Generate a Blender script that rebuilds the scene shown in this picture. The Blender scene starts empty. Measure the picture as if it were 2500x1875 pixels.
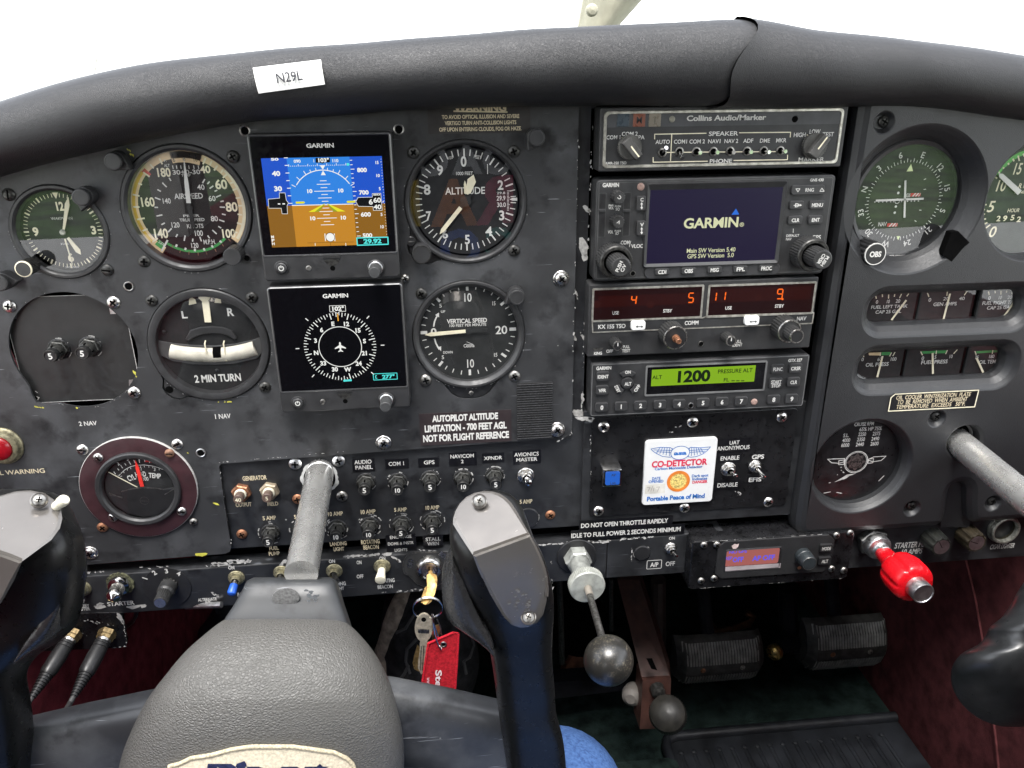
import bpy, bmesh, math, random
from mathutils import Vector, Matrix
from mathutils.geometry import tessellate_polygon
random.seed(7)
SC = bpy.context.scene
COL = SC.collection
MM = 0.001
PI = math.pi

# ------------------------------------------------------------------ camera, world, light, exposure
EXPO = 2.3
SKY = 0.15
FPX = 1891.0                      # focal length in pixels of the 2500 x 1875 photograph
CAMH = 508.6                      # the camera stands 508.6 mm out from the panel face
def _rot(a, b, c):
    rx = Matrix(((1, 0, 0), (0, math.cos(a), -math.sin(a)), (0, math.sin(a), math.cos(a))))
    ry = Matrix(((math.cos(b), 0, math.sin(b)), (0, 1, 0), (-math.sin(b), 0, math.cos(b))))
    rz = Matrix(((math.cos(c), -math.sin(c), 0), (math.sin(c), math.cos(c), 0), (0, 0, 1)))
    return rz @ rx @ ry
# panel frame: x right, h out of the panel face towards the seats, z up (mm); Blender: (x, -h, z) in metres
RT = _rot(0.37915079, -0.09534759, -0.01012231) @ Matrix(((1, 0, 0), (0, 0, -1), (0, -1, 0)))
RTT = RT.transposed()
CAMP = Vector((0, CAMH, 0))
def B(p): return (p[0] * MM, -p[1] * MM, p[2] * MM)
cam = bpy.data.cameras.new('camera')
camo = bpy.data.objects.new('camera', cam)
COL.objects.link(camo)
r0, r1, r2 = [Vector((RT[i][0], -RT[i][1], RT[i][2])) for i in range(3)]
m4 = Matrix.Identity(4)
for i in range(3):
    m4[i][0] = r0[i]; m4[i][1] = -r1[i]; m4[i][2] = -r2[i]; m4[i][3] = (0, -CAMH * MM, 0)[i]
camo.matrix_world = m4
cam.sensor_width = 36.0
cam.lens = 36.0 * FPX / 2500.0
cam.clip_start = 0.01
cam.clip_end = 600.0
SC.camera = camo

world = bpy.data.worlds.new('World')
SC.world = world
world.use_nodes = True
wn = world.node_tree
bg = wn.nodes['Background']
sky = wn.nodes.new('ShaderNodeTexSky')
sky.sky_type = 'NISHITA'
sky.sun_disc = False
sky.sun_elevation = math.radians(69)
sky.sun_rotation = math.radians(194)
sky.dust_density = 1.0
sky.air_density = 1.0
hs = wn.nodes.new('ShaderNodeHueSaturation')
hs.inputs['Saturation'].default_value = 0.22
wn.links.new(sky.outputs[0], hs.inputs['Color'])
wn.links.new(hs.outputs[0], bg.inputs['Color'])
bg.inputs['Strength'].default_value = SKY
sun = bpy.data.lights.new('sun', 'SUN')
suno = bpy.data.objects.new('sun', sun)
COL.objects.link(suno)
sun.energy = 1.1
sun.angle = math.radians(24)
sun.color = (1, 0.97, 0.93)
suno.rotation_euler = (math.radians(21), 0, math.radians(-14))

vs = SC.view_settings
SC.display_settings.display_device = 'sRGB'
vs.view_transform = 'Standard'
vs.look = 'None'
vs.exposure = EXPO
vs.gamma = 1.0
vs.use_curve_mapping = False
cy = SC.cycles
cy.use_denoising = True
cy.max_bounces = 7
cy.diffuse_bounces = 4
cy.glossy_bounces = 4
cy.transparent_max_bounces = 12
cy.caustics_reflective = False
cy.caustics_refractive = False
cy.sample_clamp_indirect = 6.0

# ------------------------------------------------------------------ pixels of the photograph -> places in the cockpit
def ray(px, py):
    return RTT @ Vector(((px - 1250) / FPX, (py - 937.5) / FPX, 1.0))
def at_h(px, py, h=0.0):
    d = ray(px, py); t = (h - CAMH) / d[1]
    return CAMP + d * t
def at_z(px, py, z):
    d = ray(px, py); t = z / d[2]
    return CAMP + d * t
def at_x(px, py, x):
    d = ray(px, py); t = x / d[0]
    return CAMP + d * t
def proj(p):
    c = RT @ (Vector(p) - CAMP)
    return 1250 + FPX * c[0] / c[2], 937.5 + FPX * c[1] / c[2]
REG = dict(a=(0, 300, .30137), b=(0, 650, .30137), c=(580, 250, .24717), d=(600, 640, .24109), e=(960, 230, .25924),
           f=(960, 640, .30148), g=(1420, 230, .30741), h=(1420, 410, .30741), i=(1420, 670, .27125), j=(1380, 1000, .28931),
           k=(2030, 220, .26524), l=(2030, 660, .21699), m=(1920, 980, .31351), n=(0, 1040, .27723), o=(520, 1080, .21696),
           p=(840, 1080, .25316), q=(0, 1180, .41885), r=(280, 1380, .33454), s=(900, 1380, .29836), t=(1340, 1300, .34664),
           u=(1900, 1280, .35864), v=(0, 0, .40687), w=(800, 0, .40687), x=(1600, 0, .40687), y=(2340, 320, .22889), P=(0, 0, 1.0))
def px(key, x, y):
    a, b, s = REG[key]
    return a + x * s, b + y * s
def L(key, x, y, h=0.0):
    p = at_h(*px(key, x, y), h)
    return p[0], p[2]

# ------------------------------------------------------------------ materials
MATS = {}
def lin(c): return tuple(((v / 255.0) / 12.92 if v / 255.0 <= .04045 else ((v / 255.0 + .055) / 1.055) ** 2.4) for v in c)
def newmat(name):
    m = bpy.data.materials.new(name); m.use_nodes = True
    MATS[name] = m
    nt = m.node_tree
    return m, nt, nt.nodes['Principled BSDF']
def noise_node(nt, scale, detail=4, rough=.55):
    tc = nt.nodes.get('TC') or nt.nodes.new('ShaderNodeTexCoord'); tc.name = 'TC'
    n = nt.nodes.new('ShaderNodeTexNoise')
    n.inputs['Scale'].default_value = scale; n.inputs['Detail'].default_value = detail; n.inputs['Roughness'].default_value = rough
    nt.links.new(tc.outputs['Object'], n.inputs['Vector'])
    return n
def ramp(nt, src, a, b, ca=(0, 0, 0), cb=(1, 1, 1)):
    r = nt.nodes.new('ShaderNodeValToRGB')
    r.color_ramp.elements[0].position = a; r.color_ramp.elements[1].position = b
    r.color_ramp.elements[0].color = (*ca, 1); r.color_ramp.elements[1].color = (*cb, 1)
    nt.links.new(src, r.inputs['Fac'])
    return r
def mixc(nt, fac, a, b):
    m = nt.nodes.new('ShaderNodeMix'); m.data_type = 'RGBA'
    for s, v in ((m.inputs[6], a), (m.inputs[7], b)):
        if hasattr(v, 'is_linked') or not isinstance(v, tuple): nt.links.new(v, s)
        else: s.default_value = (*v, 1)
    if isinstance(fac, float): m.inputs[0].default_value = fac
    else: nt.links.new(fac, m.inputs[0])
    return m.outputs[2]
def bump(nt, bsdf, src, strength, dist):
    b = nt.nodes.new('ShaderNodeBump')
    b.inputs['Strength'].default_value = strength; b.inputs['Distance'].default_value = dist
    nt.links.new(src, b.inputs['Height'])
    nt.links.new(b.outputs[0], bsdf.inputs['Normal'])
def mat(name, col, rough=.5, metal=0.0, spec=.5, vary=.12, vscale=90.0, col2=None, bmp=None, rvar=.1, coat=0.0):
    """procedural paint / plastic / metal: base colour broken up by noise, uneven gloss, optional grain bump (scale, strength, mm)"""
    if name in MATS: return MATS[name]
    m, nt, b = newmat(name)
    n = noise_node(nt, vscale)
    c2 = col2 or tuple(max(0, c * (1 - 2.2 * vary)) for c in col)
    c1 = tuple(min(1, c * (1 + vary)) for c in col) if not col2 else col
    nt.links.new(ramp(nt, n.outputs['Fac'], .35, .68, c1, c2).outputs[0], b.inputs['Base Color'])
    n2 = noise_node(nt, vscale * 2.7, 5)
    mr = nt.nodes.new('ShaderNodeMapRange')
    mr.inputs[1].default_value = .3; mr.inputs[2].default_value = .7
    mr.inputs[3].default_value = max(.02, rough - rvar); mr.inputs[4].default_value = min(1, rough + rvar)
    nt.links.new(n2.outputs['Fac'], mr.inputs[0]); nt.links.new(mr.outputs[0], b.inputs['Roughness'])
    b.inputs['Metallic'].default_value = metal
    b.inputs['Specular IOR Level'].default_value = spec
    if coat: b.inputs['Coat Weight'].default_value = coat; b.inputs['Coat Roughness'].default_value = .12
    if bmp: bump(nt, b, noise_node(nt, bmp[0], 6, .6).outputs['Fac'], bmp[1], bmp[2] * MM)
    return m
def emi(name, rgb, gain=1.0, gloss=True):
    """a lit piece of a screen"""
    if name in MATS: return MATS[name]
    m, nt, b = newmat(name)
    c = lin(rgb)
    b.inputs['Base Color'].default_value = (.004, .004, .005, 1)
    b.inputs['Roughness'].default_value = .22
    b.inputs['Specular IOR Level'].default_value = .25 if gloss else 0
    b.inputs['Emission Color'].default_value = (*c, 1)
    b.inputs['Emission Strength'].default_value = gain / 2 ** EXPO
    return m
def glassmat(name, tint=(1, 1, 1), ior=1.5, rough=.0):
    m, nt, b = newmat(name)
    nt.nodes.remove(b)
    out = nt.nodes['Material Output']
    tr = nt.nodes.new('ShaderNodeBsdfTransparent'); tr.inputs[0].default_value = (*tint, 1)
    gl = nt.nodes.new('ShaderNodeBsdfGlossy'); gl.inputs['Roughness'].default_value = rough
    ge = nt.nodes.new('ShaderNodeNewGeometry'); dt = nt.nodes.new('ShaderNodeVectorMath'); dt.operation = 'DOT_PRODUCT'
    nt.links.new(ge.outputs['Normal'], dt.inputs[0]); nt.links.new(ge.outputs['Incoming'], dt.inputs[1])
    def mth(op, a, b_=None):
        n_ = nt.nodes.new('ShaderNodeMath'); n_.operation = op
        for k_, v_ in enumerate((a, b_)):
            if v_ is None: continue
            if isinstance(v_, (int, float)): n_.inputs[k_].default_value = v_
            else: nt.links.new(v_, n_.inputs[k_])
        return n_.outputs[0]
    f0 = 2 * ((ior - 1) / (ior + 1)) ** 2          # both faces of the pane
    sch = mth('MULTIPLY_ADD', mth('POWER', mth('SUBTRACT', 1.0, mth('ABSOLUTE', dt.outputs['Value'])), 5.0), 1 - f0)
    sch.node.inputs[2].default_value = f0
    mx = nt.nodes.new('ShaderNodeMixShader')
    nt.links.new(sch, mx.inputs[0]); nt.links.new(tr.outputs[0], mx.inputs[1]); nt.links.new(gl.outputs[0], mx.inputs[2])
    nt.links.new(mx.outputs[0], out.inputs['Surface'])
    return m
def leather(name, c1, c2, cell, strength, rough, dist=.35, stretch=(1, 1, 1)):
    m, nt, b = newmat(name)
    tc = nt.nodes.new('ShaderNodeTexCoord'); tc.name = 'TC'
    mp = nt.nodes.new('ShaderNodeMapping'); mp.inputs['Scale'].default_value = stretch
    wob = noise_node(nt, cell * .35, 3)
    add = nt.nodes.new('ShaderNodeMixRGB'); add.blend_type = 'ADD'; add.inputs[0].default_value = .0012
    nt.links.new(tc.outputs['Object'], mp.inputs['Vector'])
    nt.links.new(mp.outputs[0], add.inputs[1]); nt.links.new(wob.outputs['Color'], add.inputs[2])
    vo = nt.nodes.new('ShaderNodeTexVoronoi'); vo.feature = 'DISTANCE_TO_EDGE'; vo.inputs['Scale'].default_value = cell
    nt.links.new(add.outputs[0], vo.inputs['Vector'])
    rp = ramp(nt, vo.outputs['Distance'], .0, .28)
    big = noise_node(nt, 22, 3)
    mul = nt.nodes.new('ShaderNodeMath'); mul.operation = 'MULTIPLY'
    nt.links.new(rp.outputs[0], mul.inputs[0]); nt.links.new(ramp(nt, big.outputs['Fac'], .3, .7, (.45,) * 3, (1,) * 3).outputs[0], mul.inputs[1])
    fine = noise_node(nt, cell * 5, 4)
    ad = nt.nodes.new('ShaderNodeMath'); ad.operation = 'MULTIPLY_ADD'; ad.inputs[1].default_value = .25
    nt.links.new(fine.outputs['Fac'], ad.inputs[0]); nt.links.new(mul.outputs[0], ad.inputs[2])
    bump(nt, b, ad.outputs[0], strength, dist * MM)
    col = mixc(nt, ramp(nt, noise_node(nt, 14, 5).outputs['Fac'], .35, .7).outputs[0], c1, c2)
    nt.links.new(col, b.inputs['Base Color'])
    b.inputs['Roughness'].default_value = rough
    return m
def panel_paint(name, base, worn, dark, rough=.5, chips=.0, vs=1.0):
    """old instrument-panel paint: cloudy polished patches, dark smudges, fine scratches, bare flecks"""
    m, nt, b = newmat(name)
    n1 = noise_node(nt, 16 * vs, 7, .62); n2 = noise_node(nt, 48 * vs, 6, .6); n3 = noise_node(nt, 9 * vs, 4)
    c = mixc(nt, ramp(nt, n1.outputs['Fac'], .46, .74).outputs[0], base, worn)
    c = mixc(nt, ramp(nt, n2.outputs['Fac'], .52, .68).outputs[0], c, dark)
    c = mixc(nt, ramp(nt, n3.outputs['Fac'], .55, .75).outputs[0], c, base)
    tc = nt.nodes['TC']
    sp = nt.nodes.new('ShaderNodeTexVoronoi'); sp.inputs['Scale'].default_value = 75
    nt.links.new(tc.outputs['Object'], sp.inputs['Vector'])
    gate = ramp(nt, noise_node(nt, 30, 2).outputs['Fac'], .58, .62)
    dots = ramp(nt, sp.outputs['Distance'], .03, .06, (1, 1, 1), (0, 0, 0))
    mm_ = nt.nodes.new('ShaderNodeMath'); mm_.operation = 'MULTIPLY'
    nt.links.new(gate.outputs[0], mm_.inputs[0]); nt.links.new(dots.outputs[0], mm_.inputs[1])
    c = mixc(nt, mm_.outputs[0], c, (.32, .32, .3))
    # scratches: stretched noise
    mp = nt.nodes.new('ShaderNodeMapping'); mp.inputs['Scale'].default_value = (40, 40, 900); mp.inputs['Rotation'].default_value = (0, .5, 0)
    nt.links.new(tc.outputs['Object'], mp.inputs['Vector'])
    sn = nt.nodes.new('ShaderNodeTexNoise'); sn.inputs['Scale'].default_value = 1.0; sn.inputs['Detail'].default_value = 2
    nt.links.new(mp.outputs[0], sn.inputs['Vector'])
    sr = ramp(nt, sn.outputs['Fac'], .70, .74)
    c = mixc(nt, sr.outputs[0], c, tuple(min(1, v * 2.2) for v in worn))
    nt.links.new(c, b.inputs['Base Color'])
    mr = nt.nodes.new('ShaderNodeMapRange'); mr.inputs[1].default_value = .3; mr.inputs[2].default_value = .7
    mr.inputs[3].default_value = rough - .14; mr.inputs[4].default_value = rough + .12
    nt.links.new(n1.outputs['Fac'], mr.inputs[0]); nt.links.new(mr.outputs[0], b.inputs['Roughness'])
    b.inputs['Specular IOR Level'].default_value = .5
    bump(nt, b, noise_node(nt, 1500, 3).outputs['Fac'], .12, .06 * MM)
    return m

M_PANEL = panel_paint('panel_paint', (.030, .0305, .032), (.080, .082, .087), (.007, .0072, .008), .5)
M_SUB = panel_paint('lower_panel_paint', (.017, .0175, .019), (.036, .038, .042), (.007, .007, .008), .45, vs=1.6)
M_BLK = mat('black_plastic', (.018, .018, .019), .38)
M_BLKM = mat('matt_black', (.015, .015, .016), .62)
M_BEZ = mat('bezel_black', (.027, .027, .028), .42, bmp=(900, .15, .08))
M_RADIO = mat('radio_face', (.026, .026, .027), .48, bmp=(1400, .2, .06))
M_BTN = mat('rubber_button', (.030, .030, .031), .5)
M_KNOB = mat('knob_plastic', (.031, .031, .031), .42, vary=.2)
M_DIAL = mat('dial_black', (.019, .019, .0195), .7, spec=.2)
M_DIALG = mat('dial_charcoal', (.026, .027, .027), .7, spec=.2)
M_VOID = mat('dark_void', (.002, .002, .002), .9, spec=.05)
M_WHITE = mat('white_paint', (.60, .59, .56), .55, vary=.05)
M_CREAM = mat('cream_print', (.62, .53, .36), .6, vary=.1)
M_LUME = mat('pale_luminous_paint', (.76, .70, .52), .6, vary=.08)
M_TAN = mat('tan_scale', (.70, .52, .30), .6, vary=.08)
M_GREEN = mat('green_arc_paint', (.03, .27, .06), .6)
M_RED = mat('red_paint', (.52, .02, .02), .45)
M_YEL = mat('yellow_paint', (.70, .42, .02), .55)
M_ORG = mat('orange_paint', (.78, .20, .02), .5)
M_STEEL = mat('steel', (.62, .60, .57), .3, 1.0, vary=.15, vscale=300)
M_STEELD = mat('dull_steel', (.32, .31, .29), .42, 1.0, vary=.3, vscale=500)
M_ALU = mat('aluminium', (.70, .70, .70), .36, 1.0, vary=.1, vscale=200)
M_CHROME = mat('chrome', (.80, .79, .77), .12, 1.0, vary=.05)
M_SCRD = mat('black_screw', (.05, .049, .046), .4, .5, vary=.3, vscale=400)
M_RUST = mat('rusty_copper', (.42, .20, .11), .5, .7, vary=.3, vscale=500, col2=(.16, .07, .04))
M_RUSTB = mat('brown_fibre', (.20, .10, .06), .6, vary=.3, vscale=300)
M_OLIVE = mat('olive_brass', (.34, .31, .20), .45, .7, vary=.25, vscale=400)
M_BRASS = mat('brass', (.72, .48, .20), .35, .9, vary=.2, vscale=300)
M_CHIP = mat('bare_chipped_metal', (.44, .43, .41), .6, vary=.15, vscale=400)
M_YCHIP = mat('yellow_primer_chip', (.62, .58, .08), .6, vary=.15)
M_LABEL = mat('black_label_tape', (.0045, .0045, .006), .36, vary=.1)
M_GLASS = glassmat('dial_glass')
M_BLUEP = mat('blue_plastic', (.02, .10, .52), .35)
M_IVORY = mat('ivory_plastic', (.72, .68, .54), .35, vary=.06)

# ------------------------------------------------------------------ objects
LOC = {}
def thing(name, label, cat, x=0, h=0, z=0, group=None):
    o = bpy.data.objects.new(name, None); COL.objects.link(o)
    o.empty_display_size = .01
    o.location = B((x, h, z)); LOC[o.name] = (x, h, z)
    o['label'] = label; o['category'] = cat
    if group: o['group'] = group
    return o
def tag(o, label, cat, group=None):
    o['label'] = label; o['category'] = cat
    if group: o['group'] = group
    return o
def base_of(o):
    while o is not None:
        if o.name in LOC: return LOC[o.name]
        o = o.parent
    return (0, 0, 0)
def dup(root, x, h, z, label=None, group=None, name=None):
    r = root.copy(); COL.objects.link(r)
    r.location = B((x, h, z)); LOC[r.name] = (x, h, z)
    if label: r['label'] = label
    if group: r['group'] = group
    def kids(a, b):
        for ch in list(a.children):
            c = ch.copy(); COL.objects.link(c); c.parent = b
            kids(ch, c)
    kids(root, r)
    return r

class MB:
    def __init__(s): s.v = []; s.f = []; s.m = []; s.mats = []
    def mi(s, m):
        if m not in s.mats: s.mats.append(m)
        return s.mats.index(m)
    def add(s, vs, fs, m):
        o = len(s.v); k = s.mi(m)
        s.v += [tuple(v) for v in vs]
        for f in fs: s.f.append(tuple(i + o for i in f)); s.m.append(k)
        return s
    def build(s, name, parent=None, loc=None, smooth=32, recalc=True):
        o0 = loc if loc else base_of(parent)
        me = bpy.data.meshes.new(name)
        me.from_pydata([B((v[0] - o0[0], v[1] - o0[1], v[2] - o0[2])) for v in s.v], [], s.f)
        for m in s.mats: me.materials.append(m)
        me.polygons.foreach_set('material_index', s.m)
        if recalc:
            bm = bmesh.new(); bm.from_mesh(me)
            bmesh.ops.recalc_face_normals(bm, faces=bm.faces)
            if name == 'glass':            # panes must face the seats for their reflections
                for f_ in bm.faces:
                    if f_.normal.y > 0: f_.normal_flip()
            bm.to_mesh(me); bm.free()
        if smooth:
            me.shade_smooth(); me.set_sharp_from_angle(angle=math.radians(smooth))
        else: me.shade_flat()
        ob = bpy.data.objects.new(name, me); COL.objects.link(ob)
        if name in ('paint_chips', 'primer_flecks', 'scuff_marks', 'chipped_edge', 'bare_metal_patches', 'edge_wear', 'scratches'): ob['kind'] = 'stuff'
        if parent is not None: ob.parent = parent
        elif loc: ob.location = B(loc); LOC[ob.name] = loc
        return ob
# --- flat outlines in (x, z)
def circ(cx, cz, r, n=40, a0=0, a1=2 * PI, rz=None):
    full = abs(a1 - a0 - 2 * PI) < 1e-6
    k = n if full else n + 1
    return [(cx + r * math.sin(a0 + (a1 - a0) * i / n), cz + (rz or r) * math.cos(a0 + (a1 - a0) * i / n)) for i in range(k)]
def rrect(cx, cz, w, hh, r, n=4):
    r = min(r, w / 2 - 1e-4, hh / 2 - 1e-4); out = []
    for sx, sz, a in ((1, 1, 0), (1, -1, PI / 2), (-1, -1, PI), (-1, 1, 1.5 * PI)):
        for i in range(n + 1):
            t = a + PI / 2 * i / n
            out.append((cx + sx * (w / 2 - r) + r * math.sin(t), cz + sz * (hh / 2 - r) + r * math.cos(t)))
    return out
def inset(pts, d):
    n = len(pts); out = []
    area = sum(pts[i][0] * pts[(i + 1) % n][1] - pts[(i + 1) % n][0] * pts[i][1] for i in range(n))
    sg = 1 if area > 0 else -1
    for i in range(n):
        a, b, c = pts[i - 1], pts[i], pts[(i + 1) % n]
        e1 = Vector((b[0] - a[0], b[1] - a[1])); e2 = Vector((c[0] - b[0], c[1] - b[1]))
        if e1.length < 1e-9 or e2.length < 1e-9: out.append(b); continue
        e1.normalize(); e2.normalize()
        n1 = Vector((-e1.y, e1.x)) * sg; n2 = Vector((-e2.y, e2.x)) * sg
        mv = n1 + n2
        if mv.length < 1e-6: mv = n1
        mv.normalize(); k = d / max(.35, mv.dot(n1))
        out.append((b[0] + mv.x * k, b[1] + mv.y * k))
    return out
def prism(mb, pts, h0, h1, m, bev=0.0, top=None, back=False):
    n = len(pts); rings = [(pts, h0)]
    if bev > 0:
        rings += [(pts, h1 - bev), (inset(pts, bev * .3), h1 - bev * .3), (inset(pts, bev), h1)]
    else: rings.append((pts, h1))
    vs = [(x, h, z) for ring, h in rings for x, z in ring]
    fs = []
    for k in range(len(rings) - 1):
        for i in range(n):
            j = (i + 1) % n
            fs.append((k * n + i, k * n + j, (k + 1) * n + j, (k + 1) * n + i))
    mb.add(vs, fs, m)
    mb.add([(x, h1, z) for x, z in rings[-1][0]], [tuple(range(n))], top or m)
    if back: mb.add([(x, h0, z) for x, z in pts], [tuple(range(n))][::-1], m)
    return mb
def flat(mb, pts, h, m): return mb.add([(x, h, z) for x, z in pts], [tuple(range(len(pts)))], m)
def holed(mb, outer, holes, h, m, depth=0.0):
    polys = [[Vector((x, z, 0)) for x, z in outer]] + [[Vector((x, z, 0)) for x, z in hh] for hh in holes]
    tris = tessellate_polygon(polys)
    vs = [(p.x, h, p.y) for pl in polys for p in pl]
    mb.add(vs, [tuple(t) for t in tris], m)
    if depth:
        for pl in polys:
            n = len(pl)
            mb.add([(p.x, h, p.y) for p in pl] + [(p.x, h - depth, p.y) for p in pl],
                   [(i, (i + 1) % n, n + (i + 1) % n, n + i) for i in range(n)], m)
    return mb
def ring2(mb, a, b, ha, hb, m):
    """band between two outlines with the same number of points"""
    n = len(a)
    return mb.add([(x, ha, z) for x, z in a] + [(x, hb, z) for x, z in b], [(i, (i + 1) % n, n + (i + 1) % n, n + i) for i in range(n)], m)
def frame_of(axis):
    a = Vector(axis).normalized()
    up = Vector((0, 0, 1)) if abs(a.z) < .9 else Vector((1, 0, 0))
    u = (up - a * up.dot(a)).normalized(); w = u.cross(a)
    return a, w, u            # axis, right, up
def lathe(mb, o, prof, m, n=40, axis=(0, 1, 0), ridge=None, cap=True, rot=0.0, mcap=None):
    """prof: (radius, distance along the axis); ridge=(count, depth, first ring, last ring) cuts flutes"""
    a, w, u = frame_of(axis); o = Vector(o)
    if ridge: n = ridge[0] * 4
    vs = []
    for k, (r, d) in enumerate(prof):
        for i in range(n):
            t = rot + 2 * PI * i / n; rr = r
            if ridge and ridge[2] <= k <= ridge[3] and i % 4 in (2, 3): rr = r - ridge[1]
            vs.append(o + a * d + (w * math.sin(t) + u * math.cos(t)) * rr)
    fs = [(k * n + i, k * n + (i + 1) % n, (k + 1) * n + (i + 1) % n, (k + 1) * n + i) for k in range(len(prof) - 1) for i in range(n)]
    mb.add(vs, fs, m)
    if cap:
        k = len(prof) - 1
        mb.add(vs[k * n:], [tuple(range(n))], mcap or m)
    return mb
def tube(mb, pts, rad, m, n=12, cap=True, sq=None):
    pts = [Vector(p) for p in pts]; vs = []
    prev = None
    for k, p in enumerate(pts):
        d = (pts[min(k + 1, len(pts) - 1)] - pts[max(k - 1, 0)]).normalized()
        if prev is None: _, w, u = frame_of(d)
        else:
            u = (prev - d * prev.dot(d)).normalized(); w = u.cross(d)
        prev = u
        r = rad[k] if isinstance(rad, (list, tuple)) else rad
        for i in range(n):
            t = 2 * PI * i / n
            vs.append(p + (w * math.sin(t) + u * math.cos(t) * (sq or 1)) * r)
    K = len(pts)
    fs = [(k * n + i, k * n + (i + 1) % n, (k + 1) * n + (i + 1) % n, (k + 1) * n + i) for k in range(K - 1) for i in range(n)]
    if cap: fs += [tuple(range(n)), tuple(range((K - 1) * n, K * n))]
    return mb.add(vs, fs, m)
def box(mb, lo, hi, m):
    x0, h0, z0 = lo; x1, h1, z1 = hi
    return mb.add([(x0, h0, z0), (x1, h0, z0), (x1, h1, z0), (x0, h1, z0), (x0, h0, z1), (x1, h0, z1), (x1, h1, z1), (x0, h1, z1)],
                  [(0, 1, 2, 3), (4, 5, 6, 7), (0, 1, 5, 4), (1, 2, 6, 5), (2, 3, 7, 6), (3, 0, 4, 7)], m)
def rectL(mb, key, x0, y0, x1, y1, h, m, r=0.0, h0=None, bev=.3):
    cx, cz, w, hh = dimL(key, x0, y0, x1, y1, h)
    pts = rrect(cx, cz, w, hh, r) if r else [(cx - w / 2, cz - hh / 2), (cx + w / 2, cz - hh / 2), (cx + w / 2, cz + hh / 2), (cx - w / 2, cz + hh / 2)]
    if h0 is None: flat(mb, pts, h, m)
    else: prism(mb, pts, h0, h, m, bev)
    return cx, cz, w, hh
def dimL(key, x0, y0, x1, y1, h):
    xm, ym = (x0 + x1) / 2, (y0 + y1) / 2
    xa = L(key, x0, ym, h)[0]; xb = L(key, x1, ym, h)[0]; za = L(key, xm, y0, h)[1]; zb = L(key, xm, y1, h)[1]
    return (xa + xb) / 2, (za + zb) / 2, abs(xb - xa), abs(za - zb)
def stroke(mb, pts, w, h, m, closed=False):
    """flat line of width w through (x, z) points"""
    n = len(pts)
    for i in range(n if closed else n - 1):
        a = Vector(pts[i]); b = Vector(pts[(i + 1) % n]); d = b - a
        if d.length < 1e-6: continue
        d.normalize(); p = Vector((-d.y, d.x)) * w / 2; e = d * (w * .2 if n > 2 else 0)
        flat(mb, [tuple(a - p - e), tuple(b - p + e), tuple(b + p + e), tuple(a + p - e)], h + .004 * (i % 3), m)
    return mb
def strokeL(mb, key, pts, w, h, m, closed=False): return stroke(mb, [L(key, x, y, h) for x, y in pts], w, h, m, closed)
def sector(mb, cx, cz, ra, rb, a0, a1, h, m, n=None):
    n = n or max(2, int(abs(a1 - a0) / .06))
    i_ = circ(cx, cz, ra, n, a0, a1 + 1e-5); o_ = circ(cx, cz, rb, n, a0, a1 + 1e-5)
    return mb.add([(x, h, z) for x, z in i_] + [(x, h, z) for x, z in o_], [(k, k + 1, n + 2 + k, n + 1 + k) for k in range(n)], m)
def ticks(mb, cx, cz, ra, rb, angs, w, h, m):
    for t in angs:
        s, c = math.sin(t), math.cos(t)
        flat(mb, [(cx + s * ra + c * w / 2, cz + c * ra - s * w / 2), (cx + s * rb + c * w / 2, cz + c * rb - s * w / 2),
                  (cx + s * rb - c * w / 2, cz + c * rb + s * w / 2), (cx + s * ra - c * w / 2, cz + c * ra + s * w / 2)], h, m)
    return mb
def angL(key, x, y, h, c):
    X, Z = L(key, x, y, h); return math.atan2(X - c[0], Z - c[1]), math.hypot(X - c[0], Z - c[1])
def arcL(mb, key, p0, p1, c, w, h, m, off=0.0):
    """arc band, clockwise from p0 to p1"""
    a0, q0 = angL(key, *p0, h, c); a1, q1 = angL(key, *p1, h, c)
    if a1 < a0: a1 += 2 * PI
    r = (q0 + q1) / 2 + off
    return sector(mb, c[0], c[1], r - w / 2, r + w / 2, a0, a1, h, m)
def needleL(mb, key, p0, p1, w0, w1, h, m, tip=.12):
    a = Vector(L(key, *p0, h)); b = Vector(L(key, *p1, h)); d = (b - a); ln = d.length; d.normalize(); p = Vector((-d.y, d.x))
    k = b - d * ln * tip
    prism(mb, [tuple(a - p * w0 / 2), tuple(k - p * w1 / 2), tuple(b), tuple(k + p * w1 / 2), tuple(a + p * w0 / 2)], h - .5, h, m)
# --- lettering from the built-in vector font, glyph by glyph
GL = {}
def glyph(ch, off):
    k = (ch, off)
    if k in GL: return GL[k]
    def mesh(s):
        cu = bpy.data.curves.new('g', 'FONT'); cu.body = s; cu.size = 1.0; cu.offset = off; cu.resolution_u = 3; cu.fill_mode = 'FRONT'
        ob = bpy.data.objects.new('g', cu)
        me = bpy.data.meshes.new_from_object(ob)
        v = [(q.co.x, q.co.y) for q in me.vertices]; f = [tuple(p.vertices) for p in me.polygons]
        bpy.data.meshes.remove(me); bpy.data.objects.remove(ob); bpy.data.curves.remove(cu)
        return v, f
    if ('H', 'w') not in GL:
        hv = mesh('H')[0]; GL[('H', 'w')] = max(a for a, b in hv); GL[('H', 'cap')] = max(b for a, b in hv) - min(b for a, b in hv)
    o2 = off; v, f = mesh(ch) if ch != ' ' else ([], [])
    off = 0.0; adv = max(a for a, b in mesh(ch + 'H')[0]) - GL[('H', 'w')]
    GL[k] = (v, f, adv)
    return GL[k]
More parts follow.
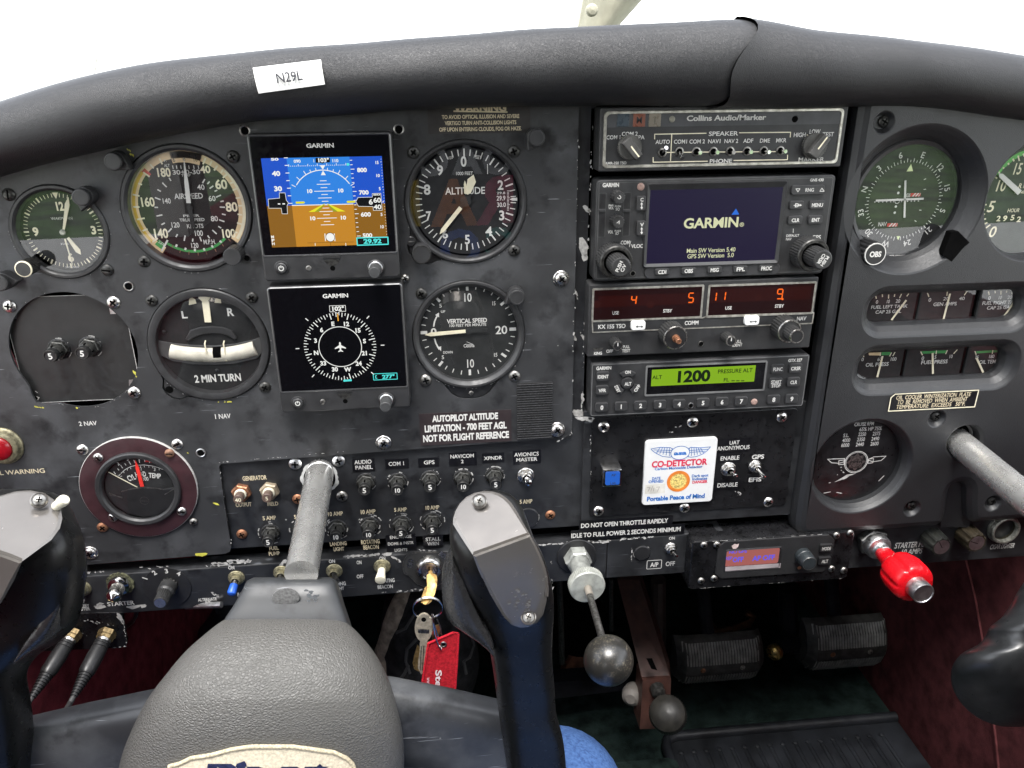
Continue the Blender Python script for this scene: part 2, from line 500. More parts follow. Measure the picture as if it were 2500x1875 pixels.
def text(mb, s, cx, cz, cap, m, h=.15, width=None, bold=0, rot=0.0, align='C', shear=0.0, fn=None, track=0.0):
    off = (0.0, .012, .026, .04)[bold]
    gs = [glyph(c, off) for c in s]
    k = cap / glyph('H', 0.0) [2] * 0 + cap / GL[('H', 'cap')]
    tot = sum(g[2] for g in gs) + track * (len(s) - 1)
    kx = width / tot if width else k
    x0 = {'C': -tot / 2, 'L': 0, 'R': -tot}[align]
    cr, sr = math.cos(rot), math.sin(rot)
    vs, fs = [], []
    for v, f, adv in gs:
        o = len(vs)
        for a, b in v:
            y = b - GL[('H', 'cap')] / 2
            u, w_ = (x0 + a + shear * y) * kx, y * k
            p = (u * cr - w_ * sr, u * sr + w_ * cr)
            vs.append(fn(*p) if fn else (cx + p[0], h, cz + p[1]))
        fs += [tuple(i + o for i in q) for q in f]
        x0 += adv + track
    if vs: mb.add(vs, fs, m)
    return mb
def T(mb, key, s, x, y, w, hp, m, h=.15, bold=1, rot=0.0, shear=0.0):
    """lettering centred on a point of the photograph, as wide (w) and tall (hp) as measured there"""
    cx, cz = L(key, x, y, h)
    a = L(key, x - (w or 100) / 2, y, h); b = L(key, x + (w or 100) / 2, y, h)
    c = L(key, x, y - hp / 2, h); d = L(key, x, y + hp / 2, h)
    W = math.hypot(b[0] - a[0], b[1] - a[1]); H_ = math.hypot(c[0] - d[0], c[1] - d[1])
    return text(mb, s, cx, cz, H_, m, h, W if w else None, bold, rot, 'C', shear)
# ================================================================== the setting
def struct(mb, name, smooth=0, **k):
    o = mb.build(name, None, smooth=smooth, recalc=k.get('recalc', True)); o['kind'] = 'structure'; return o
M_GRASS = mat('grass', (.055, .115, .025), .9, vary=.35, vscale=2.0)
M_TARMAC = mat('tarmac', (.16, .155, .14), .9, vary=.2, vscale=4)
M_CARPET = mat('green_carpet', (.017, .029, .026), .95, spec=.1, vary=.3, vscale=60, bmp=(700, .6, 1.2))
M_MAROON = mat('maroon_carpet', (.10, .030, .032), .95, spec=.1, vary=.2, vscale=60, bmp=(900, .5, 1.0))
M_FIRE = mat('firewall_black', (.008, .009, .012), .8, spec=.2, vary=.4, vscale=30)
M_TRIM = mat('cream_trim', (.37, .35, .26), .55, vary=.06)
M_HEAD = mat('headliner', (.55, .54, .50), .85, vary=.06)
g = MB(); S_ = 300000
g.add([(-S_, -S_, -1500), (S_, -S_, -1500), (S_, S_, -1500), (-S_, S_, -1500)], [(0, 1, 2, 3)], M_GRASS); struct(g, 'ground')
g = MB(); g.add([(-S_, 40000, -1496), (S_, 40000, -1496), (S_, 60000, -1496), (-S_, 60000, -1496)], [(0, 1, 2, 3)], M_TARMAC); struct(g, 'runway')
g = MB(); g.add([(-S_, -S_, -1492), (S_, -S_, -1492), (S_, -2500, -1492), (-S_, -2500, -1492)], [(0, 1, 2, 3)], mat('burnout_pale_ground', (.42, .41, .39), .9, vary=.1, vscale=1)); struct(g, 'added_pale_ground')  # added pale ground ahead, light enough to burn out to white below the horizon
FZ = -700
g = MB(); box(g, (-420, -430, FZ - 40), (640, 1500, FZ), M_CARPET); struct(g, 'floor')
g = MB(); box(g, (-420, -470, FZ), (640, -430, -98), M_FIRE); struct(g, 'firewall_wall')
g = MB(); box(g, (-470, -470, FZ), (-335, 1500, -250), mat('red_maroon_carpet', (.16, .026, .034), .95, spec=.1, vary=.2, vscale=60, bmp=(900, .5, 1.0))); struct(g, 'cabin_wall')
g = MB(); box(g, (506, -470, FZ), (640, 1500, -250), M_MAROON)
tube(g, [at_x(*px('u', 1275, 240), 505.5), at_x(*px('u', 1340, 500), 505.5), at_x(*px('u', 1395, 815), 505.5), at_x(*px('u', 1480, 1450), 505.5), at_x(*px('u', 1500, 1659), 505.5)], 1.4, M_MAROON, 6)
struct(g, 'cabin_wall', 30)
g = MB(); box(g, (-470, 560, 400), (640, 1500, 440), M_HEAD); box(g, (-470, 100, 250), (-400, 1500, 400), M_HEAD); box(g, (570, 100, 250), (640, 1500, 400), M_HEAD); box(g, (-470, 860, -250), (-420, 1010, 400), M_HEAD); box(g, (590, 860, -250), (640, 1010, 400), M_HEAD); struct(g, 'ceiling')
g = MB(); box(g, (-470, 1500, FZ), (640, 1540, 420), mat('grey_bulkhead', (.06, .058, .055), .9)); struct(g, 'bulkhead_wall')

# windscreen centre post
wp = thing('windscreen_post', 'cream metal windscreen centre post rising behind the black glareshield', 'window post', 150, -430, 40)
a, b = at_h(1411, 76, -430), at_h(1509, 66, -430)
c, d = at_h(1423, 10, -422), at_h(1559, 10, -422)
c = a + (c - a) * 4.2; d = b + (d - b) * 4.2
a2 = Vector((a[0] - 6, -425, -125)); b2 = Vector((b[0] - 6, -425, -125))
g = MB(); N = 8
def wrow(p, q):
    out = []
    for i in range(N + 1):
        t = i / N; v = p.lerp(q, t); v[1] += 30 * math.sin(PI * t) ** .8; out.append(v)
    return out
rows = [wrow(a2, b2), wrow(a, b), wrow(c, d)]
rows = [r + [v + Vector((0, -10, 0)) for v in r[::-1]] for r in rows]; K = 2 * N + 2
g.add([v for r in rows for v in r], [(k * K + i, k * K + (i + 1) % K, (k + 1) * K + (i + 1) % K, (k + 1) * K + i) for k in range(2) for i in range(K)] + [tuple(range(2 * K, 3 * K))], M_TRIM)
g.build('post_strip', wp, smooth=50)
g = MB(); lathe(g, at_h(*px('w', 1583, 62), -383), [(6.5, 0), (6.5, 4), (4.5, 6), (0.1, 7)], M_TRIM, 14); g.build('bolt', wp)
# thin aerial wire outside the windscreen
g = MB(); tube(g, [at_h(*px('v', 586, 310), -1500), at_h(*px('v', 570, 430), -1500), at_h(*px('v', 556, 540), -1500)], 1.2, M_STEELD, 6)
o = g.build('antenna', None, loc=tuple(at_h(*px('v', 556, 540), -1500))); tag(o, 'thin wire aerial standing beyond the windscreen at far left', 'antenna')

# ================================================================== glareshield roll
M_GLARE = leather('black_dash_leather', (.011, .011, .012), (.016, .016, .017), 1150, .42, .43, .32, (1, 1, 2.2))
LOWE = [(-20, 440), (244, 368), (407, 332), (590, 300), (800, 285), (1093, 264), (1410, 257), (1700, 262), (2000, 262), (2200, 258), (2520, 300)]
TOPE = [(-20, 250), (245, 174), (488, 139), (800, 108), (1250, 74), (1600, 56), (1825, 44), (2007, 72), (2300, 106), (2520, 135)]
def curve_of(pts, h):
    q = [at_h(x, y, h) for x, y in pts]; q = [(v[0], v[2]) for v in q]
    d0 = (q[0][1] - q[1][1]) / (q[0][0] - q[1][0]); q.insert(0, (q[0][0] - 160, q[0][1] - 160 * d0 * 1.15))
    d1 = (q[-1][1] - q[-2][1]) / (q[-1][0] - q[-2][0]); q.append((q[-1][0] + 200, q[-1][1] + 200 * d1))
    return q
def evalc(q, x):
    n = len(q)
    for i in range(n - 1):
        if x <= q[i + 1][0] or i == n - 2:
            x0, y0 = q[i]; x1, y1 = q[i + 1]
            m0 = (q[i + 1][1] - q[i - 1][1]) / (q[i + 1][0] - q[i - 1][0]) if i > 0 else (y1 - y0) / (x1 - x0)
            m1 = (q[i + 2][1] - q[i][1]) / (q[i + 2][0] - q[i][0]) if i + 2 < n else (y1 - y0) / (x1 - x0)
            t = (x - x0) / (x1 - x0); dx = x1 - x0
            return (2 * t ** 3 - 3 * t * t + 1) * y0 + (t ** 3 - 2 * t * t + t) * dx * m0 + (-2 * t ** 3 + 3 * t * t) * y1 + (t ** 3 - t * t) * dx * m1
QL, QT = curve_of(LOWE, 6), curve_of(TOPE, 14)
SEAMX = 185
def groll(x, th, off=0.0):
    """point of the roll: th = 0 at the lower lip, 180 at the top edge"""
    zl, zt = evalc(QL, x), evalc(QT, x)
    # stay smooth across the hump: two halves
    zc, rz = (zl + zt) / 2, (zt - zl) / 2
    t = math.radians(th); rh = 25 + off
    k = 1 + .0 * th
    return Vector((x, 9 + rh * max(0, math.sin(t)) ** .85, zc - (rz + off) * math.cos(t)))
def glare(x0, x1, off, seam):
    g = MB(); nx = 90; ths = list(range(0, 181, 9)); rows = []
    for i in range(nx + 1):
        t = i / nx; row = []
        for th in ths:
            xs = SEAMX + 4 - 22 * max(0, 1 - th / 165) ** 1.6 + 5 * math.sin(th / 18)
            x = (x0 + (xs - x0) * t) if seam == 'r' else (xs + (x1 - xs) * t)
            e = abs(x - xs); o = off * math.exp(-e / 6.0) if seam == 'l' else -off * math.exp(-e / 4)
            wob = .35 * math.sin(x * .03 + th * .03) + .15 * math.sin(x * .09 + th * .05)
            row.append(groll(x, th, o + wob))
        row.append(row[-1] + Vector((0, -40, -10))); row.append(row[-1] + Vector((0, -402, -120)))
        row.insert(0, row[0] + Vector((0, -14, 6)))
        rows.append(row)
    K = len(rows[0])
    g.add([p for r in rows for p in r], [(i * K + j, i * K + j + 1, (i + 1) * K + j + 1, (i + 1) * K + j) for i in range(nx) for j in range(K - 1)], M_GLARE)
    # torn lip of the cover along the seam
    e = rows[-1] if seam == 'r' else rows[0]
    return g
gs = thing('glareshield', 'black padded leather glareshield roll across the top of the panel', 'glareshield', 60, 20, 0)
glare(-520, 0, .5, 'r').build('pilot_side_cover', gs, smooth=60)
glare(0, 680, 1.4, 'l').build('passenger_side_cover', gs, smooth=60)

# registration label stuck on the roll
def roll_uv(x, y):
    P = None; best = 1e9
    X, Z = L('v', x, y, 35)
    for th in range(60, 150, 2):
        p = groll(X, th); q = proj(p); t = px('v', x, y); e = abs(q[1] - t[1])
        if e < best: best = e; P = th
    for _ in range(4):
        p = groll(X, P); q = proj(p); X += (px('v', x, y)[0] - q[0]) / 3.6
    return X, P
c4 = [roll_uv(1522, 418), roll_uv(1928, 370), roll_uv(1952, 508), roll_uv(1555, 556)]
def lab(u, v, off):
    a0 = c4[3][0] + (c4[2][0] - c4[3][0]) * u; a1 = c4[0][0] + (c4[1][0] - c4[0][0]) * u
    t0 = c4[3][1] + (c4[2][1] - c4[3][1]) * u; t1 = c4[0][1] + (c4[1][1] - c4[0][1]) * u
    x = a0 + (a1 - a0) * v
    return groll(x, t0 + (t1 - t0) * v, off + .3)
g = MB(); nu, nv = 12, 6
top = [lab(i / nu, j / nv, 1.6) for i in range(nu + 1) for j in range(nv + 1)]
bot = [lab(i / nu, j / nv, .4) for i in range(nu + 1) for j in range(nv + 1)]
g.add(top, [(i * (nv + 1) + j, i * (nv + 1) + j + 1, (i + 1) * (nv + 1) + j + 1, (i + 1) * (nv + 1) + j) for i in range(nu) for j in range(nv)], mat('white_label_tape', (.80, .80, .77), .4, vary=.03))
g.add(bot, [(i * (nv + 1) + j, i * (nv + 1) + j + 1, (i + 1) * (nv + 1) + j + 1, (i + 1) * (nv + 1) + j) for i in range(nu) for j in range(nv)], M_WHITE)
o = g.build('registration_label', None, loc=tuple(lab(.5, .5, 1))); tag(o, 'white tape label reading N29L stuck on the black padded glareshield', 'label')
M_INK = mat('grey_ink', (.03, .03, .04), .6)
g = MB(); text(g, 'N29L', 0, 0, .36, M_INK, width=.39, bold=1, fn=lambda u, v: lab(.5 + u, .46 + v, 2.7)); g.build('lettering', o)

# ================================================================== panel plates
def chips(mb, key, p0, p1, n, size, h, m, spread=3.0):
    """bare metal flecks where paint has come away along an edge"""
    a, b = Vector(L(key, *p0, h)), Vector(L(key, *p1, h))
    for i in range(int(n * .7 + .5)):
        t = random.random(); c = a.lerp(b, t) + Vector((random.gauss(0, .3), random.gauss(0, spread * .33)))
        s = size * random.uniform(.25, 1.0) * (1 if random.random() < .8 else 1.8)
        k = random.randint(5, 8); ax = random.uniform(1.0, 3.2); ro = math.atan2(b.y - a.y, b.x - a.x) + random.gauss(0, .25)
        pts = []
        for j in range(k):
            q = 2 * PI * j / k; r = s * random.uniform(.5, 1)
            u, v = r * ax * math.cos(q), r * math.sin(q)
            pts.append((c.x + u * math.cos(ro) - v * math.sin(ro), c.y + u * math.sin(ro) + v * math.cos(ro)))
        flat(mb, pts, h + .02 + .01 * (i % 5), m)
C_ASI, C_CLK, C_NAV, C_TC, C_ALT, C_VSI = (-154.5, -76), (-233.2, -88.2), (-241, -166), (-154.4, -166), (20, -76.3), (19.2, -166)
R_BIG = 40.0
cA, cB = L('o', 62, 243), L('o', 214, 1248)
fp = thing('dashboard', 'worn dark grey metal flight instrument panel facing the pilot', 'instrument panel', -100, 0, -150)
rolltop = lambda x0, x1: [(x0 + (x1 - x0) * i / 24, (evalc(QL, x0 + (x1 - x0) * i / 24) * .6 + evalc(QT, x0 + (x1 - x0) * i / 24) * .4)) for i in range(25)]
outer = rolltop(-470, 92.5) + [(92.5, -242)] + [(92.5 - 6 + 6 * math.cos(t), -242 - 6 * math.sin(t)) for t in (.4, .8, 1.2, 1.57)] + \
        [(cA[0] + 2, cA[1]), (cA[0], cA[1] - 2), (cB[0], cB[1] + 5), (cB[0] - 1.5, cB[1] + 1.5), (cB[0] - 5, cB[1]), (-470, cB[1] - 6)]
navh = circ(*C_NAV, R_BIG, 60)
k0 = L('b', 205, 1040, 0); k1 = L('b', 330, 1130, 0)
navh2 = []
for x, z in navh:
    a = math.atan2(x - C_NAV[0], z - C_NAV[1])
    d = math.exp(-((a + 2.42) / .17) ** 2) * 7.5
    navh2.append((C_NAV[0] + (R_BIG + d) * math.sin(a), C_NAV[1] + (R_BIG + d) * math.cos(a)))
def lobe(c, r, ang, amp, wid, n=64):
    out = []
    for x, z in circ(*c, r, n):
        a = math.atan2(x - c[0], z - c[1]); e = (a - ang + PI) % (2 * PI) - PI
        d = amp * math.exp(-(e / wid) ** 4); out.append((c[0] + (r + d) * math.sin(a), c[1] + (r + d) * math.cos(a)))
    return out
H_TC = lobe(C_TC, 39.8, math.radians(-138), 8.0, .21)
H_ALT = lobe(C_ALT, 39.8, math.radians(-135), 10.0, .27)
H_VSI = lobe(C_VSI, 39.0, math.radians(180), 8.5, .40)
holes = [circ(*C_ASI, R_BIG, 56), circ(*C_CLK, 29.6, 48), navh2, H_TC, H_ALT, H_VSI]
g = MB(); holed(g, outer, holes, 0, M_PANEL, 1.6); g.build('panel_plate', fp, smooth=20)
g = MB()
chips(g, 'e', (1745, 380), (1715, 1640), 26, .45, 0, M_CHIP, .5); chips(g, 'f', (1474, 200), (1440, 1400), 22, .5, 0, M_CHIP, .5)
chips(g, 'o', (70, 225), (1500, 100), 40, .4, 0, M_CHIP, .4); chips(g, 'o', (70, 260), (215, 1200), 14, .35, 0, M_CHIP, .4)
chips(g, 'f', (1330, 1450), (1440, 1400), 6, .6, 0, M_CHIP, .7)
for c, r in ((C_ASI, 40.3), (C_CLK, 29.9), (C_TC, 40.4), (C_ALT, 40.3), (C_VSI, 39.6), (C_NAV, 40.5)):
    for _ in range(16):
        a = random.uniform(PI * .45, PI * 1.5) if random.random() < .8 else random.uniform(0, 2 * PI)
        ticks(g, c[0], c[1], r, r + random.uniform(.15, .5), [a + .006 * q for q in range(random.randint(1, 4))], .35, .03, M_CHIP)
g.build('paint_chips', fp, smooth=0)
g = MB()
chips(g, 'b', (270, 1140), (380, 1150), 12, .8, 0, M_YCHIP, 1.0); chips(g, 'b', (1750, 1100), (1880, 1095), 5, .8, 0, M_YCHIP, .5); chips(g, 'b', (620, 1150), (640, 1160), 2, .7, 0, M_YCHIP, .5)
chips(g, 'a', (1020, 205), (1080, 270), 9, .7, .1, M_YCHIP, 1.0); chips(g, 'n', (1720, 1140), (1810, 1125), 4, 1.3, 0, M_YCHIP, .5); chips(g, 'n', (1890, 680), (1940, 695), 3, .6, 0, M_YCHIP, .3)
chips(g, 'b', (1090, 850), (1100, 910), 5, .6, 0, M_YCHIP, .4); chips(g, 'n', (1640, 230), (1650, 240), 2, .6, 0, M_YCHIP, .3); chips(g, 'e', (1095, 1480), (1105, 1500), 3, .8, .1, M_YCHIP, .4)
g.build('primer_flecks', fp, smooth=0)
g = MB()
T(g, 'b', '2 NAV', 710, 1273, 146, 34, M_WHITE); T(g, 'b', '1 NAV', 1800, 1215, 134, 38, M_WHITE)
T(g, 'n', 'L WARNING', 195, 402, 408, 38, M_CREAM)
g.build('lettering', fp, smooth=0)
# rivnut holes
def eyelet(parent, key, x, y, r, m, name='eyelet'):
    X, Z = L(key, x, y, .4); g = MB()
    lathe(g, (X, 0, Z), [(r * 1.3, 0), (r * 1.3, .5), (r * 1.1, .7), (r * .92, .5)], m, 24, cap=False)
    flat(g, circ(X, Z, r * .95, 20), .25, M_VOID); g.build(name, parent)
eyelet(fp, 'a', 1043, 1325, 2.5, M_STEELD); eyelet(fp, 'c', 72, 280, 2.6, M_STEELD); eyelet(fp, 'c', 1592, 268, 2.6, M_STEELD)
eyelet(fp, 'n', 1768, 238, 2.6, M_ALU); eyelet(fp, 'a', 2000, 1097, 2.0, M_BLK)

# backing frame behind the flight panel: breaker field, side rails
bp = thing('breaker_panel', 'black lower panel carrying the circuit breakers and switch row', 'switch panel', -40, -2, -310)
g = MB(); holed(g, rolltop(-470, 101) + [(101, -326), (-470, -328)], [circ(*C_ASI, 38.6, 48), circ(*C_CLK, 28, 40), circ(*C_NAV, 48, 48), circ(*C_TC, 38, 48), circ(*C_ALT, 38, 48), circ(*C_VSI, 38, 48)], -3, M_SUB, 3)
g.build('backing_plate', bp, smooth=20)
z0 = L('p', 300, 1100, 1.5)[1]; zb = -373.5
g = MB(); prism(g, [(-470, zb - 3), (122, zb), (122, z0 + 1), (-470, z0 - 2.5)], -14, 1.5, M_SUB, .8); g.build('switch_strip', bp, smooth=20)
g = MB()
chips(g, 'n', (700, 1295), (960, 1285), 16, .9, 1.5, M_CHIP, 1.0); chips(g, 'n', (1200, 1255), (1520, 1245), 12, .8, 1.5, M_CHIP, 2); chips(g, 'n', (1780, 1240), (2010, 1215), 26, 1.3, 1.5, M_CHIP, 1.6)
chips(g, 'o', (0, 1370), (440, 1340), 46, 1.5, 1.5, M_CHIP, 2.4); chips(g, 'o', (740, 1400), (820, 1340), 10, 1.4, 1.5, M_CHIP, 3); chips(g, 'o', (1480, 1290), (2010, 1250), 44, 1.3, 1.5, M_CHIP, 1.6)
chips(g, 'p', (700, 1040), (900, 1050), 12, .9, 1.5, M_CHIP, 1.0); chips(g, 'p', (480, 1100), (530, 1150), 10, 1.2, 1.5, M_CHIP, 3); chips(g, 'p', (1890, 990), (2120, 975), 22, .9, 1.5, M_CHIP, .8)
chips(g, 'p', (340, 1450), (760, 1420), 30, .7, 1.5, M_CHIP, 1.6); chips(g, 'n', (1100, 1600), (1270, 1580), 10, 1.2, 1.5, M_CHIP, 2); chips(g, 'n', (830, 1590), (930, 1570), 12, 1.8, 1.5, M_CHIP, 4)
chips(g, 'n', (1860, 1470), (1990, 1530), 14, .8, 1.5, M_CHIP, 4); chips(g, 'p', (1990, 1000), (2010, 1450), 8, .6, 1.5, M_CHIP, 2)
g.build('paint_chips', bp, smooth=0)
g = MB()
for s, x, y, w, hp in (('GENERATOR', 466, 400, 272, 48), ('OUTPUT', 343, 700, 178, 44), ('FIELD', 672, 690, 124, 42), ('5 AMP', 632, 850, 150, 44), ('FUEL', 684, 1190, 106, 40), ('PUMP', 687, 1250, 124, 42),
                       ('10 AMP', 1372, 803, 176, 44), ('LANDING', 1408, 1140, 190, 42), ('LIGHT', 1415, 1200, 120, 42), ('10 AMP', 1740, 780, 174, 46), ('ROTATING', 1770, 1118, 212, 46), ('BEACON', 1778, 1178, 176, 46), ('5 AMP', 985, 835, 150, 44)):
    T(g, 'o', s, x, y, w, hp, M_CREAM, -2.9, 2)
for s, x, y, w, hp in (('5 AMP', 542, 648, 120, 36), ('10 AMP', 848, 628, 138, 38), ('5 AMP', 1753, 570, 122, 38)):
    T(g, 'p', s, x, y, w, hp, M_CREAM, -2.9, 2)
g.build('breaker_lettering', bp, smooth=0)
g = MB()
for k, s, x, y, w, hp in (('o', 'ON', 206, 1410, 72, 38), ('o', 'ON', 1338, 1337, 72, 36), ('o', 'ON', 1644, 1350, 56, 40), ('o', 'OFF', 1654, 1508, 76, 40), ('o', 'ON', 1906, 1305, 70, 38), ('o', 'LANDING', 1400, 1592, 190, 40), ('o', 'LIGHT', 1420, 1645, 110, 36),
                          ('p', 'ROTATING', 405, 1333, 165, 36), ('p', 'BEACON', 397, 1392, 150, 34), ('n', 'STARTER', 1062, 1562, 238, 34), ('n', 'BATTERY', 720, 1585, 130, 26), ('n', 'MASTER', 727, 1612, 128, 26), ('n', 'OFF', 715, 1540, 66, 30)):
    T(g, k, s, x, y, w, hp, M_WHITE, 1.65, 2)
T(g, 'n', 'ALTERNATE', 1826, 1527, 166, 26, M_WHITE, 1.65, 2); T(g, 'n', 'AIR', 1830, 1550, 52, 24, M_WHITE, 1.65, 2)
T(g, 'r', 'FUEL', 920, 215, 50, 30, M_WHITE, 1.65, 2)
g.build('switch_lettering', bp, smooth=0)
# bare metal patch around rail beside the radio stack
g = MB()
for kx in ((1424, 240, 1424, 320), (1420, 490, 1424, 560)): pass
chips(g, 'P', (1402, 700), (1412, 735), 24, .5, -2.9, M_CHIP, 1.5); chips(g, 'P', (1402, 820), (1408, 835), 4, 1.3, -2.9, M_CHIP, 1)
chips(g, 'h', (20, 300), (50, 330), 10, 1.8, -2.9, M_CHIP, 3); chips(g, 'h', (0, 600), (30, 700), 14, 2.6, -2.9, M_CHIP, 6)
chips(g, 'P', (1418, 810), (1426, 830), 10, 1.3, -2.9, M_CHIP, 3); chips(g, 'P', (1402, 1005), (1424, 1012), 22, 1.8, -2.9, M_CHIP, 3); chips(g, 'P', (1422, 960), (1420, 1010), 12, 1.0, -2.9, M_CHIP, .6)
chips(g, 'P', (1430, 700), (1420, 1000), 30, .5, -2.9, M_CHIP, .6); chips(g, 'P', (1446, 300), (1436, 620), 26, .5, -2.9, M_CHIP, .6)
g.build('bare_metal_patches', bp, smooth=0)

# centre frame behind the radios
cf = thing('centre_panel', 'black centre panel under the radio stack with worn lower edge', 'switch panel', 190, -2, -300)
g = MB(); box(g, (101, -60, -232), (300, -30, 0), M_VOID); box(g, (88, -20, -20), (310, -4, 8), M_BLKM); g.build('radio_tray', cf, smooth=0)
g = MB(); prism(g, [(101, -326), (300, -326), (300, -228), (101, -228)], -20, 0, M_SUB, .5); g.build('lower_plate', cf, smooth=20)
pa = [L('j', 205, 905, 1.5), L('j', 1830, 850, 1.5), L('j', 1990, 20, 1.5), L('j', 215, 75, 1.5)]
xa, xb, za, zt = pa[0][0], (pa[1][0] + pa[2][0]) / 2, pa[0][1], pa[3][1]
g = MB(); prism(g, rrect((xa + xb) / 2, (za + zt) / 2, xb - xa, zt - za, 4), 0, 1.5, mat('gloss_black_plate', (.010, .010, .011), .33, vary=.2), .4); g.build('blank_cover_plate', cf, smooth=20)
zs = L('j', 500, 1095, 1.5)[1]
g = MB(); prism(g, [(122.5, zb), (215, zb), (215, zs + 2), (122.5, zs)], -14, 1.5, M_SUB, .8)
prism(g, [(285, zb - 8), (490, zb - 8), (490, -330), (285, -330)], -14, 0, M_SUB, .8); g.build('switch_strip', cf, smooth=20)
g = MB()
chips(g, 'j', (10, 1130), (420, 1105), 44, 1.4, 1.55, M_CHIP, 2.0); chips(g, 'j', (450, 1090), (780, 1075), 30, .9, 1.55, M_CHIP, 1.2); chips(g, 'j', (1100, 1060), (1950, 1010), 26, .8, .1, M_CHIP, 1.2)
chips(g, 'j', (215, 120), (215, 900), 16, .5, 1.55, M_CHIP, .5); chips(g, 'j', (150, 80), (230, 90), 16, 1.8, .05, M_CHIP, 3); chips(g, 'j', (560, 1170), (560, 1290), 8, .8, 1.55, M_CHIP, 3); chips(g, 'j', (1440, 690), (1480, 720), 14, .5, 1.55, M_CHIP, 3)
chips(g, 'j', (910, 150), (1000, 135), 3, .6, 1.55, M_CHIP, .4); chips(g, 'j', (880, 190), (1040, 188), 3, .5, 1.55, M_CHIP, .4)
g.build('paint_chips', cf, smooth=0)
g = MB(); X, Z, W_, H_ = dimL('j', 690, 1272, 812, 1342, 1.7)
stroke(g, rrect(X, Z, W_, H_, .8), .5, 1.7, M_WHITE, True); T(g, 'j', 'A/P', 752, 1308, 66, 36, M_WHITE, 1.7, 2); T(g, 'j', 'OFF', 886, 1300, 78, 36, M_WHITE, 1.7, 2); T(g, 'j', 'ON', 900, 1085, 50, 24, M_WHITE, 1.7, 2)
T(g, 'm', 'STARTER FUEL', 985, 1115, 275, 42, M_WHITE, .15, 1, shear=.15); T(g, 'm', '10 AMPS', 975, 1168, 168, 40, M_WHITE, .15, 1, shear=.15); T(g, 'm', 'CIGAR LIGHTER', 1682, 1127, 186, 34, M_WHITE, .15, 2, shear=.2)
g.build('lettering', cf, smooth=0)

# ================================================================== right hand moulded overlay
M_VINYL = leather('moulded_vinyl', (.0145, .0148, .016), (.020, .0205, .022), 1250, .5, .40, .16)
OH = 12.0
ov = thing('moulded_overlay', 'textured black moulded overlay around the engine gauges on the right', 'trim panel', 330, 6, -180)
lo = rolltop(L('P', 2078, 240)[0], 490) + [(490, L('m', 1800, 890)[1] + 2), (L('m', 1345, 930)[0], L('m', 1345, 915)[1]),
      (L('m', 1335, 740)[0], L('m', 1335, 740)[1]), (L('m', 1345, 600)[0], L('m', 1345, 600)[1]), (L('m', 1225, 600)[0], L('m', 1225, 600)[1]), (L('m', 1200, 820)[0], L('m', 1200, 820)[1]),
      (L('m', 1165, 905)[0], L('m', 1165, 930)[1]), (L('m', 60, 1010)[0], L('m', 60, 1010)[1]), (L('m', 12, 950)[0], L('m', 12, 930)[1])]
# soften the corners
def soft(pts, r, n=4):
    out = []; k = len(pts)
    for i in range(k):
        p, a, b = Vector(pts[i]), Vector(pts[i - 1]), Vector(pts[(i + 1) % k])
        ra = min(r, (a - p).length * .45); rb = min(r, (b - p).length * .45)
        s, e = p + (a - p).normalized() * ra, p + (b - p).normalized() * rb
        for j in range(n + 1):
            t = j / n; out.append(tuple((s * (1 - t) + p * t) * (1 - t) + (p * (1 - t) + e * t) * t))
    return out
O0 = soft(lo, 9); rings = [(O0, -3), (O0, OH - 9), (inset(O0, 1.5), OH - 4), (inset(O0, 4.5), OH - 1.2), (inset(O0, 8), OH)]
g = MB()
for (a, ha), (b, hb) in zip(rings, rings[1:]): ring2(g, a, b, ha, hb, M_VINYL)
def recess(c_or_rect, kind):
    pass
C_CDI = (320, -81); C_TACH = (412, -82)
cm = dimL('m', 205, 125, 970, 880, OH); C_CRU = (cm[0], cm[1]); R_CRU = (cm[2] + cm[3]) / 4
s1 = dimL('l', 355, 150, 2300, 735, OH); s2 = dimL('l', 245, 805, 2115, 1380, OH)
hub = L('m', 1390, 320, OH)
def cring(c, r, n=64): return circ(c[0], c[1], r, n)
holes2 = [cring(C_CDI, 50), cring(C_TACH, 43), cring(C_CRU, R_CRU), rrect(s1[0], s1[1], s1[2], s1[3], s1[3] * .44, 10), rrect(s2[0], s2[1], s2[2], s2[3], s2[3] * .44, 10), cring(hub, 15.6, 44)]
dimples = [L('k', 485, 300, OH), L('m', 1172, 135, OH), L('m', 978, 835, OH), L('m', 1607, 795, OH)]
for d in dimples: holes2.append(cring(d, 7.5, 28))
holed(g, rings[-1][0], holes2, OH, M_VINYL)
def dish(hole, steps):
    prev, ph = hole, OH
    for d, h in steps:
        nx_ = inset(hole, d); ring2(g, prev, nx_, ph, h, M_VINYL); prev, ph = nx_, h
    return prev
dish(holes2[0], [(1.2, OH - .6), (4, OH - 3.2), (8, OH - 8), (10.5, OH - 12), (10.8, OH - 22)])
dish(holes2[1], [(.8, OH - .6), (2.2, OH - 2.5), (3.4, OH - 6), (3.6, OH - 16)])
dish(holes2[2], [(1, OH - .5), (3, OH - 3), (5.0, OH - 7), (5.4, OH - 13)])
dish(holes2[3], [(1.2, OH - .5), (4, OH - 2.6), (7.2, OH - 6.5), (8.6, OH - 10.5), (8.9, OH - 15)])
dish(holes2[4], [(1.2, OH - .5), (4, OH - 2.6), (7.2, OH - 6.5), (8.6, OH - 10.5), (8.9, OH - 15)])
dish(holes2[5], [(.8, OH - .5), (2.2, OH - 2.2), (3.2, OH - 6), (3.4, OH - 20)])
for q in range(4): dish(holes2[6 + q], [(.8, OH - .5), (2.4, OH - 3.2), (3.2, OH - 5)]) ; flat(g, inset(holes2[6 + q], 3.1), OH - 4.9, M_VINYL)
g.build('overlay_shell', ov, smooth=50)
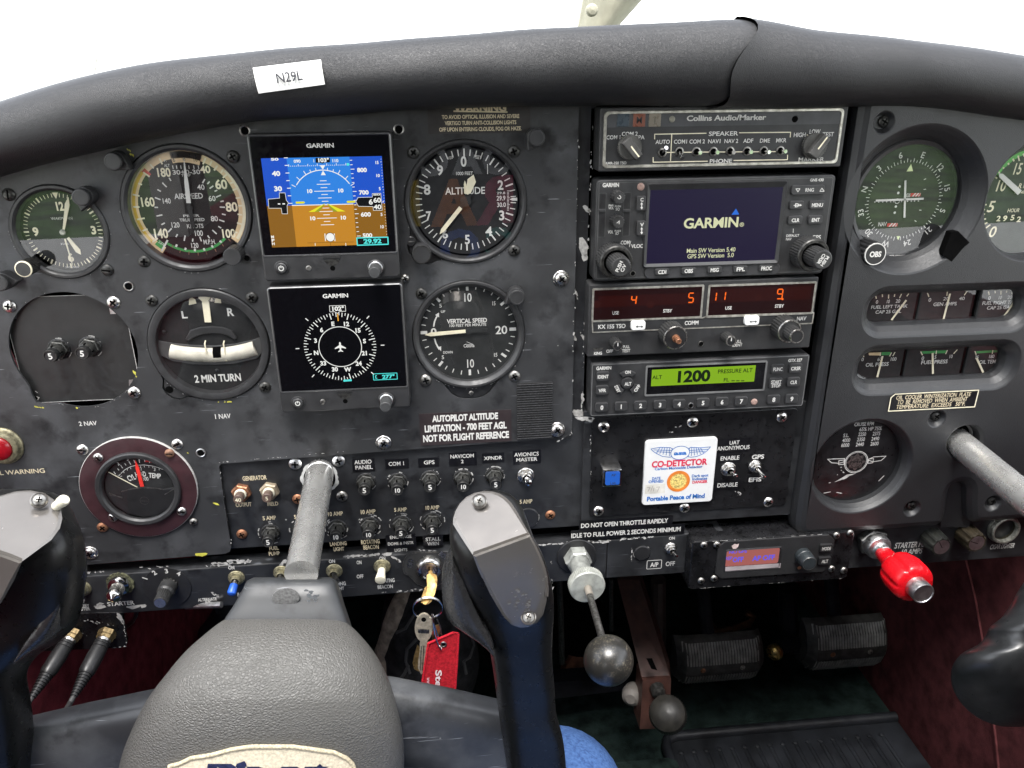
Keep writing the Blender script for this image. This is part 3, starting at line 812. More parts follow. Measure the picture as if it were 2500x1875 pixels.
g = MB(); prism(g, [(300, -340), (490, -340), (490, -30), (300, -20)], -50, -40, M_VOID); g.build('dark_backing', ov, smooth=0)
g = MB(); prism(g, [L('m', 1180, 560), L('m', 1400, 560), L('m', 1400, 960), L('m', 1180, 960)], -6, 4, M_VINYL); g.build('channel_floor', ov, smooth=0)
# winterization placard
X, Z, W_, H_ = dimL('l', 655, 1365, 1635, 1565, OH + .4)
pl = thing('placard', 'black placard with cream border about the oil cooler winterization plate', 'placard', X, OH, Z)
pts = [(X - W_ / 2 + 3, Z + H_ / 2), (X + W_ / 2, Z + H_ / 2 - 0), (X + W_ / 2 - .2, Z - H_ / 2 + 0), (X - W_ / 2, Z - H_ / 2), (X - W_ / 2, Z + H_ / 2 - 3)]
g = MB(); prism(g, pts, OH, OH + .5, M_LABEL, .1); stroke(g, inset(pts, .5), .8, OH + .56, M_LUME, True); g.build('plate', pl, smooth=0)
g = MB(); T(g, 'l', 'OIL  COOLER  WINTERIZATION  PLATE', 1150, 1412, 830, 44, M_CREAM, OH + .6, 1, shear=.1); T(g, 'l', 'TO  BE  REMOVED  WHEN  AMBIENT', 1138, 1464, 780, 44, M_CREAM, OH + .6, 1, shear=.1); T(g, 'l', 'TEMPERATURE  EXCEEDS   50°F.', 1120, 1518, 770, 44, M_CREAM, OH + .6, 1, shear=.1)
g.build('lettering', pl, smooth=0)
# ================================================================== screws, post lights, small shared parts
def screw_mesh(kind, m, r=3.6, washer=None):
    g = MB()
    if washer: lathe(g, (0, 0, 0), [(washer, 0), (washer, .5), (washer - .5, 1.0), (r, 1.1)], M_STEEL, 28, cap=False); b0 = 1.0
    else: b0 = 0
    dome = [(r, b0), (r, b0 + .5), (r * .9, b0 + 1.1), (r * .7, b0 + 1.6), (r * .42, b0 + 1.9)]
    lathe(g, (0, 0, 0), dome, m, 24)
    hh = b0 + 1.93
    if kind == 'x':
        for a in (0, PI / 2):
            s, c = math.sin(a), math.cos(a); l_, w_ = r * .55, r * .14
            flat(g, [(c * l_ - s * w_, s * l_ + c * w_), (c * l_ + s * w_, s * l_ - c * w_), (-c * l_ + s * w_, -s * l_ - c * w_), (-c * l_ - s * w_, -s * l_ + c * w_)], hh + a * .01, M_VOID)
    elif kind == '-': flat(g, [(-r * .72, -r * .13), (r * .72, -r * .13), (r * .72, r * .13), (-r * .72, r * .13)], hh, M_VOID)
    return g
SCREWS = {}
def screw(parent, key, x, y, style='black', h=0.0, name='screw', label=None):
    X, Z = L(key, x, y, h + 1.2)
    if style not in SCREWS:
        spec = dict(black=('x', M_SCRD, 3.9), slot=('-', M_SCRD, 3.9), silver=('x', M_STEEL, 4.2), pale=('-', M_STEEL, 3.9), washer=('x', M_STEEL, 4.3, 5.6), rust=('x', M_RUST, 3.9), small=('x', M_STEELD, 2.9), grey=('x', M_STEELD, 4.2), brown=('-', M_RUSTB, 3.3), light=('x', M_ALU, 4.6), slot_s=('-', M_STEEL, 3.4))[style]
        ob = screw_mesh(*spec).build('screw', None, loc=(0, 0, 0)); SCREWS[style] = ob.data
        bpy.data.objects.remove(ob)
    o = bpy.data.objects.new(name, SCREWS[style]); COL.objects.link(o); o.parent = parent
    b = base_of(parent); o.location = B((X - b[0], h - b[1], Z - b[2]))
    o.rotation_euler = (random.gauss(0, .05), random.uniform(0, PI), random.gauss(0, .05))
    if label: o['label'] = label
    return o
for k, x, y, s in (('a', 65, 583, 'slot'), ('a', 862, 1195, 'slot'), ('a', 1885, 275, 'black'), ('a', 1165, 1125, 'black'), ('a', 1225, 1443, 'black'), ('a', 2037, 1418, 'black'), ('b', 70, 328, 'silver'), ('b', 915, 297, 'silver'), ('b', 1082, 1028, 'silver'),
                   ('b', 2145, 985, 'black'), ('e', 190, 550, 'black'), ('e', 1137, 540, 'black'), ('e', 1140, 1475, 'black'), ('f', 228, 258, 'black'), ('f', 262, 960, 'grey'), ('f', 983, 928, 'grey'), ('f', 1362, 135, 'washer'), ('f', 1330, 1360, 'washer'),
                   ('p', 380, 8, 'washer'), ('n', 720, 215, 'pale'), ('n', 1557, 165, 'pale'), ('n', 1700, 848, 'small'), ('n', 790, 1123, 'washer'), ('d', 1612, 168, 'small')):
    screw(fp, k, x, y, s)
screw(fp, 'n', 900, 897, 'rust', label='rusty copper coloured screw')
for k, x, y, s in (('o', 923, 248, 'light'), ('o', 1412, 215, 'light'), ('o', 950, 645, 'rust'), ('o', 1450, 615, 'grey'), ('o', 322, 1040, 'rust'), ('p', 1990, 705, 'rust')):
    screw(bp, k, x, y, s, -3)
for x, y in ((327, 150), (1078, 110), (1833, 68), (283, 862), (1010, 835), (1718, 785)): screw(cf, 'j', x, y, 'silver', 1.5)
for k, x, y in (('k', 488, 290), ('m', 1168, 118), ('m', 980, 818), ('m', 1608, 778)): screw(ov, k, x, y, 'black', OH - 4.9)

def post_light(key, x, y, hx, hy, label, ang):
    """tip at (x, y); the hood points along ang (clockwise from up)"""
    X, Z = L(key, x, y, 13)
    t = thing('post_light', label, 'panel lamp', X, 0, Z, 'hooded post lamps beside the instruments')
    g = MB(); lathe(g, (X, 0, Z), [(4.2, 0), (4.2, 10), (5.2, 10.3), (5.2, 12.4), (4.8, 13), (4.1, 13.1), (4.0, 12.9)], M_BEZ, 28); g.build('cap', t)
    g = MB(); pts = circ(X, Z, 5.6, 20, ang + .8, ang + 2 * PI - .8) + [(X + 9.5 * math.sin(ang), Z + 9.5 * math.cos(ang))]
    prism(g, pts, 1, 8.5, M_BEZ, .6); g.build('hood', t)
    return t
post_light('a', 910, 315, 0, 0, 'hooded black lamp post at the upper left of the airspeed dial', math.radians(125))
post_light('a', 650, 605, 0, 0, 'hooded black lamp post overlapping the upper right of the clock', math.radians(200))
post_light('e', 1355, 412, 0, 0, 'hooded black lamp post above right of the altimeter', math.radians(215))
post_light('f', 1003, 290, 0, 0, 'hooded lamp post overlapping the vertical speed dial rim', math.radians(235))
post_light('b', -12, 140, 0, 0, 'lamp post cut off by the left edge of the photo', math.radians(90))

def rotary(mb, o, r, h, m=None, flutes=0, depth=.4, tip=None, taper=1.0, n=36):
    prof = [(r, 0), (r, h - .5), (r * .96 * taper, h - .1), (r * .9 * taper, h)]
    return lathe(mb, o, prof, m or M_KNOB, n, ridge=(flutes, depth, 0, 1) if flutes else None, mcap=tip)

# ================================================================== round instruments
def ring_case(parent, c, r, rd, hd=-5.0, m=None, name='bezel', lip=1.4):
    """bezel ring of outer radius r around a dial of radius rd sunk to hd"""
    g = MB(); lathe(g, (c[0], 0, c[1]), [(r, -2.5), (r, lip * .4), (r - .7, lip), (rd + (r - rd) * .55, lip), (rd + (r - rd) * .35, lip - .7), (rd + 1.1, lip - 1.6), (rd + .7, hd), (rd - 1.5, hd)], m or M_BEZ, 64, cap=False)
    return g.build(name, parent, smooth=25)
def dial_disc(parent, c, rd, hd, m): 
    g = MB(); flat(g, circ(c[0], c[1], rd + 1, 64), hd, m); return g.build('dial_face', parent, smooth=0)
def glass_of(parent, c, r, h):
    g = MB(); flat(g, circ(c[0], c[1], r, 56), h, M_GLASS); return g.build('glass', parent, smooth=0)
def dcen(key, x, y, hd): return L(key, x, y, hd)
# --- clock
HD = -5.0
t = thing('clock', 'round black eight day clock with cream hands at the upper left', 'clock', C_CLK[0], 0, C_CLK[1])
ring_case(t, C_CLK, 29.3, 24.6, HD)
c = C_CLK; dial_disc(t, c, 24.6, HD, M_DIAL)
g = MB(); S6 = 2 * PI / 60
ticks(g, *c, 20.9, 23.3, [S6 * i for i in range(60) if i % 5], .42, HD + .12, M_LUME); ticks(g, *c, 20.6, 23.7, [S6 * 5 * i for i in range(1, 12)], 1.0, HD + .12, M_LUME)
flat(g, [(c[0] - 1.8, c[1] + 23.7), (c[0] + 1.8, c[1] + 23.7), (c[0], c[1] + 19.8)], HD + .12, M_LUME)
for s, x, y, w, hp in (('12', 478, 675, 72, 66), ('3', 757, 868, 44, 62), ('6', 572, 1090, 46, 62), ('9', 288, 880, 46, 64)): T(g, 'a', s, x, y, w, hp, M_LUME, HD + .12, 3)
T(g, 'a', 'WAKMANN', 500, 773, 176, 22, M_WHITE, HD + .12, 0); T(g, 'a', '8 DAYS', 522, 980, 60, 16, M_WHITE, HD + .12, 0); T(g, 'a', 'SWISS MADE', 585, 1168, 110, 14, M_WHITE, HD + .12, 0)
g.build('markings', t, smooth=0)
P0 = L('a', 512, 885, HD + 1.5)
for nm, p0, p1, w0, w1, hh in (('hour_hand', (548, 930), (655, 1068), 1.6, 3.2, 1.2), ('minute_hand', (515, 865), (553, 600), 1.2, 2.8, 1.8), ('second_hand', (524, 940), (590, 1160), .9, .5, 2.2)):
    g = MB(); needleL(g, 'a', p0, p1, w0, w1, HD + hh, M_LUME, .22); g.build(nm, t, smooth=0)
g = MB(); lathe(g, (P0[0], HD, P0[1]), [(1.9, .5), (1.9, 2.4), (1.4, 2.6)], M_STEELD, 20); g.build('hub', t)
glass_of(t, c, 25.6, -.4)
X, Z = L('a', 188, 1185, 16); g = MB(); lathe(g, (X, 0, Z), [(3, 0), (3, 4), (4.9, 4.5), (4.9, 14.5), (4.5, 15.5), (4.0, 16)], M_SCRD, ridge=(30, .35, 2, 3)); 
lathe(g, (X, 0, Z), [(5.0, 15.2), (5.0, 15.9), (4.3, 16.15)], M_LUME, 32, cap=False); flat(g, circ(X, Z, 4.3, 28), 16.12, M_KNOB); g.build('winding_knob', t)
# --- airspeed
t = thing('airspeed_indicator', 'round airspeed dial with white, green and yellow arcs reading zero', 'airspeed dial', C_ASI[0], 0, C_ASI[1])
ring_case(t, C_ASI, 39.6, 34.4, HD); c = L('a', 1530, 688, HD); dial_disc(t, C_ASI, 34.4, HD, mat('dial_brown_black', (.015, .013, .013), .7, spec=.2))
g = MB(); h = HD + .12
A = lambda p0, p1, w, m, off=0, hh=h: arcL(g, 'a', p0, p1, c, w, hh, m, off)
A((1388, 292), (1628, 292), 6.8, M_TAN); A((1330, 1035), (1915, 965), 6.6, M_TAN)
A((1835, 945), (1360, 962), 1.6, M_GREEN, 0, h + .05); A((1345, 985), (1252, 985), 4.2, M_GREEN, 0, h + .05)
A((1818, 385), (1925, 940), 1.9, M_LUME, 0, h + .02); A((1232, 965), (1158, 400), 1.9, M_YEL, 0, h + .02); A((1160, 405), (1180, 375), 5, M_RED, -1.5, h + .05)
g.build('coloured_arcs', t, smooth=0); g = MB(); h = HD + .2
for s, x, y, w, hp in (('180', 1320, 400, 122, 70), ('40', 1662, 376, 82, 58), ('60', 1790, 497, 98, 74), ('80', 1875, 680, 96, 72), ('100', 1846, 895, 120, 68), ('140', 1297, 895, 126, 74), ('160', 1190, 640, 122, 72)):
    T(g, 'a', s, x, y, w, hp, M_LUME, h, 2)
for s, x, y, w, hp in (('40', 1627, 520, 60, 42), ('60', 1717, 612, 58, 42), ('80', 1736, 775, 58, 42), ('100', 1606, 893, 74, 44), ('120', 1417, 826, 74, 42), ('140', 1346, 632, 74, 42), ('120', 1574, 992, 66, 40), ('AIRSPEED', 1528, 592, 232, 44), ('TEMP', 1506, 425, 76, 20),
                       ('PIPER', 1548, 752, 134, 20), ('TRUE SPEED', 1556, 785, 204, 24), ('KNOTS', 1580, 835, 136, 34), ('M.P.H.', 1697, 963, 102, 38), ('30+0-30', 1508, 398, 228, 36), ('P.', 1338, 305, 20, 22), ('ALT', 1352, 345, 44, 24)):
    T(g, 'a', s, x, y, w, hp, M_WHITE, h, 1)
T(g, 'a', 'W.P.T.', 1310, 975, 62, 24, M_WHITE, h, 1, rot=-.7 + PI)
for s, x, y, w in (('6', 1408, 298, 22), ('8', 1490, 290, 22), ('10', 1580, 296, 40), ('150', 1384, 1045, 62), ('140', 1526, 1090, 66), ('130', 1683, 1090, 62), ('120', 1840, 1030, 60)): T(g, 'a', s, x, y, w, 36, M_DIAL, h, 0)
def tick2(key, p0, p1, w, m, hh=None): strokeL(g, key, [p0, p1], w, hh if hh is not None else h, m)
for p0, p1 in (((1290, 285), (1315, 335)), ((1215, 335), (1245, 368)), ((1160, 400), (1212, 436)), ((1120, 490), (1150, 500)), ((1075, 580), (1130, 592)), ((1080, 680), (1130, 682)), ((1110, 783), (1172, 772)), ((1155, 875), (1195, 860)), ((1235, 965), (1278, 935)), ((1645, 335), (1665, 285)), ((1700, 345), (1715, 310)), ((1735, 385), (1762, 345)), ((1790, 405), (1810, 375)), ((1805, 445), (1840, 415)), ((1865, 490), (1895, 478)), ((1885, 545), (1925, 530)), ((1910, 610), (1950, 605)), ((1930, 672), (1970, 670)), ((1925, 740), (1960, 745)), ((1920, 810), (1960, 822)), ((1890, 880), (1925, 890))):
    tick2('a', p0, p1, 1.0, M_LUME)
for p0, p1 in (((1370, 445), (1385, 470)), ((1315, 485), (1350, 520)), ((1275, 540), (1303, 555)), ((1255, 605), (1300, 622)), ((1252, 684), (1280, 685)), ((1268, 755), (1315, 745)), ((1308, 825), (1335, 810)), ((1362, 885), (1390, 855)), ((1425, 925), (1438, 902)), ((1492, 955), (1500, 912)), ((1560, 962), (1562, 938)), ((1632, 960), (1618, 922)), ((1698, 935), (1682, 912)), ((1755, 900), (1720, 868)), ((1792, 852), (1768, 838)), ((1818, 800), (1775, 785)), ((1828, 745), (1798, 738)), ((1823, 684), (1780, 682)), ((1812, 632), (1785, 638)), ((1790, 585), (1750, 602)), ((1760, 545), (1738, 555)), ((1728, 510), (1698, 532)), ((1698, 475), (1680, 495)), ((1660, 455), (1640, 488))):
    tick2('a', p0, p1, .8, M_WHITE)
for x in (1398, 1428, 1463, 1495, 1528, 1568, 1605): tick2('a', (x, 345), (x + 5, 372), .5, M_WHITE)
for x in (1398, 1440, 1535, 1580): tick2('a', (x, 250), (x + 3, 275), .4, M_DIAL, h + .1)
for p0, p1 in (((1395, 1010), (1400, 990)), ((1456, 1052), (1462, 1032)), ((1530, 1068), (1532, 1040)), ((1607, 1075), (1604, 1050)), ((1676, 1065), (1668, 1038)), ((1752, 1045), (1740, 1020)), ((1810, 1000), (1800, 980)), ((1868, 960), (1850, 940))): tick2('a', p0, p1, .5, M_RUSTB, h + .1)
for p0, p1 in (((1425, 1005), (1433, 985)), ((1500, 1030), (1505, 1012)), ((1578, 1040), (1580, 1018)), ((1658, 1035), (1650, 1015)), ((1725, 1010), (1715, 992)), ((1795, 970), (1780, 955))): tick2('a', p0, p1, 1.2, M_WHITE, h + .1)
tick2('a', (1308, 1040), (1358, 950), 1.1, M_WHITE, h + .1)
g.build('markings', t, smooth=0)
g = MB(); needleL(g, 'a', (1528, 650), (1487, 280), 2.7, 2.4, HD + 2.0, M_WHITE, .55); P0 = L('a', 1537, 690, HD + 1.6)
needleL(g, 'a', (1565, 850), (1526, 640), 2.7, 2.3, HD + 1.9, M_DIALG, .1); g.build('needle', t, smooth=0)
g = MB(); lathe(g, (P0[0], HD, P0[1]), [(1.8, .4), (1.8, 2.3), (.5, 2.5)], M_DIALG, 20); g.build('hub', t)
glass_of(t, C_ASI, 35.5, -.4)
X, Z = L('a', 1880, 1085, 12); g = MB(); rotary(g, (X, 0, Z), 5.6, 12.5, M_BEZ, 26, .3); g.build('setting_knob', t)
# --- nav blank plate with two breakers
HP = -4.2
x0, z1_ = L('b', 125, 720, HP)[0], L('b', 490, 240, HP)[1]; x1, z0_ = L('b', 1080, 680, HP)[0], L('b', 640, 1090, HP)[1]
t = thing('blanking_plate', 'flat black blanking plate seen through the empty round navigation cutout', 'cover plate', (x0 + x1) / 2, HP, (z0_ + z1_) / 2)
g = MB(); pts = [(x0, z0_), (x1, z0_), (x1, z1_), (x0, z1_)]; prism(g, pts, HP - 1.5, HP, mat('satin_black_sheet', (.020, .020, .020), .42, vary=.1), .15)
stroke(g, pts, .45, HP + .02, M_CHIP, True); g.build('plate', t, smooth=0)
g = MB()
for k in ([(885, 335), (940, 385), (893, 388)], [(142, 370), (135, 428), (102, 420)], [(1045, 920), (1080, 915), (1062, 972), (1045, 970)]): flat(g, [L('b', *q, HP + .15) for q in k], HP + .15, M_ALU)
flat(g, [L('b', *q, HP + .3) for q in ((238, 1045), (262, 1020), (275, 1050), (322, 1062), (300, 1098), (258, 1098))], HP + .3, M_CHIP); flat(g, [L('b', *q, HP + .4) for q in ((280, 1050), (308, 1065), (300, 1088), (285, 1080))], HP + .4, M_VOID)
g.build('corner_tab', t, smooth=0)
g = MB(); flat(g, circ(*C_NAV, 56, 40), -30, M_VOID); g.build('dark_void', t, smooth=0)

# --- turn and bank
t = thing('turn_indicator', 'two minute turn and slip indicator with ball in a curved tube', 'turn dial', C_TC[0], 0, C_TC[1])
g = MB(); holed(g, lobe(C_TC, 39.2, math.radians(-138), 7.6, .2), [circ(*C_TC, 36, 48)], -.8, M_BEZ, 2); g.build('flange', t)
hx = L('b', 1372, 1000, -.6); g = MB(); flat(g, circ(*hx, 2.6, 20), -.7, M_VOID); g.build('screw_hole', t, smooth=0)
g = MB(); lathe(g, (C_TC[0], 0, C_TC[1]), [(39.3, -1), (39.2, .8), (38.5, 1.5), (36.2, 1.7), (34.0, 1.2), (33.4, -3)], M_BEZ, 64, cap=False); g.build('bezel', t, smooth=25)
dial_disc(t, C_TC, 33.5, -3, M_DIAL); c = C_TC; h = -2.85
g = MB()
T(g, 'b', 'L', 1490, 392, 48, 56, M_WHITE, h, 2); T(g, 'b', 'R', 1862, 370, 52, 62, M_WHITE, h, 2); T(g, 'b', '2 MIN TURN', 1765, 905, 380, 58, M_WHITE, h, 2)
for q in ([(1530, 315), (1532, 268), (1550, 250), (1582, 268), (1592, 302)], [(1738, 295), (1745, 262), (1765, 245), (1788, 265), (1792, 300)]): flat(g, [L('b', *p, h) for p in q], h, M_LUME)
g.build('markings', t, smooth=0)
g = MB(); q = [(1605, 235), (1705, 235), (1700, 262), (1683, 285), (1692, 285), (1712, 455), (1658, 455), (1635, 285), (1625, 275), (1607, 258)]
prism(g, [L('b', *p, -2) for p in q], -2.8, -2, M_LUME, .1); g.build('needle', t, smooth=0)
g = MB()
q = [L('b', *p, -1.5) for p in ((1500, 590), (1540, 520), (1620, 495), (1710, 488), (1800, 495), (1880, 525), (1918, 580))]; q2 = [L('b', *p, -1.5) for p in ((1900, 600), (1850, 565), (1780, 548), (1705, 545), (1630, 555), (1570, 580), (1525, 610))]
prism(g, q + q2, -3, -1.4, M_BEZ, .5); g.build('mask', t)
g = MB(); q = [(1262, 600), (1400, 625), (1560, 640), (1740, 645), (1900, 630), (2040, 600), (2125, 570), (2130, 690), (2080, 750), (1900, 790), (1740, 800), (1560, 795), (1400, 770), (1280, 715)]
prism(g, [L('b', *p, -2) for p in q], -3, -2, mat('grey_recess', (.06, .06, .06), .5), .3); g.build('tube_recess', t)
M_FLUID = mat('milky_fluid', (.66, .62, .52), .25, vary=.15, vscale=60)
ctl = [Vector((*L('b', x, y, -1.5),)) for x, y in ((1378, 690), (1470, 707), (1600, 718), (1730, 722), (1860, 712), (1980, 690), (2066, 666))]
q0 = []
for i in range(len(ctl) - 1):
    for j in range(8):
        f = j / 8; a_, b_, c_, d_ = ctl[max(0, i - 1)], ctl[i], ctl[i + 1], ctl[min(len(ctl) - 1, i + 2)]
        q0.append(.5 * ((2 * b_) + (c_ - a_) * f + (2 * a_ - 5 * b_ + 4 * c_ - d_) * f * f + (3 * b_ - a_ - 3 * c_ + d_) * f ** 3))
q0.append(ctl[-1])
g = MB(); tube(g, [(p.x, -4.7, p.y) for p in q0], [5.8] * len(q0), M_FLUID, 24); g.build('level_tube', t, smooth=60)
g = MB(); bx, bz = L('b', 1760, 720, 0); lathe(g, (bx - 2.6, -4.7, bz), [(.1, 0), (5.9, .02), (5.95, 2.6), (5.9, 5.3), (.1, 5.32)], M_VOID, 24, axis=(1, 0, .02)); g.build('ball', t)
for xa, xb in ((1645, 1680), (1798, 1826)):
    g = MB(); p0, p1 = L('b', xa, 628, 3), L('b', xb, 792, 3); pm = ((p0[0] + p1[0]) / 2 + (.3), (p0[1] + p1[1]) / 2)
    tube(g, [(p0[0], -3, p0[1]), (p0[0], -.4, p0[1] - 1.2), (pm[0], 1.0, pm[1]), (p1[0], -.4, p1[1] + 1.2), (p1[0], -3, p1[1])], .5, M_LUME, 8); g.build('centre_wire', t)
for x, y in ((1327, 535), (2085, 512), (1757, 848)):
    g = MB(); X, Z = L('b', x, y, -2); lathe(g, (X, -3, Z), [(1.5, 0), (1.4, .6), (.4, .9)], M_BLK, 14); g.build('rivet', t)
glass_of(t, c, 34.2, 1.5)
# --- altimeter
t = thing('altimeter', 'round black altimeter dial marked ALTITUDE with cream hands', 'altimeter', C_ALT[0], 0, C_ALT[1])
g = MB(); holed(g, lobe(C_ALT, 39.4, math.radians(-135), 9.6, .265), [circ(*C_ALT, 37.5, 48)], -1.0, M_BLK, 2); g.build('flange', t)
g = MB(); lathe(g, (C_ALT[0], 0, C_ALT[1]), [(39.5, -1.2), (39.4, .6), (38.8, 1.2), (37.6, 1.2), (36.6, .2), (35.2, -4), (34, -4)], M_BEZ, 64, cap=False); g.build('bezel', t, smooth=25)
HA = -4; c = L('e', 681, 1003, HA); dial_disc(t, C_ALT, 35, HA, M_DIAL); h = HA + .12
g = MB(); ticks(g, *c, 28.2, 32.2, [2 * PI * i / 50 for i in range(50) if i % 5 and i not in (11, 12, 13, 14)], .62, h, M_WHITE); ticks(g, *c, 27.6, 32.6, [2 * PI * i / 10 for i in range(10)], .95, h, M_WHITE); ticks(g, *c, 29.5, 33, [2 * PI * i / 50 for i in (11, 12, 13, 14)], .62, h, M_WHITE)
for s, x, y, w, hp in (('0', 662, 632, 54, 94), ('1', 888, 703, 18, 90), ('2', 1010, 855, 54, 86), ('3', 1022, 1140, 58, 88), ('4', 900, 1290, 60, 84), ('5', 698, 1367, 52, 84), ('6', 487, 1318, 56, 76), ('7', 330, 1145, 46, 84), ('8', 318, 897, 62, 92), ('9', 440, 715, 58, 90)): T(g, 'e', s, x, y, w, hp, M_WHITE, h, 2)
T(g, 'e', 'ALTITUDE', 678, 908, 374, 66, M_WHITE, h, 1); T(g, 'e', '1000 FEET', 668, 745, 165, 32, M_WHITE, h, 1); T(g, 'e', '100', 537, 598, 48, 30, M_WHITE, h, 0, rot=.25); T(g, 'e', 'FEET', 795, 592, 74, 32, M_WHITE, h, 1, rot=-.2)
T(g, 'e', '29.9', 1015, 978, 84, 44, M_WHITE, h, 1); T(g, 'e', '30.0', 1018, 1040, 84, 42, M_WHITE, h, 1); T(g, 'e', '29.8', 1015, 930, 80, 22, M_WHITE, h, 1)
for i in range(15): strokeL(g, 'e', [(1072, 910 + 13 * i), (1090 + (8 if i % 5 == 0 else 0), 910 + 13 * i)], .35, h, M_WHITE)
flat(g, [L('e', *p, h) for p in ((1095, 990), (1125, 975), (1168, 975), (1168, 1003), (1125, 1003))], h + .05, M_WHITE)
g.build('markings', t, smooth=0)
for nm, p0, p1, w0, w1, hh, m in (('ten_thousand_hand', (683, 935), (674, 812), 2.0, 1.6, .7, M_LUME), ('thousand_hand', (700, 945), (757, 757), 3.0, 5.6, 1.2, M_LUME), ('hundred_hand', (636, 1068), (438, 1318), 2.6, 2.6, 1.8, M_LUME)):
    g = MB(); needleL(g, 'e', p0, p1, w0, w1, HA + hh, m, .3 if nm != 'hundred_hand' else .14); g.build(nm, t, smooth=0)
g = MB(); needleL(g, 'e', (640, 1065), (735, 935), 2.6, 2.2, HA + 1.6, M_DIALG, .1); lathe(g, (c[0], HA, c[1]), [(3.6, .4), (3.6, 1.9), (1, 2.2)], M_DIALG, 28); g.build('hub', t)
glass_of(t, C_ALT, 36, -.9)
X, Z = L('e', 268, 1510, 10); g = MB(); rotary(g, (X, -1, Z), 6.2, 11, M_BEZ, 0); lathe(g, (X, 9.2, Z), [(5.9, 0), (5.9, .9), (5.2, .9)], M_SCRD, 32, cap=False); g.build('setting_knob', t)
X, Z = L('e', 165, 1388, 0); g = MB(); lathe(g, (X, -1, Z), [(3.2, 0), (3.2, .6), (2.8, .9)], M_BLK, 24); flat(g, [(X - 2.6, Z - .35), (X + 2.6, Z - .35), (X + 2.6, Z + .35), (X - 2.6, Z + .35)], -.02, M_STEELD); g.build('screw', t)
# --- vertical speed
t = thing('vertical_speed_indicator', 'round charcoal vertical speed dial with needle near zero', 'vertical speed dial', C_VSI[0], 0, C_VSI[1])
g = MB(); holed(g, lobe(C_VSI, 38.7, PI, 8.1, .39), [circ(*C_VSI, 36, 48)], -.8, M_BLK, 2); g.build('flange', t)
g = MB(); lathe(g, (C_VSI[0], 0, C_VSI[1]), [(38.7, -1), (38.6, .8), (38, 1.6), (36.6, 1.6), (34.2, -.6), (33.6, -3)], mat('bezel_grey', (.034, .034, .035), .45), 64, cap=False); g.build('bezel', t, smooth=25)
dial_disc(t, C_VSI, 34, -3, M_DIALG); HV = -3; h = HV + .12; c = L('f', 610, 556, HV)
g = MB(); angs = [math.radians(-90 + q) for q in range(0, 360, 9)]
def vs_ang(v): return math.radians(-90 + v)
ticks(g, *c, 30.3, 32.8, [vs_ang(9 * i + 4.2 * 0) for i in range(40)], .62, h, M_WHITE) if False else None
up = [0, 11, 22, 33, 45, 57, 66, 76, 90, 103, 115, 127, 139, 147, 155, 163, 171, 180]
for q in [10, 20, 30, 40, 58, 68, 79, 101, 112, 123, 133, 150, 160, 170]:
    for sg in (1, -1): ticks(g, *c, 29.6, 32.6, [vs_ang(sg * q)], .62, h, M_WHITE)
for q in (49, 90, 142): 
    for sg in (1, -1): ticks(g, *c, 28.6, 32.8, [vs_ang(sg * q)], 1.7, h, M_WHITE)
ticks(g, *c, 28.4, 33, [vs_ang(0), vs_ang(180)], 2.3, h, M_WHITE)
for s, x, y, w, hp, b in (('10', 598, 285, 74, 68, 1), ('10', 620, 820, 70, 66, 1), ('20', 875, 548, 98, 66, 1), ('0', 327, 562, 46, 54, 2), ('5', 383, 352, 22, 30, 1), ('15', 813, 333, 32, 32, 1), ('5', 402, 770, 22, 30, 1), ('15', 827, 750, 34, 30, 1), ('VERTICAL SPEED', 598, 474, 324, 35, 2), ('100 FEET PER MINUTE', 602, 509, 304, 22, 1), ('UP', 403, 400, 36, 20, 1), ('DOWN', 443, 730, 80, 20, 1), ('Cessna', 613, 676, 88, 26, 1)):
    T(g, 'f', s, x, y, w, hp, M_WHITE, h, b)
strokeL(g, 'f', [(595, 645), (648, 667), (585, 665)], .3, h, M_WHITE)
for pts, tip in ((((328, 520), (335, 480), (348, 450), (360, 430)), ((340, 428), (370, 408), (372, 448))), (((335, 620), (345, 655), (358, 680), (372, 705)), ((362, 688), (388, 722), (388, 682)))):
    strokeL(g, 'f', pts, 1.0, h, M_WHITE); flat(g, [L('f', *p, h) for p in tip], h + .03, M_WHITE)
g.build('markings', t, smooth=0)
g = MB(); needleL(g, 'f', (586, 560), (256, 590), 2.2, 2.6, HV + 1.8, M_LUME, .14); g.build('needle', t, smooth=0)
g = MB(); needleL(g, 'f', (590, 558), (775, 552), 2.2, 2.6, HV + 1.7, M_DIALG, .05); lathe(g, (c[0], HV, c[1]), [(2.1, .3), (2.1, 2), (.6, 2.2)], M_DIALG, 20); g.build('hub', t, smooth=30)
glass_of(t, C_VSI, 35.2, 0)
X, Z = L('f', 632, 1062, 0); g = MB(); lathe(g, (X, -1, Z), [(1.6, 0), (1.6, .8), (1.2, 1.1)], M_STEELD, 18); g.build('adjusting_screw', t)
# --- cylinder head temperature
C_CYL = (-218, -269.5)
t = thing('cylinder_temperature_gauge', 'small black cylinder head temperature gauge in a maroon ring', 'temperature gauge', C_CYL[0], 0, C_CYL[1])
M_MRING = mat('maroon_anodised', (.040, .016, .019), .42, vary=.15)
g = MB(); lathe(g, (C_CYL[0], 0, C_CYL[1]), [(40, 0), (40, 1.6), (39.6, 2)], M_CHIP, 64, cap=False); lathe(g, (C_CYL[0], 0, C_CYL[1]), [(39.6, 2.0), (39.2, 2.1), (28, 2.1)], M_MRING, 64, cap=False); g.build('adapter_ring', t, smooth=30)
g = MB(); lathe(g, (C_CYL[0], 0, C_CYL[1]), [(28.9, 2), (28.7, 4.2), (27.8, 4.8), (25.6, 4.6), (24.4, 3.4), (23.8, 1.0), (23, 1.0)], M_BEZ, 56, cap=False); g.build('bezel', t, smooth=25)
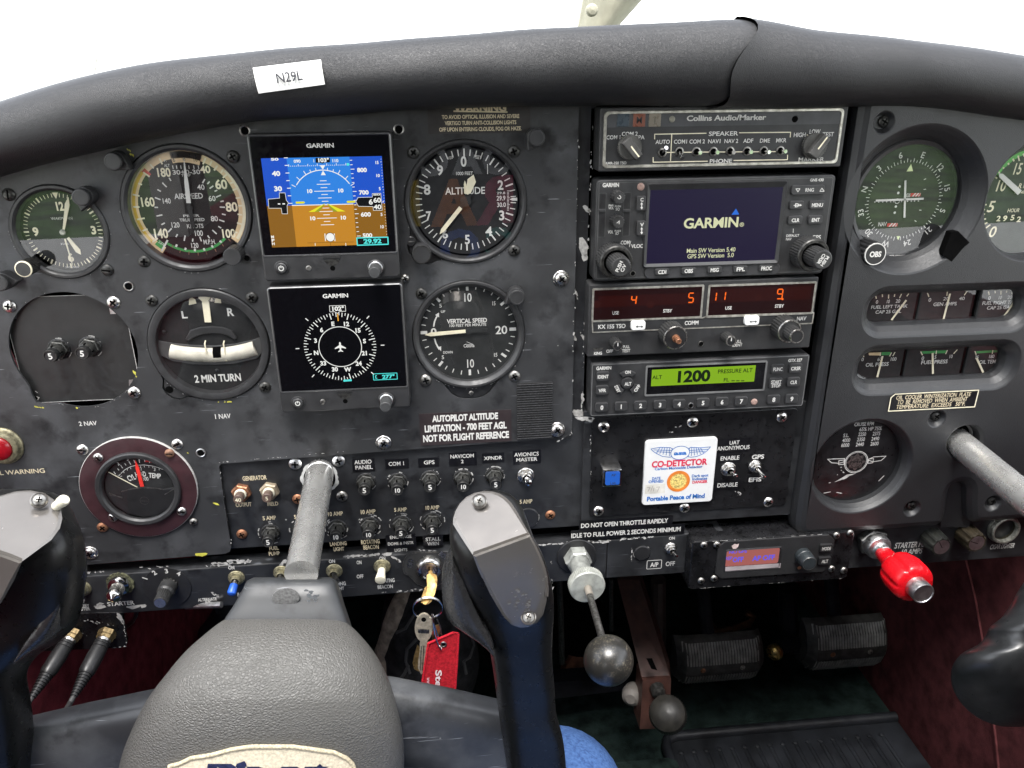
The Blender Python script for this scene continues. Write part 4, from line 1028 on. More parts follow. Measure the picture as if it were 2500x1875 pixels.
g = MB(); flat(g, circ(*C_CYL, 23.9, 48), 1.0, M_DIAL); g.build('dial_face', t, smooth=0); h = 1.15
pv = L('n', 1262, 560, h); g = MB()
for p0, p1 in (((955, 405), (1000, 430)), ((1002, 402), (1018, 425)), ((1035, 375), (1048, 390)), ((1062, 345), (1080, 372)), ((1097, 328), (1110, 347)), ((1135, 312), (1152, 340)), ((1178, 300), (1190, 325)), ((1225, 295), (1230, 325)), ((1272, 290), (1275, 315)), ((1317, 292), (1317, 325)), ((1365, 302), (1358, 328)), ((1412, 320), (1398, 345)), ((1450, 345), (1440, 358)), ((1482, 378), (1470, 385))): strokeL(g, 'n', [p0, p1], .55, h, M_WHITE)
a0, q0 = angL('n', 1068, 415, h, pv); a1, q1 = angL('n', 1435, 380, h, pv)
arc = [L('n', x, y, h) for x, y in ((1065, 418), (1100, 385), (1150, 358), (1205, 345), (1265, 343), (1330, 350), (1390, 365), (1435, 385))]; stroke(g, arc, .4, h, M_WHITE)
for x, y in ((1090, 400), (1120, 378), (1150, 365), (1235, 350), (1270, 350), (1310, 352), (1345, 358), (1400, 375)): strokeL(g, 'n', [(x, y), (x + 2, y + 14)], .35, h, M_WHITE)
for s, x, y, w, hp, r in (('2', 1037, 330, 24, 34, .5), ('3', 1118, 288, 22, 34, .3), ('4', 1217, 272, 24, 30, 0), ('5', 1318, 282, 22, 14, 0), ('2', 1240, 377, 18, 26, 0), ('3', 1362, 382, 16, 28, -.2), ('°C', 1055, 438, 32, 22, .4), ('100', 1280, 465, 54, 32, 0)): T(g, 'n', s, x, y, w, hp, M_WHITE, h, 1, r)
T(g, 'n', 'CYL', 1155, 455, 70, 46, M_WHITE, h, 2, .28); T(g, 'n', 'HEAD', 1237, 425, 96, 44, M_WHITE, h, 2, .06); T(g, 'n', 'TEMP', 1362, 437, 104, 42, M_WHITE, h, 2, -.16)
flat(g, [L('n', *p, h) for p in ((1270, 300), (1320, 298), (1390, 318), (1440, 345), (1480, 378), (1465, 378), (1420, 348), (1370, 328), (1315, 318), (1272, 318))], h - .05, M_RED)
strokeL(g, 'n', [(955, 405), (1210, 540)], .7, h + .1, M_LUME); g.build('markings', t, smooth=0)
g = MB(); q = [L('n', *p, 3) for p in ((1068, 580), (1130, 560), (1250, 545), (1380, 550), (1440, 562), (1540, 545), (1548, 640), (1470, 740), (1380, 790), (1260, 805), (1120, 775), (1010, 700), (960, 610), (1080, 635))]
prism(g, q, 1, 2.6, M_BLK, .3); stroke(g, q[:5], .8, 2.7, M_STEELD); strokeL(g, 'n', [(960, 590), (1080, 635)], .8, 2.75, M_STEELD); strokeL(g, 'n', [(1540, 548), (1448, 605)], .8, 2.75, M_STEELD)
stroke(g, circ(*L('n', 1272, 658, 2.7), 3.0, 24), .25, 2.7, M_STEELD, True); strokeL(g, 'n', [(1240, 660), (1302, 662)], .4, 2.75, M_STEELD); g.build('mask', t, smooth=20)
g = MB(); needleL(g, 'n', (1252, 535), (1190, 300), 2.6, 2.4, 2.5, mat('red_needle', (.72, .03, .02), .5), .3); g.build('needle', t, smooth=0)
g = MB(); flat(g, circ(*C_CYL, 24.4, 48), 3.2, M_GLASS); g.build('glass', t, smooth=0)
for x, y, s in ((860, 283, 'slot_s'), (1490, 245, 'brown'), (990, 810, 'slot_s'), (1597, 757, 'slot_s')): screw(t, 'n', x, y, s, 2.1)
# --- red warning lamp at far left
X, Z = L('n', -15, 205, 6); t = thing('warning_lamp', 'round red warning lamp in a metal bezel at the left edge', 'warning lamp', X, 0, Z)
g = MB(); lathe(g, (X, 0, Z), [(13.6, 0), (13.6, 1.2), (12.8, 2), (12.2, 2.2), (11.6, 4.6), (10.6, 5.2), (8.6, 5.2), (8.2, 4.5)], M_OLIVE, 44, cap=False); g.build('bezel', t)
g = MB(); lathe(g, (X, 0, Z), [(8.4, 4), (8.2, 6.4), (7, 7.8), (4.5, 8.7), (1, 9)], mat('red_lens', (.30, .006, .012), .22, coat=.5), 36); g.build('lens', t)

# ================================================================== the two square flight displays
def e(name, rgb): return emi('screen_' + name, rgb, 1.0)
E_SKY = e('sky_blue', (48, 132, 226)); E_SKYD = e('deep_blue', (30, 84, 200)); E_GND = e('ground_brown', (196, 134, 38)); E_GNDD = e('dark_brown', (140, 96, 26)); E_W = e('white', (245, 245, 240)); E_CY = e('cyan', (88, 232, 226)); E_Y = e('yellow', (232, 226, 40)); E_YD = e('olive', (150, 160, 40)); E_O = e('orange', (240, 170, 60))
E_BLK = mat('screen_black', (.003, .003, .004), .1, vary=.02, spec=.35)
E_SBLK = emi('screen_dark_box', (10, 12, 12))
def efis(key, face, bot, label, knobs):
    h = 12.0
    X0 = L(key, *face[0], h); X1 = L(key, *face[1], h); X2 = L(key, *face[2], h); X3 = L(key, *face[3], h)
    xa, xb = (X0[0] + X3[0]) / 2, (X1[0] + X2[0]) / 2; zt = (X0[1] + X1[1]) / 2; zg = (X2[1] + X3[1]) / 2; zb = bot
    cx = (xa + xb) / 2
    t = thing('flight_display', label, 'flight display', cx, 0, (zt + zb) / 2)
    g = MB(); prism(g, rrect(cx, (zt + zb) / 2, xb - xa, zt - zb, 2.5), 0, h, M_BEZ, 1.0); g.build('housing', t)
    gp = rrect(cx, (zt + zg) / 2, xb - xa - 1.2, zt - zg - .8, 2.0)
    g = MB(); ring2(g, gp, inset(gp, .6), h + .05, h + .45, mat('rim_grey', (.16, .16, .16), .35, .6)); ring2(g, inset(gp, .6), inset(gp, 1.2), h + .45, h + .2, M_BEZ); g.build('rim', t, smooth=0)
    g = MB(); flat(g, inset(gp, 1.1), h + .2, E_BLK); g.build('cover_glass', t, smooth=0)
    k = knobs
    X, Z = L(key, *k['pwr'], h + 2); g = MB(); lathe(g, (X, h, Z), [(4.6, 0), (4.5, .5), (3.9, .7), (3.7, .3)], M_BTN, 32, cap=False); lathe(g, (X, h, Z), [(3.6, 0), (3.5, 1.4), (2.8, 1.9)], M_BTN, 32)
    stroke(g, circ(X, Z, 1.45, 14, .5, 2 * PI - .5), .6, h + 1.95, E_W); stroke(g, [(X, Z + .2), (X, Z + 1.9)], .6, h + 1.97, E_W); g.build('power_button', t)
    X, Z = L(key, *k['sens'], h); g = MB(); lathe(g, (X, h, Z), [(1.9, -.1), (1.8, .25), (1.2, .5)], M_STEELD, 24); g.build('light_sensor', t)
    X, Z = L(key, *k['hole'], h); g = MB(); flat(g, circ(X, Z, 1.6, 20), h + .08, M_VOID); g.build('screw_hole', t, smooth=0)
    X, Z = L(key, *k['slot'], h + .4); g = MB(); prism(g, rrect(X, Z, 11, 1.9, .4), h, h + .6, M_BLKM, .15)
    for i in range(8): flat(g, [(X - 4.2 + i * 1.2, Z - .4), (X - 3.6 + i * 1.2, Z - .4), (X - 3.6 + i * 1.2, Z + .4), (X - 4.2 + i * 1.2, Z + .4)], h + .68, M_SCRD)
    sector(g, X, Z - .9, 0.01, 5, PI / 2 + .25, 1.5 * PI - .25, h + .1, M_SCRD); g.build('card_slot', t, smooth=20)
    X, Z = L(key, *k['kb'], h + 2); Xt, Zt = L(key, *k['kt'], h + 15)
    g = MB(); lathe(g, (Xt, h, Zt), [(5.6, 0), (5.5, 1.0), (5.0, 1.4), (4.8, .9)], M_BEZ, 36, cap=False); lathe(g, (Xt, h, Zt), [(4.5, .4), (4.5, 1.6), (4.1, 2.0)], M_ALU, 36); lathe(g, (Xt, h, Zt), [(3.8, 2), (3.8, 12), (3.6, 13), (3.2, 13.5)], mat('knob_grey', (.045, .046, .047), .5), ridge=(30, .25, 0, 1)); g.build('knob', t)
    return t, h + .32
KN_A = dict(pwr=(430, 1640), sens=(703, 1638), hole=(940, 1638), slot=(928, 1525), kb=(1368, 1590), kt=(1350, 1690))
KN_B = dict(pwr=(525, 1432), sens=(780, 1412), hole=(1008, 1408), slot=(998, 1308), kb=(1420, 1380), kt=(1412, 1480))
ta, hs_ = efis('c', ((75, 320), (1522, 285), (1592, 1500), (245, 1532)), L('d', 880, 175, 12)[1], 'upper square flight display showing blue and brown artificial horizon', KN_A)
tb, _ = efis('d', ((197, 250), (1598, 210), (1650, 1280), (345, 1328)), L('d', 1010, 1500, 12)[1], 'lower square flight display showing a white compass rose on black', KN_B)
# upper picture
def sc(x, y): return L('c', x, y, hs_)
g = MB(); q = hs_ + .02
def quad(mb, p, m, hh): flat(mb, [sc(*v) for v in p], hh, m)
l1 = sc(228, 548); l2 = sc(342, 1428); r1_ = sc(1422, 535); r2_ = sc(1488, 1405)
xl, xr, zt, zb = (l1[0] + l2[0]) / 2, (r1_[0] + r2_[0]) / 2, (l1[1] + r1_[1]) / 2, (l2[1] + r2_[1]) / 2
xtl = (sc(487, 545)[0] + sc(578, 1418)[0]) / 2; xtr = (sc(1108, 538)[0] + sc(1176, 1410)[0]) / 2
zh = (sc(535, 1018)[1] + sc(1160, 1003)[1]) / 2
def rc(mb, x0, z0, x1, z1, m, hh): flat(mb, [(x0, z0), (x1, z0), (x1, z1), (x0, z1)], hh, m)
rc(g, xtl, zh, xtr, zt, E_SKY, q); rc(g, xtl, zb, xtr, zh, E_GND, q); rc(g, xl, zh, xtl, zt, E_SKYD, q); rc(g, xtr, zh, xr, zt, E_SKYD, q); rc(g, xl, zb, xtl, zh, E_GNDD, q); rc(g, xtr, zb, xr, zh, E_GNDD, q)
g.build('horizon_picture', ta, smooth=0)
g = MB(); q = hs_ + .12
rc(g, xtl, zh - .25, xtr, zh + .25, E_W, q)
ctr = sc(868, 1000); ppx = (sc(768, 875)[1] - sc(796, 1142)[1]) / 20.0
for dd, wd in ((2.5, 4.0), (5, 8.2), (7.5, 4), (10, 12.2), (12.5, 4), (15, 8.2), (17.5, 4), (-2.5, 4), (-5, 8.2), (-7.5, 4), (-10, 12.2), (-12.5, 4), (-15, 8.2)):
    rc(g, ctr[0] - wd / 2, zh + dd * ppx - .2, ctr[0] + wd / 2, zh + dd * ppx + .2, E_W, q)
for x, y in ((708, 876), (1015, 870), (738, 1145), (1040, 1138)): T(g, 'c', '10', x, y, 60, 36, E_W, q, 3)
cc = sc(862, 985); rr = sc(848, 668)[1] - cc[1]
arc = circ(cc[0], cc[1], rr, 40, -math.radians(56), math.radians(56)); stroke(g, arc, .5, q, E_W)
ticks(g, *cc, rr, rr + 2.6, [math.radians(v) for v in (-60, -45, -30, 30, 45, 60)], .4, q, E_W); ticks(g, *cc, rr, rr + 1.6, [math.radians(v) for v in (-20, -10, 10, 20)], .4, q, E_W)
X, Z = sc(843, 668); flat(g, [(X - 1.6, Z + 2.8), (X + 1.6, Z + 2.8), (X, Z + .3)], q + .05, E_W); flat(g, [(X - 1.5, Z - 3), (X + 1.5, Z - 3), (X, Z - .3)], q + .05, E_W)
for s, x, y, w, hp in (('40', 380, 702, 78, 46), ('30', 398, 852, 78, 46), ('800', 1228, 667, 94, 40), ('700', 1246, 889, 94, 40), ('600', 1266, 1106, 98, 40), ('500', 1282, 1313, 94, 38)): T(g, 'c', s, x, y, w, hp, E_W, q, 3)
for s, x, y, w in (('15', 1374, 593, 38), ('10', 1384, 722, 40), ('5', 1404, 852, 20), ('5', 1422, 1106, 20), ('10', 1424, 1228, 40), ('090', 588, 580, 68), ('1', 752, 576, 16), ('110', 962, 575, 66)): T(g, 'c', s, x, y, w, 30, E_W, q, 2)
T(g, 'c', '50', 365, 562, 76, 24, E_W, q, 3)
for s, y in (('M', 1328), ('P', 1362), ('H', 1396)): T(g, 'c', s, 345 + (y - 1328) * .12, y, 30, 26, E_W, q, 3)
n = 0
for i in range(9):
    y = 548 + 75 * i; x = 462 + 7.6 * i
    if y < 1010: strokeL(g, 'c', [(x - 4, y), (x + (34 if i % 2 == 0 else 30), y - 1)], .45, q, E_W)
for i in range(18):
    y = 572 + 44.0 * i; x = 1108 + 4.2 * i; strokeL(g, 'c', [(x, y), (x + (38 if i % 5 == 2 else 24), y - 1)], .4, q, E_W)
for i in range(28):
    y = 560 + 27.5 * i; x = 1424 + 2.05 * i; strokeL(g, 'c', [(x - 4 - (12 if i in (1, 6, 10, 15, 20, 24) else 6), y), (x - 4, y)], .3, q, E_W)
for i in range(31):
    x = 505 + 18.8 * i; strokeL(g, 'c', [(x, 635 - .45 * i), (x, (612 if i % 5 == 0 else 626) - .45 * i)], .35, q, E_W)
for x in (862, 955): strokeL(g, 'c', [(x, 1295), (x + 7, 1370)], .55, q, E_W)
X, Z = sc(916, 1331); flat(g, circ(X, Z, 2.6, 24), q + .03, E_W); stroke(g, circ(X, Z, 2.75, 24), .3, q + .05, E_BLK, True)
for x in (766, 1068): strokeL(g, 'c', [(x, 1388), (x + 2, 1416)], .4, q, E_W)
strokeL(g, 'c', [(690, 1388), (1150, 1378)], .3, q, E_GNDD); strokeL(g, 'c', [(916, 1382), (920, 1415)], .3, q, E_GNDD)
g.build('symbology', ta, smooth=0)
g = MB(); q = hs_ + .24
quad(g, ((303, 955), (415, 945), (413, 893), (470, 893), (482, 965), (503, 992), (490, 1020), (494, 1100), (440, 1100), (432, 1045), (310, 1045)), E_SBLK, q); stroke(g, [sc(*v) for v in ((303, 955), (415, 945), (413, 893), (470, 893), (482, 965), (503, 992), (490, 1020), (494, 1100), (440, 1100), (432, 1045), (310, 1045))], .25, q + .02, E_W, True)
bx = ((1168, 980), (1190, 938), (1332, 935), (1330, 900), (1415, 897), (1428, 1065), (1342, 1066), (1338, 1028), (1195, 1026))
quad(g, bx, E_SBLK, q); stroke(g, [sc(*v) for v in bx], .25, q + .02, E_W, True)
strokeL(g, 'c', [(398, 1003), (422, 1003)], .7, q + .05, E_W); strokeL(g, 'c', [(443, 1002), (468, 1002)], .7, q + .05, E_W)
T(g, 'c', '6', 1315, 982, 40, 50, E_W, q + .05, 2); T(g, 'c', '60', 1378, 965, 76, 46, E_W, q + .05, 2); T(g, 'c', '40', 1382, 1032, 74, 44, E_W, q + .05, 2); T(g, 'c', '80', 1374, 912, 70, 14, E_W, q + .05, 2)
quad(g, ((770, 548), (912, 545), (914, 592), (860, 594), (838, 604), (822, 596), (772, 596)), E_SBLK, q); T(g, 'c', '103°', 845, 570, 118, 38, E_W, q + .05, 3)
bx = ((1178, 1338), (1484, 1330), (1488, 1400), (1184, 1410)); quad(g, bx, E_SBLK, q); stroke(g, [sc(*v) for v in bx], .7, q + .02, E_CY, True); T(g, 'c', '29.92', 1332, 1370, 176, 44, E_CY, q + .05, 3)
quad(g, ((1078, 600), (1095, 598), (1108, 610), (1100, 624), (1078, 624)), E_CY, q)
quad(g, ((575, 980), (655, 978), (668, 988), (655, 998), (577, 1000)), E_Y, q); quad(g, ((1162, 970), (1085, 972), (1076, 982), (1085, 992), (1164, 990)), E_Y, q)
quad(g, ((868, 995), (700, 1082), (790, 1080)), E_Y, q); quad(g, ((868, 997), (762, 1080), (808, 1078)), E_YD, q + .03); quad(g, ((880, 995), (1066, 1076), (965, 1078)), E_Y, q); quad(g, ((880, 997), (990, 1078), (948, 1078)), E_YD, q + .03)
quad(g, ((1432, 972), (1446, 980), (1434, 992)), E_W, q)
g.build('readouts', ta, smooth=0)
g = MB(); T(g, 'c', 'GARMIN', 815, 425, 276, 42, M_WHITE, hs_ + .05, 2); g.build('logo', ta, smooth=0)
# lower picture
g = MB(); q = hs_ + .06; c = L('d', 957, 858, q); u_ = math.radians(10)
rot0 = -math.radians(102)
ro = (L('d', 1325, 850, q)[0] - L('d', 592, 870, q)[0]) / 2
ticks(g, *c, ro - 4.2, ro, [rot0 + math.radians(v) for v in range(0, 360, 30)], .62, q, E_W); ticks(g, *c, ro - 2.9, ro, [rot0 + math.radians(v) for v in range(0, 360, 10) if v % 30], .5, q, E_W); ticks(g, *c, ro - 1.8, ro, [rot0 + math.radians(v) for v in range(5, 360, 10)], .45, q, E_W)
ticks(g, *c, ro + 3, ro + 5.4, [math.radians(v) for v in (-90, -45, 45, 90, 135, -135)], .6, q, E_W)
for i, s in enumerate(('N', '3', '6', 'E', '12', '15', 'S', '21', '24', 'W', '30', '33')):
    a = rot0 + math.radians(30 * i); rt = ro - 7.2; text(g, s, c[0] + rt * math.sin(a), c[1] + rt * math.cos(a), 2.9, E_W, q, None, 3)
ri = (L('d', 1178, 865, q)[0] - L('d', 745, 865, q)[0]) / 2
stroke(g, circ(*c, ri, 56), .5, q, E_W, True)
pl_ = [(0, 3.5), (.55, 2.8), (.6, 1.2), (3.6, -.7), (3.6, -1.4), (.6, -.6), (.45, -2.2), (1.6, -3.1), (1.6, -3.6), (0, -3.1)]
flat(g, [(c[0] + x, c[1] + z) for x, z in pl_] + [(c[0] - x, c[1] + z) for x, z in pl_[::-1][1:-1]], q, E_W)
g.build('compass_rose', tb, smooth=0)
g = MB(); bx = ((847, 442), (1008, 438), (1012, 497), (950, 500), (928, 520), (900, 502), (852, 503)); stroke(g, [L('d', *v, q) for v in bx], .32, q, E_W, True); T(g, 'd', '102°', 930, 470, 132, 42, E_W, q, 3)
bx = ((1290, 1132), (1530, 1122), (1535, 1184), (1296, 1194)); stroke(g, [L('d', *v, q) for v in bx], .45, q, E_CY, True); T(g, 'd', '277°', 1445, 1158, 128, 38, E_CY, q, 3); strokeL(g, 'd', [(1326, 1150), (1314, 1150), (1316, 1176), (1330, 1176)], .5, q, E_CY)
flat(g, [L('d', *v, q) for v in ((988, 1192), (1020, 1188), (1030, 1195), (1042, 1187), (1072, 1186), (1074, 1204), (990, 1210))], q + .03, E_CY)
g.build('readouts', tb, smooth=0)
g = MB(); strokeL(g, 'd', [(930, 520), (936, 596)], .7, q + .08, E_O); g.build('course_pointer', tb, smooth=0)
g = MB(); T(g, 'd', 'GARMIN', 908, 340, 262, 40, M_WHITE, hs_ + .05, 2); g.build('logo', tb, smooth=0)
# ================================================================== radio stack
def facebox(t, key, tl, tr, br, bl, h, m, r=2.0, bev=1.0, name='body', h0=0):
    a, b, c, d = (L(key, *p, h) for p in (tl, tr, br, bl))
    xa, xb, zt, zb = (a[0] + d[0]) / 2, (b[0] + c[0]) / 2, (a[1] + b[1]) / 2, (c[1] + d[1]) / 2
    g = MB(); prism(g, rrect((xa + xb) / 2, (zt + zb) / 2, xb - xa, zt - zb, r), h0, h, m, bev); g.build(name, t)
    return xa, xb, zb, zt
def button(t, key, x, y, w, hp, s, h, m=None, tall=1.6, r=1.0, tw=.62, th=.34, bold=2, name='button', tm=None, shape=None):
    X, Z, W_, H_ = dimL(key, x - w / 2, y - hp / 2, x + w / 2, y + hp / 2, h + tall)
    g = MB(); prism(g, shape or rrect(X, Z, W_, H_, r), h, h + tall, m or M_BTN, .45)
    if s: text(g, s, X, Z, H_ * th, tm or M_WHITE, h + tall + .06, W_ * tw, bold)
    return g.build(name, t)
def label_of(t, key, items, h, m=None, name='lettering'):
    g = MB()
    for it in items: T(g, key, *it[:5], m or M_WHITE, h, it[5] if len(it) > 5 else 1, *(it[6:]))
    return g.build(name, t, smooth=0)
# --- audio panel
HR = 12.0
X, Z = L('g', 1120, 350, HR)
t = thing('audio_panel', 'silver framed audio panel with a row of tiny toggles, topmost of the stack', 'audio panel', X, 0, Z)
xa, xb, zb, zt = facebox(t, 'g', (150, 98), (2118, 88), (2060, 575), (130, 620), HR, M_RADIO, 1.2, .8, h0=-6)
cx, cz = (xa + xb) / 2, (zt + zb) / 2
M_SILV = mat('worn_silver_frame', (.66, .64, .58), .38, .75, vary=.25, vscale=260, col2=(.34, .32, .28))
g = MB(); o_ = rrect(cx, cz, xb - xa - 5, zt - zb - 4, 3.0, 5); i_ = rrect(cx, cz, xb - xa - 9, zt - zb - 8, 2.4, 5)
ring2(g, o_, inset(o_, .4), HR, HR + .7, M_SILV); ring2(g, inset(o_, .4), inset(i_, -.3), HR + .7, HR + .7, M_SILV); ring2(g, inset(i_, -.3), i_, HR + .7, HR, M_SILV); g.build('frame', t, smooth=0)
g = MB(); rectL(g, 'g', 196, 150, 2078, 250, HR + .12, mat('grey_band', (.055, .056, .060), .5)); g.build('upper_band', t, smooth=0)
for x, c, s, lab_ in ((330, (.045, .06, .075), '', 'blue marker lamp window'), (458, (.20, .07, .045), 'M', 'amber marker lamp window'), (582, (.22, .19, .15), 'I', 'white marker lamp window')):
    g = MB(); rectL(g, 'g', x - 48, 150, x + 48, 258, HR + .5, mat('lamp_%d' % x, c, .3), 0, HR, .2); 
    if s: T(g, 'g', s, x, 205, 50 if s == 'M' else 8, 54, M_RADIO, HR + .6, 1)
    o = g.build('marker_lamp', t, smooth=0); o['label'] = lab_
X, Z = L('g', 718, 198, HR); g = MB(); lathe(g, (X, HR, Z), [(2.0, -.2), (1.9, .4), (1.2, .7)], mat('sensor_tan', (.22, .21, .17), .35), 20); g.build('light_sensor', t)
X, Z = L('g', 1693, 198, HR); g = MB(); flat(g, circ(X, Z, 2.0, 20), HR + .2, M_VOID); g.build('screw_hole', t, smooth=0)
label_of(t, 'g', [('Collins Audio/Marker', 1150, 186, 628, 42, 2)], HR + .2, name='name_lettering')
label_of(t, 'g', [('SPEAKER', 1125, 312, 232, 34), ('PHONE', 1105, 530, 180, 32), ('COM 1', 255, 342, 118, 32), ('COM 2', 382, 314, 128, 32), ('PA', 474, 342, 50, 32), ('AUTO', 645, 378, 114, 32), ('COM1', 788, 376, 112, 32), ('COM 2', 917, 375, 124, 32), ('NAV1', 1056, 373, 108, 32), ('NAV 2', 1188, 371, 112, 32), ('ADF', 1324, 369, 78, 32), ('DME', 1455, 368, 82, 32), ('MKR', 1584, 366, 82, 32),
                  ('HIGH', 1732, 322, 98, 34), ('LOW', 1852, 296, 86, 34), ('TEST', 1958, 318, 90, 34), ('MARKER', 1822, 517, 204, 34), ('AMR-350 TSO', 272, 547, 168, 22)], HR + .15)
g = MB()
for p in (((580, 356), (580, 318), (990, 310)), ((1252, 306), (1660, 302), (1656, 342)), ((568, 502), (568, 540), (1000, 532)), ((1208, 526), (1634, 520), (1636, 482)), ((716, 318), (706, 530)), ((670, 462), (1600, 455)), ((318, 345), (340, 350)), ((420, 340), (442, 338)), ((378, 338), (380, 350)), ((1788, 322), (1812, 335)), ((1848, 314), (1850, 335)), ((1888, 325), (1912, 320))): strokeL(g, 'g', p, .55, HR + .15, M_LUME)
g.build('rule_lines', t, smooth=0)
for i, (x, y, tx_, ty) in enumerate(((640, 465, 674, 425), (775, 455, 800, 512), (910, 455, 945, 465), (1045, 455, 1083, 463), (1178, 452, 1210, 463), (1312, 452, 1350, 460), (1445, 450, 1492, 460), (1576, 448, 1622, 455))):
    X, Z = L('g', x, y, HR); Xt, Zt = L('g', tx_, ty, HR + 6.5)
    g = MB(); lathe(g, (X, HR, Z), [(2.9, 0), (2.8, .5), (2.0, .7), (1.9, .1)], M_STEELD, 24, cap=False); flat(g, circ(X, Z, 1.95, 18), HR + .15, M_VOID)
    tube(g, [(X, HR, Z), ((X * .35 + Xt * .65), HR + 4, Z * .35 + Zt * .65), (Xt, HR + 6.2, Zt)], [.7, .9, 1.25], M_CHROME, 10); g.build('toggle', t)
def pointer_knob(t, key, x, y, r, ang, h0, name):
    X, Z = L(key, x, y, h0 + 5); g = MB(); lathe(g, (X, h0, Z), [(r, 0), (r, 3), (r * .93, 3.6)], mat('knob_dusty', (.10, .098, .09), .6, vary=.3), ridge=(34, .3, 0, 1))
    s, c = math.sin(ang), math.cos(ang)
    q = [(-r * .42, -r * .85), (r * .42, -r * .85), (r * .36, r * .95), (-r * .36, r * .95)]
    prism(g, [(X + u * c + v * s, Z - u * s + v * c) for u, v in q], h0 + 3, h0 + 9, mat('knob_dusty2', (.06, .058, .055), .5, vary=.3), .6)
    q = [(-.45, -r * .2), (.45, -r * .2), (.45, r * .9), (-.45, r * .9)]
    flat(g, [(X + u * c + v * s, Z - u * s + v * c) for u, v in q], h0 + 9.1, M_LUME); g.build(name, t)
pointer_knob(t, 'g', 392, 425, 7.6, math.radians(140), HR, 'speaker_select_knob'); pointer_knob(t, 'g', 1868, 415, 8.0, math.radians(35), HR, 'marker_knob')
# --- GPS navigator
HR = 10.0
X, Z = L('h', 1050, 480, HR); t = thing('gps_navigator', 'black gps navigation radio with a dark violet start up screen', 'gps radio', X, 0, Z)
xa, xb, zb, zt = facebox(t, 'h', (115, 86), (2002, 60), (1935, 838), (92, 905), HR, M_RADIO, 3, 1.2, h0=-6)
g = MB(); o_ = inset(rrect((xa + xb) / 2, (zt + zb) / 2, xb - xa, zt - zb, 3), 2.0); stroke(g, o_, .5, HR + .05, mat('edge_grey', (.07, .07, .07), .4), True); g.build('edge_line', t, smooth=0)
g = MB(); X, Z, W_, H_ = dimL('h', 535, 170, 1560, 740, HR + .2)
fr = rrect(X, Z + 1.0, W_ + 5, H_ + 6.5, 1.5); ring2(g, fr, rrect(X, Z, W_ + .8, H_ + .8, .3), HR + 1.7, HR + .3, M_BEZ); ring2(g, inset(fr, -.9), fr, HR, HR + 1.7, M_BEZ); g.build('screen_frame', t, smooth=30)
g = MB(); flat(g, rrect(X, Z, W_ + .8, H_ + .8, .3), HR + .25, emi('navigator_screen', (34, 28, 58), .8)); g.build('screen', t, smooth=0)
E_GW = emi('navigator_text', (214, 216, 176)); g = MB(); q = HR + .35
T(g, 'h', 'GARMIN', 1030, 434, 440, 78, E_GW, q, 2); T(g, 'h', '®', 1272, 450, 34, 32, E_GW, q, 1); T(g, 'h', 'Main SW Version 5.40', 1028, 652, 388, 34, E_GW, q, 1); T(g, 'h', 'GPS SW Version  5.0', 1024, 696, 370, 34, E_GW, q, 1)
flat(g, [L('h', *p, q) for p in ((1190, 372), (1252, 370), (1226, 322))], q, emi('navigator_blue', (44, 110, 214))); g.build('screen_lettering', t, smooth=0)
label_of(t, 'h', [('GARMIN', 232, 135, 132, 32, 2), ('GNS 430', 1868, 95, 108, 22, 2), ('PWR', 234, 298, 40, 16), ('VOL', 234, 318, 42, 20), ('PUSH', 288, 305, 50, 16), ('SQ', 286, 327, 32, 20), ('VOL', 230, 508, 42, 24), ('PUSH', 286, 500, 50, 16), ('ID', 282, 520, 28, 20), ('COM', 346, 592, 72, 30), ('/', 384, 604, 14, 50, 0), ('VLOC', 442, 620, 94, 30), ('DEFAULT', 1676, 537, 102, 20), ('NAV', 1644, 565, 44, 20), ('GPS', 1864, 551, 72, 34)], HR + .12)
g = MB(); strokeL(g, 'h', [(1680, 515), (1681, 482)], .35, HR + .12, M_WHITE); g.build('pointer_line', t, smooth=0)
X, Z = L('h', 470, 150, HR); g = MB(); lathe(g, (X, HR, Z), [(2.5, 0), (2.3, .5), (1.4, .8)], mat('sensor_pink', (.30, .20, .17), .3), 22); g.build('light_sensor', t)
X, Z = L('h', 406, 838, HR); g = MB(); lathe(g, (X, HR, Z), [(1.9, 0), (1.8, .3), (1.5, .3)], M_STEELD, 20, cap=False); flat(g, circ(X, Z, 1.55, 18), HR + .12, M_VOID); g.build('screw_hole', t)
for x, y0, y1 in ((162, 200, 548), (358, 195, 540)):
    g = MB(); X, Z, W_, H_ = dimL('h', x - 27, y0, x + 27, y1, HR); flat(g, rrect(X, Z, W_, H_, .3), HR + .06, M_BLK); stroke(g, rrect(X, Z, W_, H_, .3), .25, HR + .1, mat('edge_grey', (.07,) * 3), True); rectL(g, 'h', x - 27, 328, x + 27, 350, HR + .9, M_BTN, .2, HR, .2); g.build('data_card_slot', t, smooth=0)
for y, yt in ((225, 222), (420, 430)):
    X, Z = L('h', 300 - (y > 300) * 6, y + 10, HR + 9); g = MB(); lathe(g, (X, HR, Z), [(4.0, 0), (4.0, 8), (3.6, 9.2)], M_KNOB, ridge=(14, .4, 0, 1)); text(g, 'C' if y < 300 else 'V', X, Z, 2.2, M_WHITE, HR + 9.3, None, 1, rot=2.4 if y < 300 else 2.7); g.build('volume_knob', t)
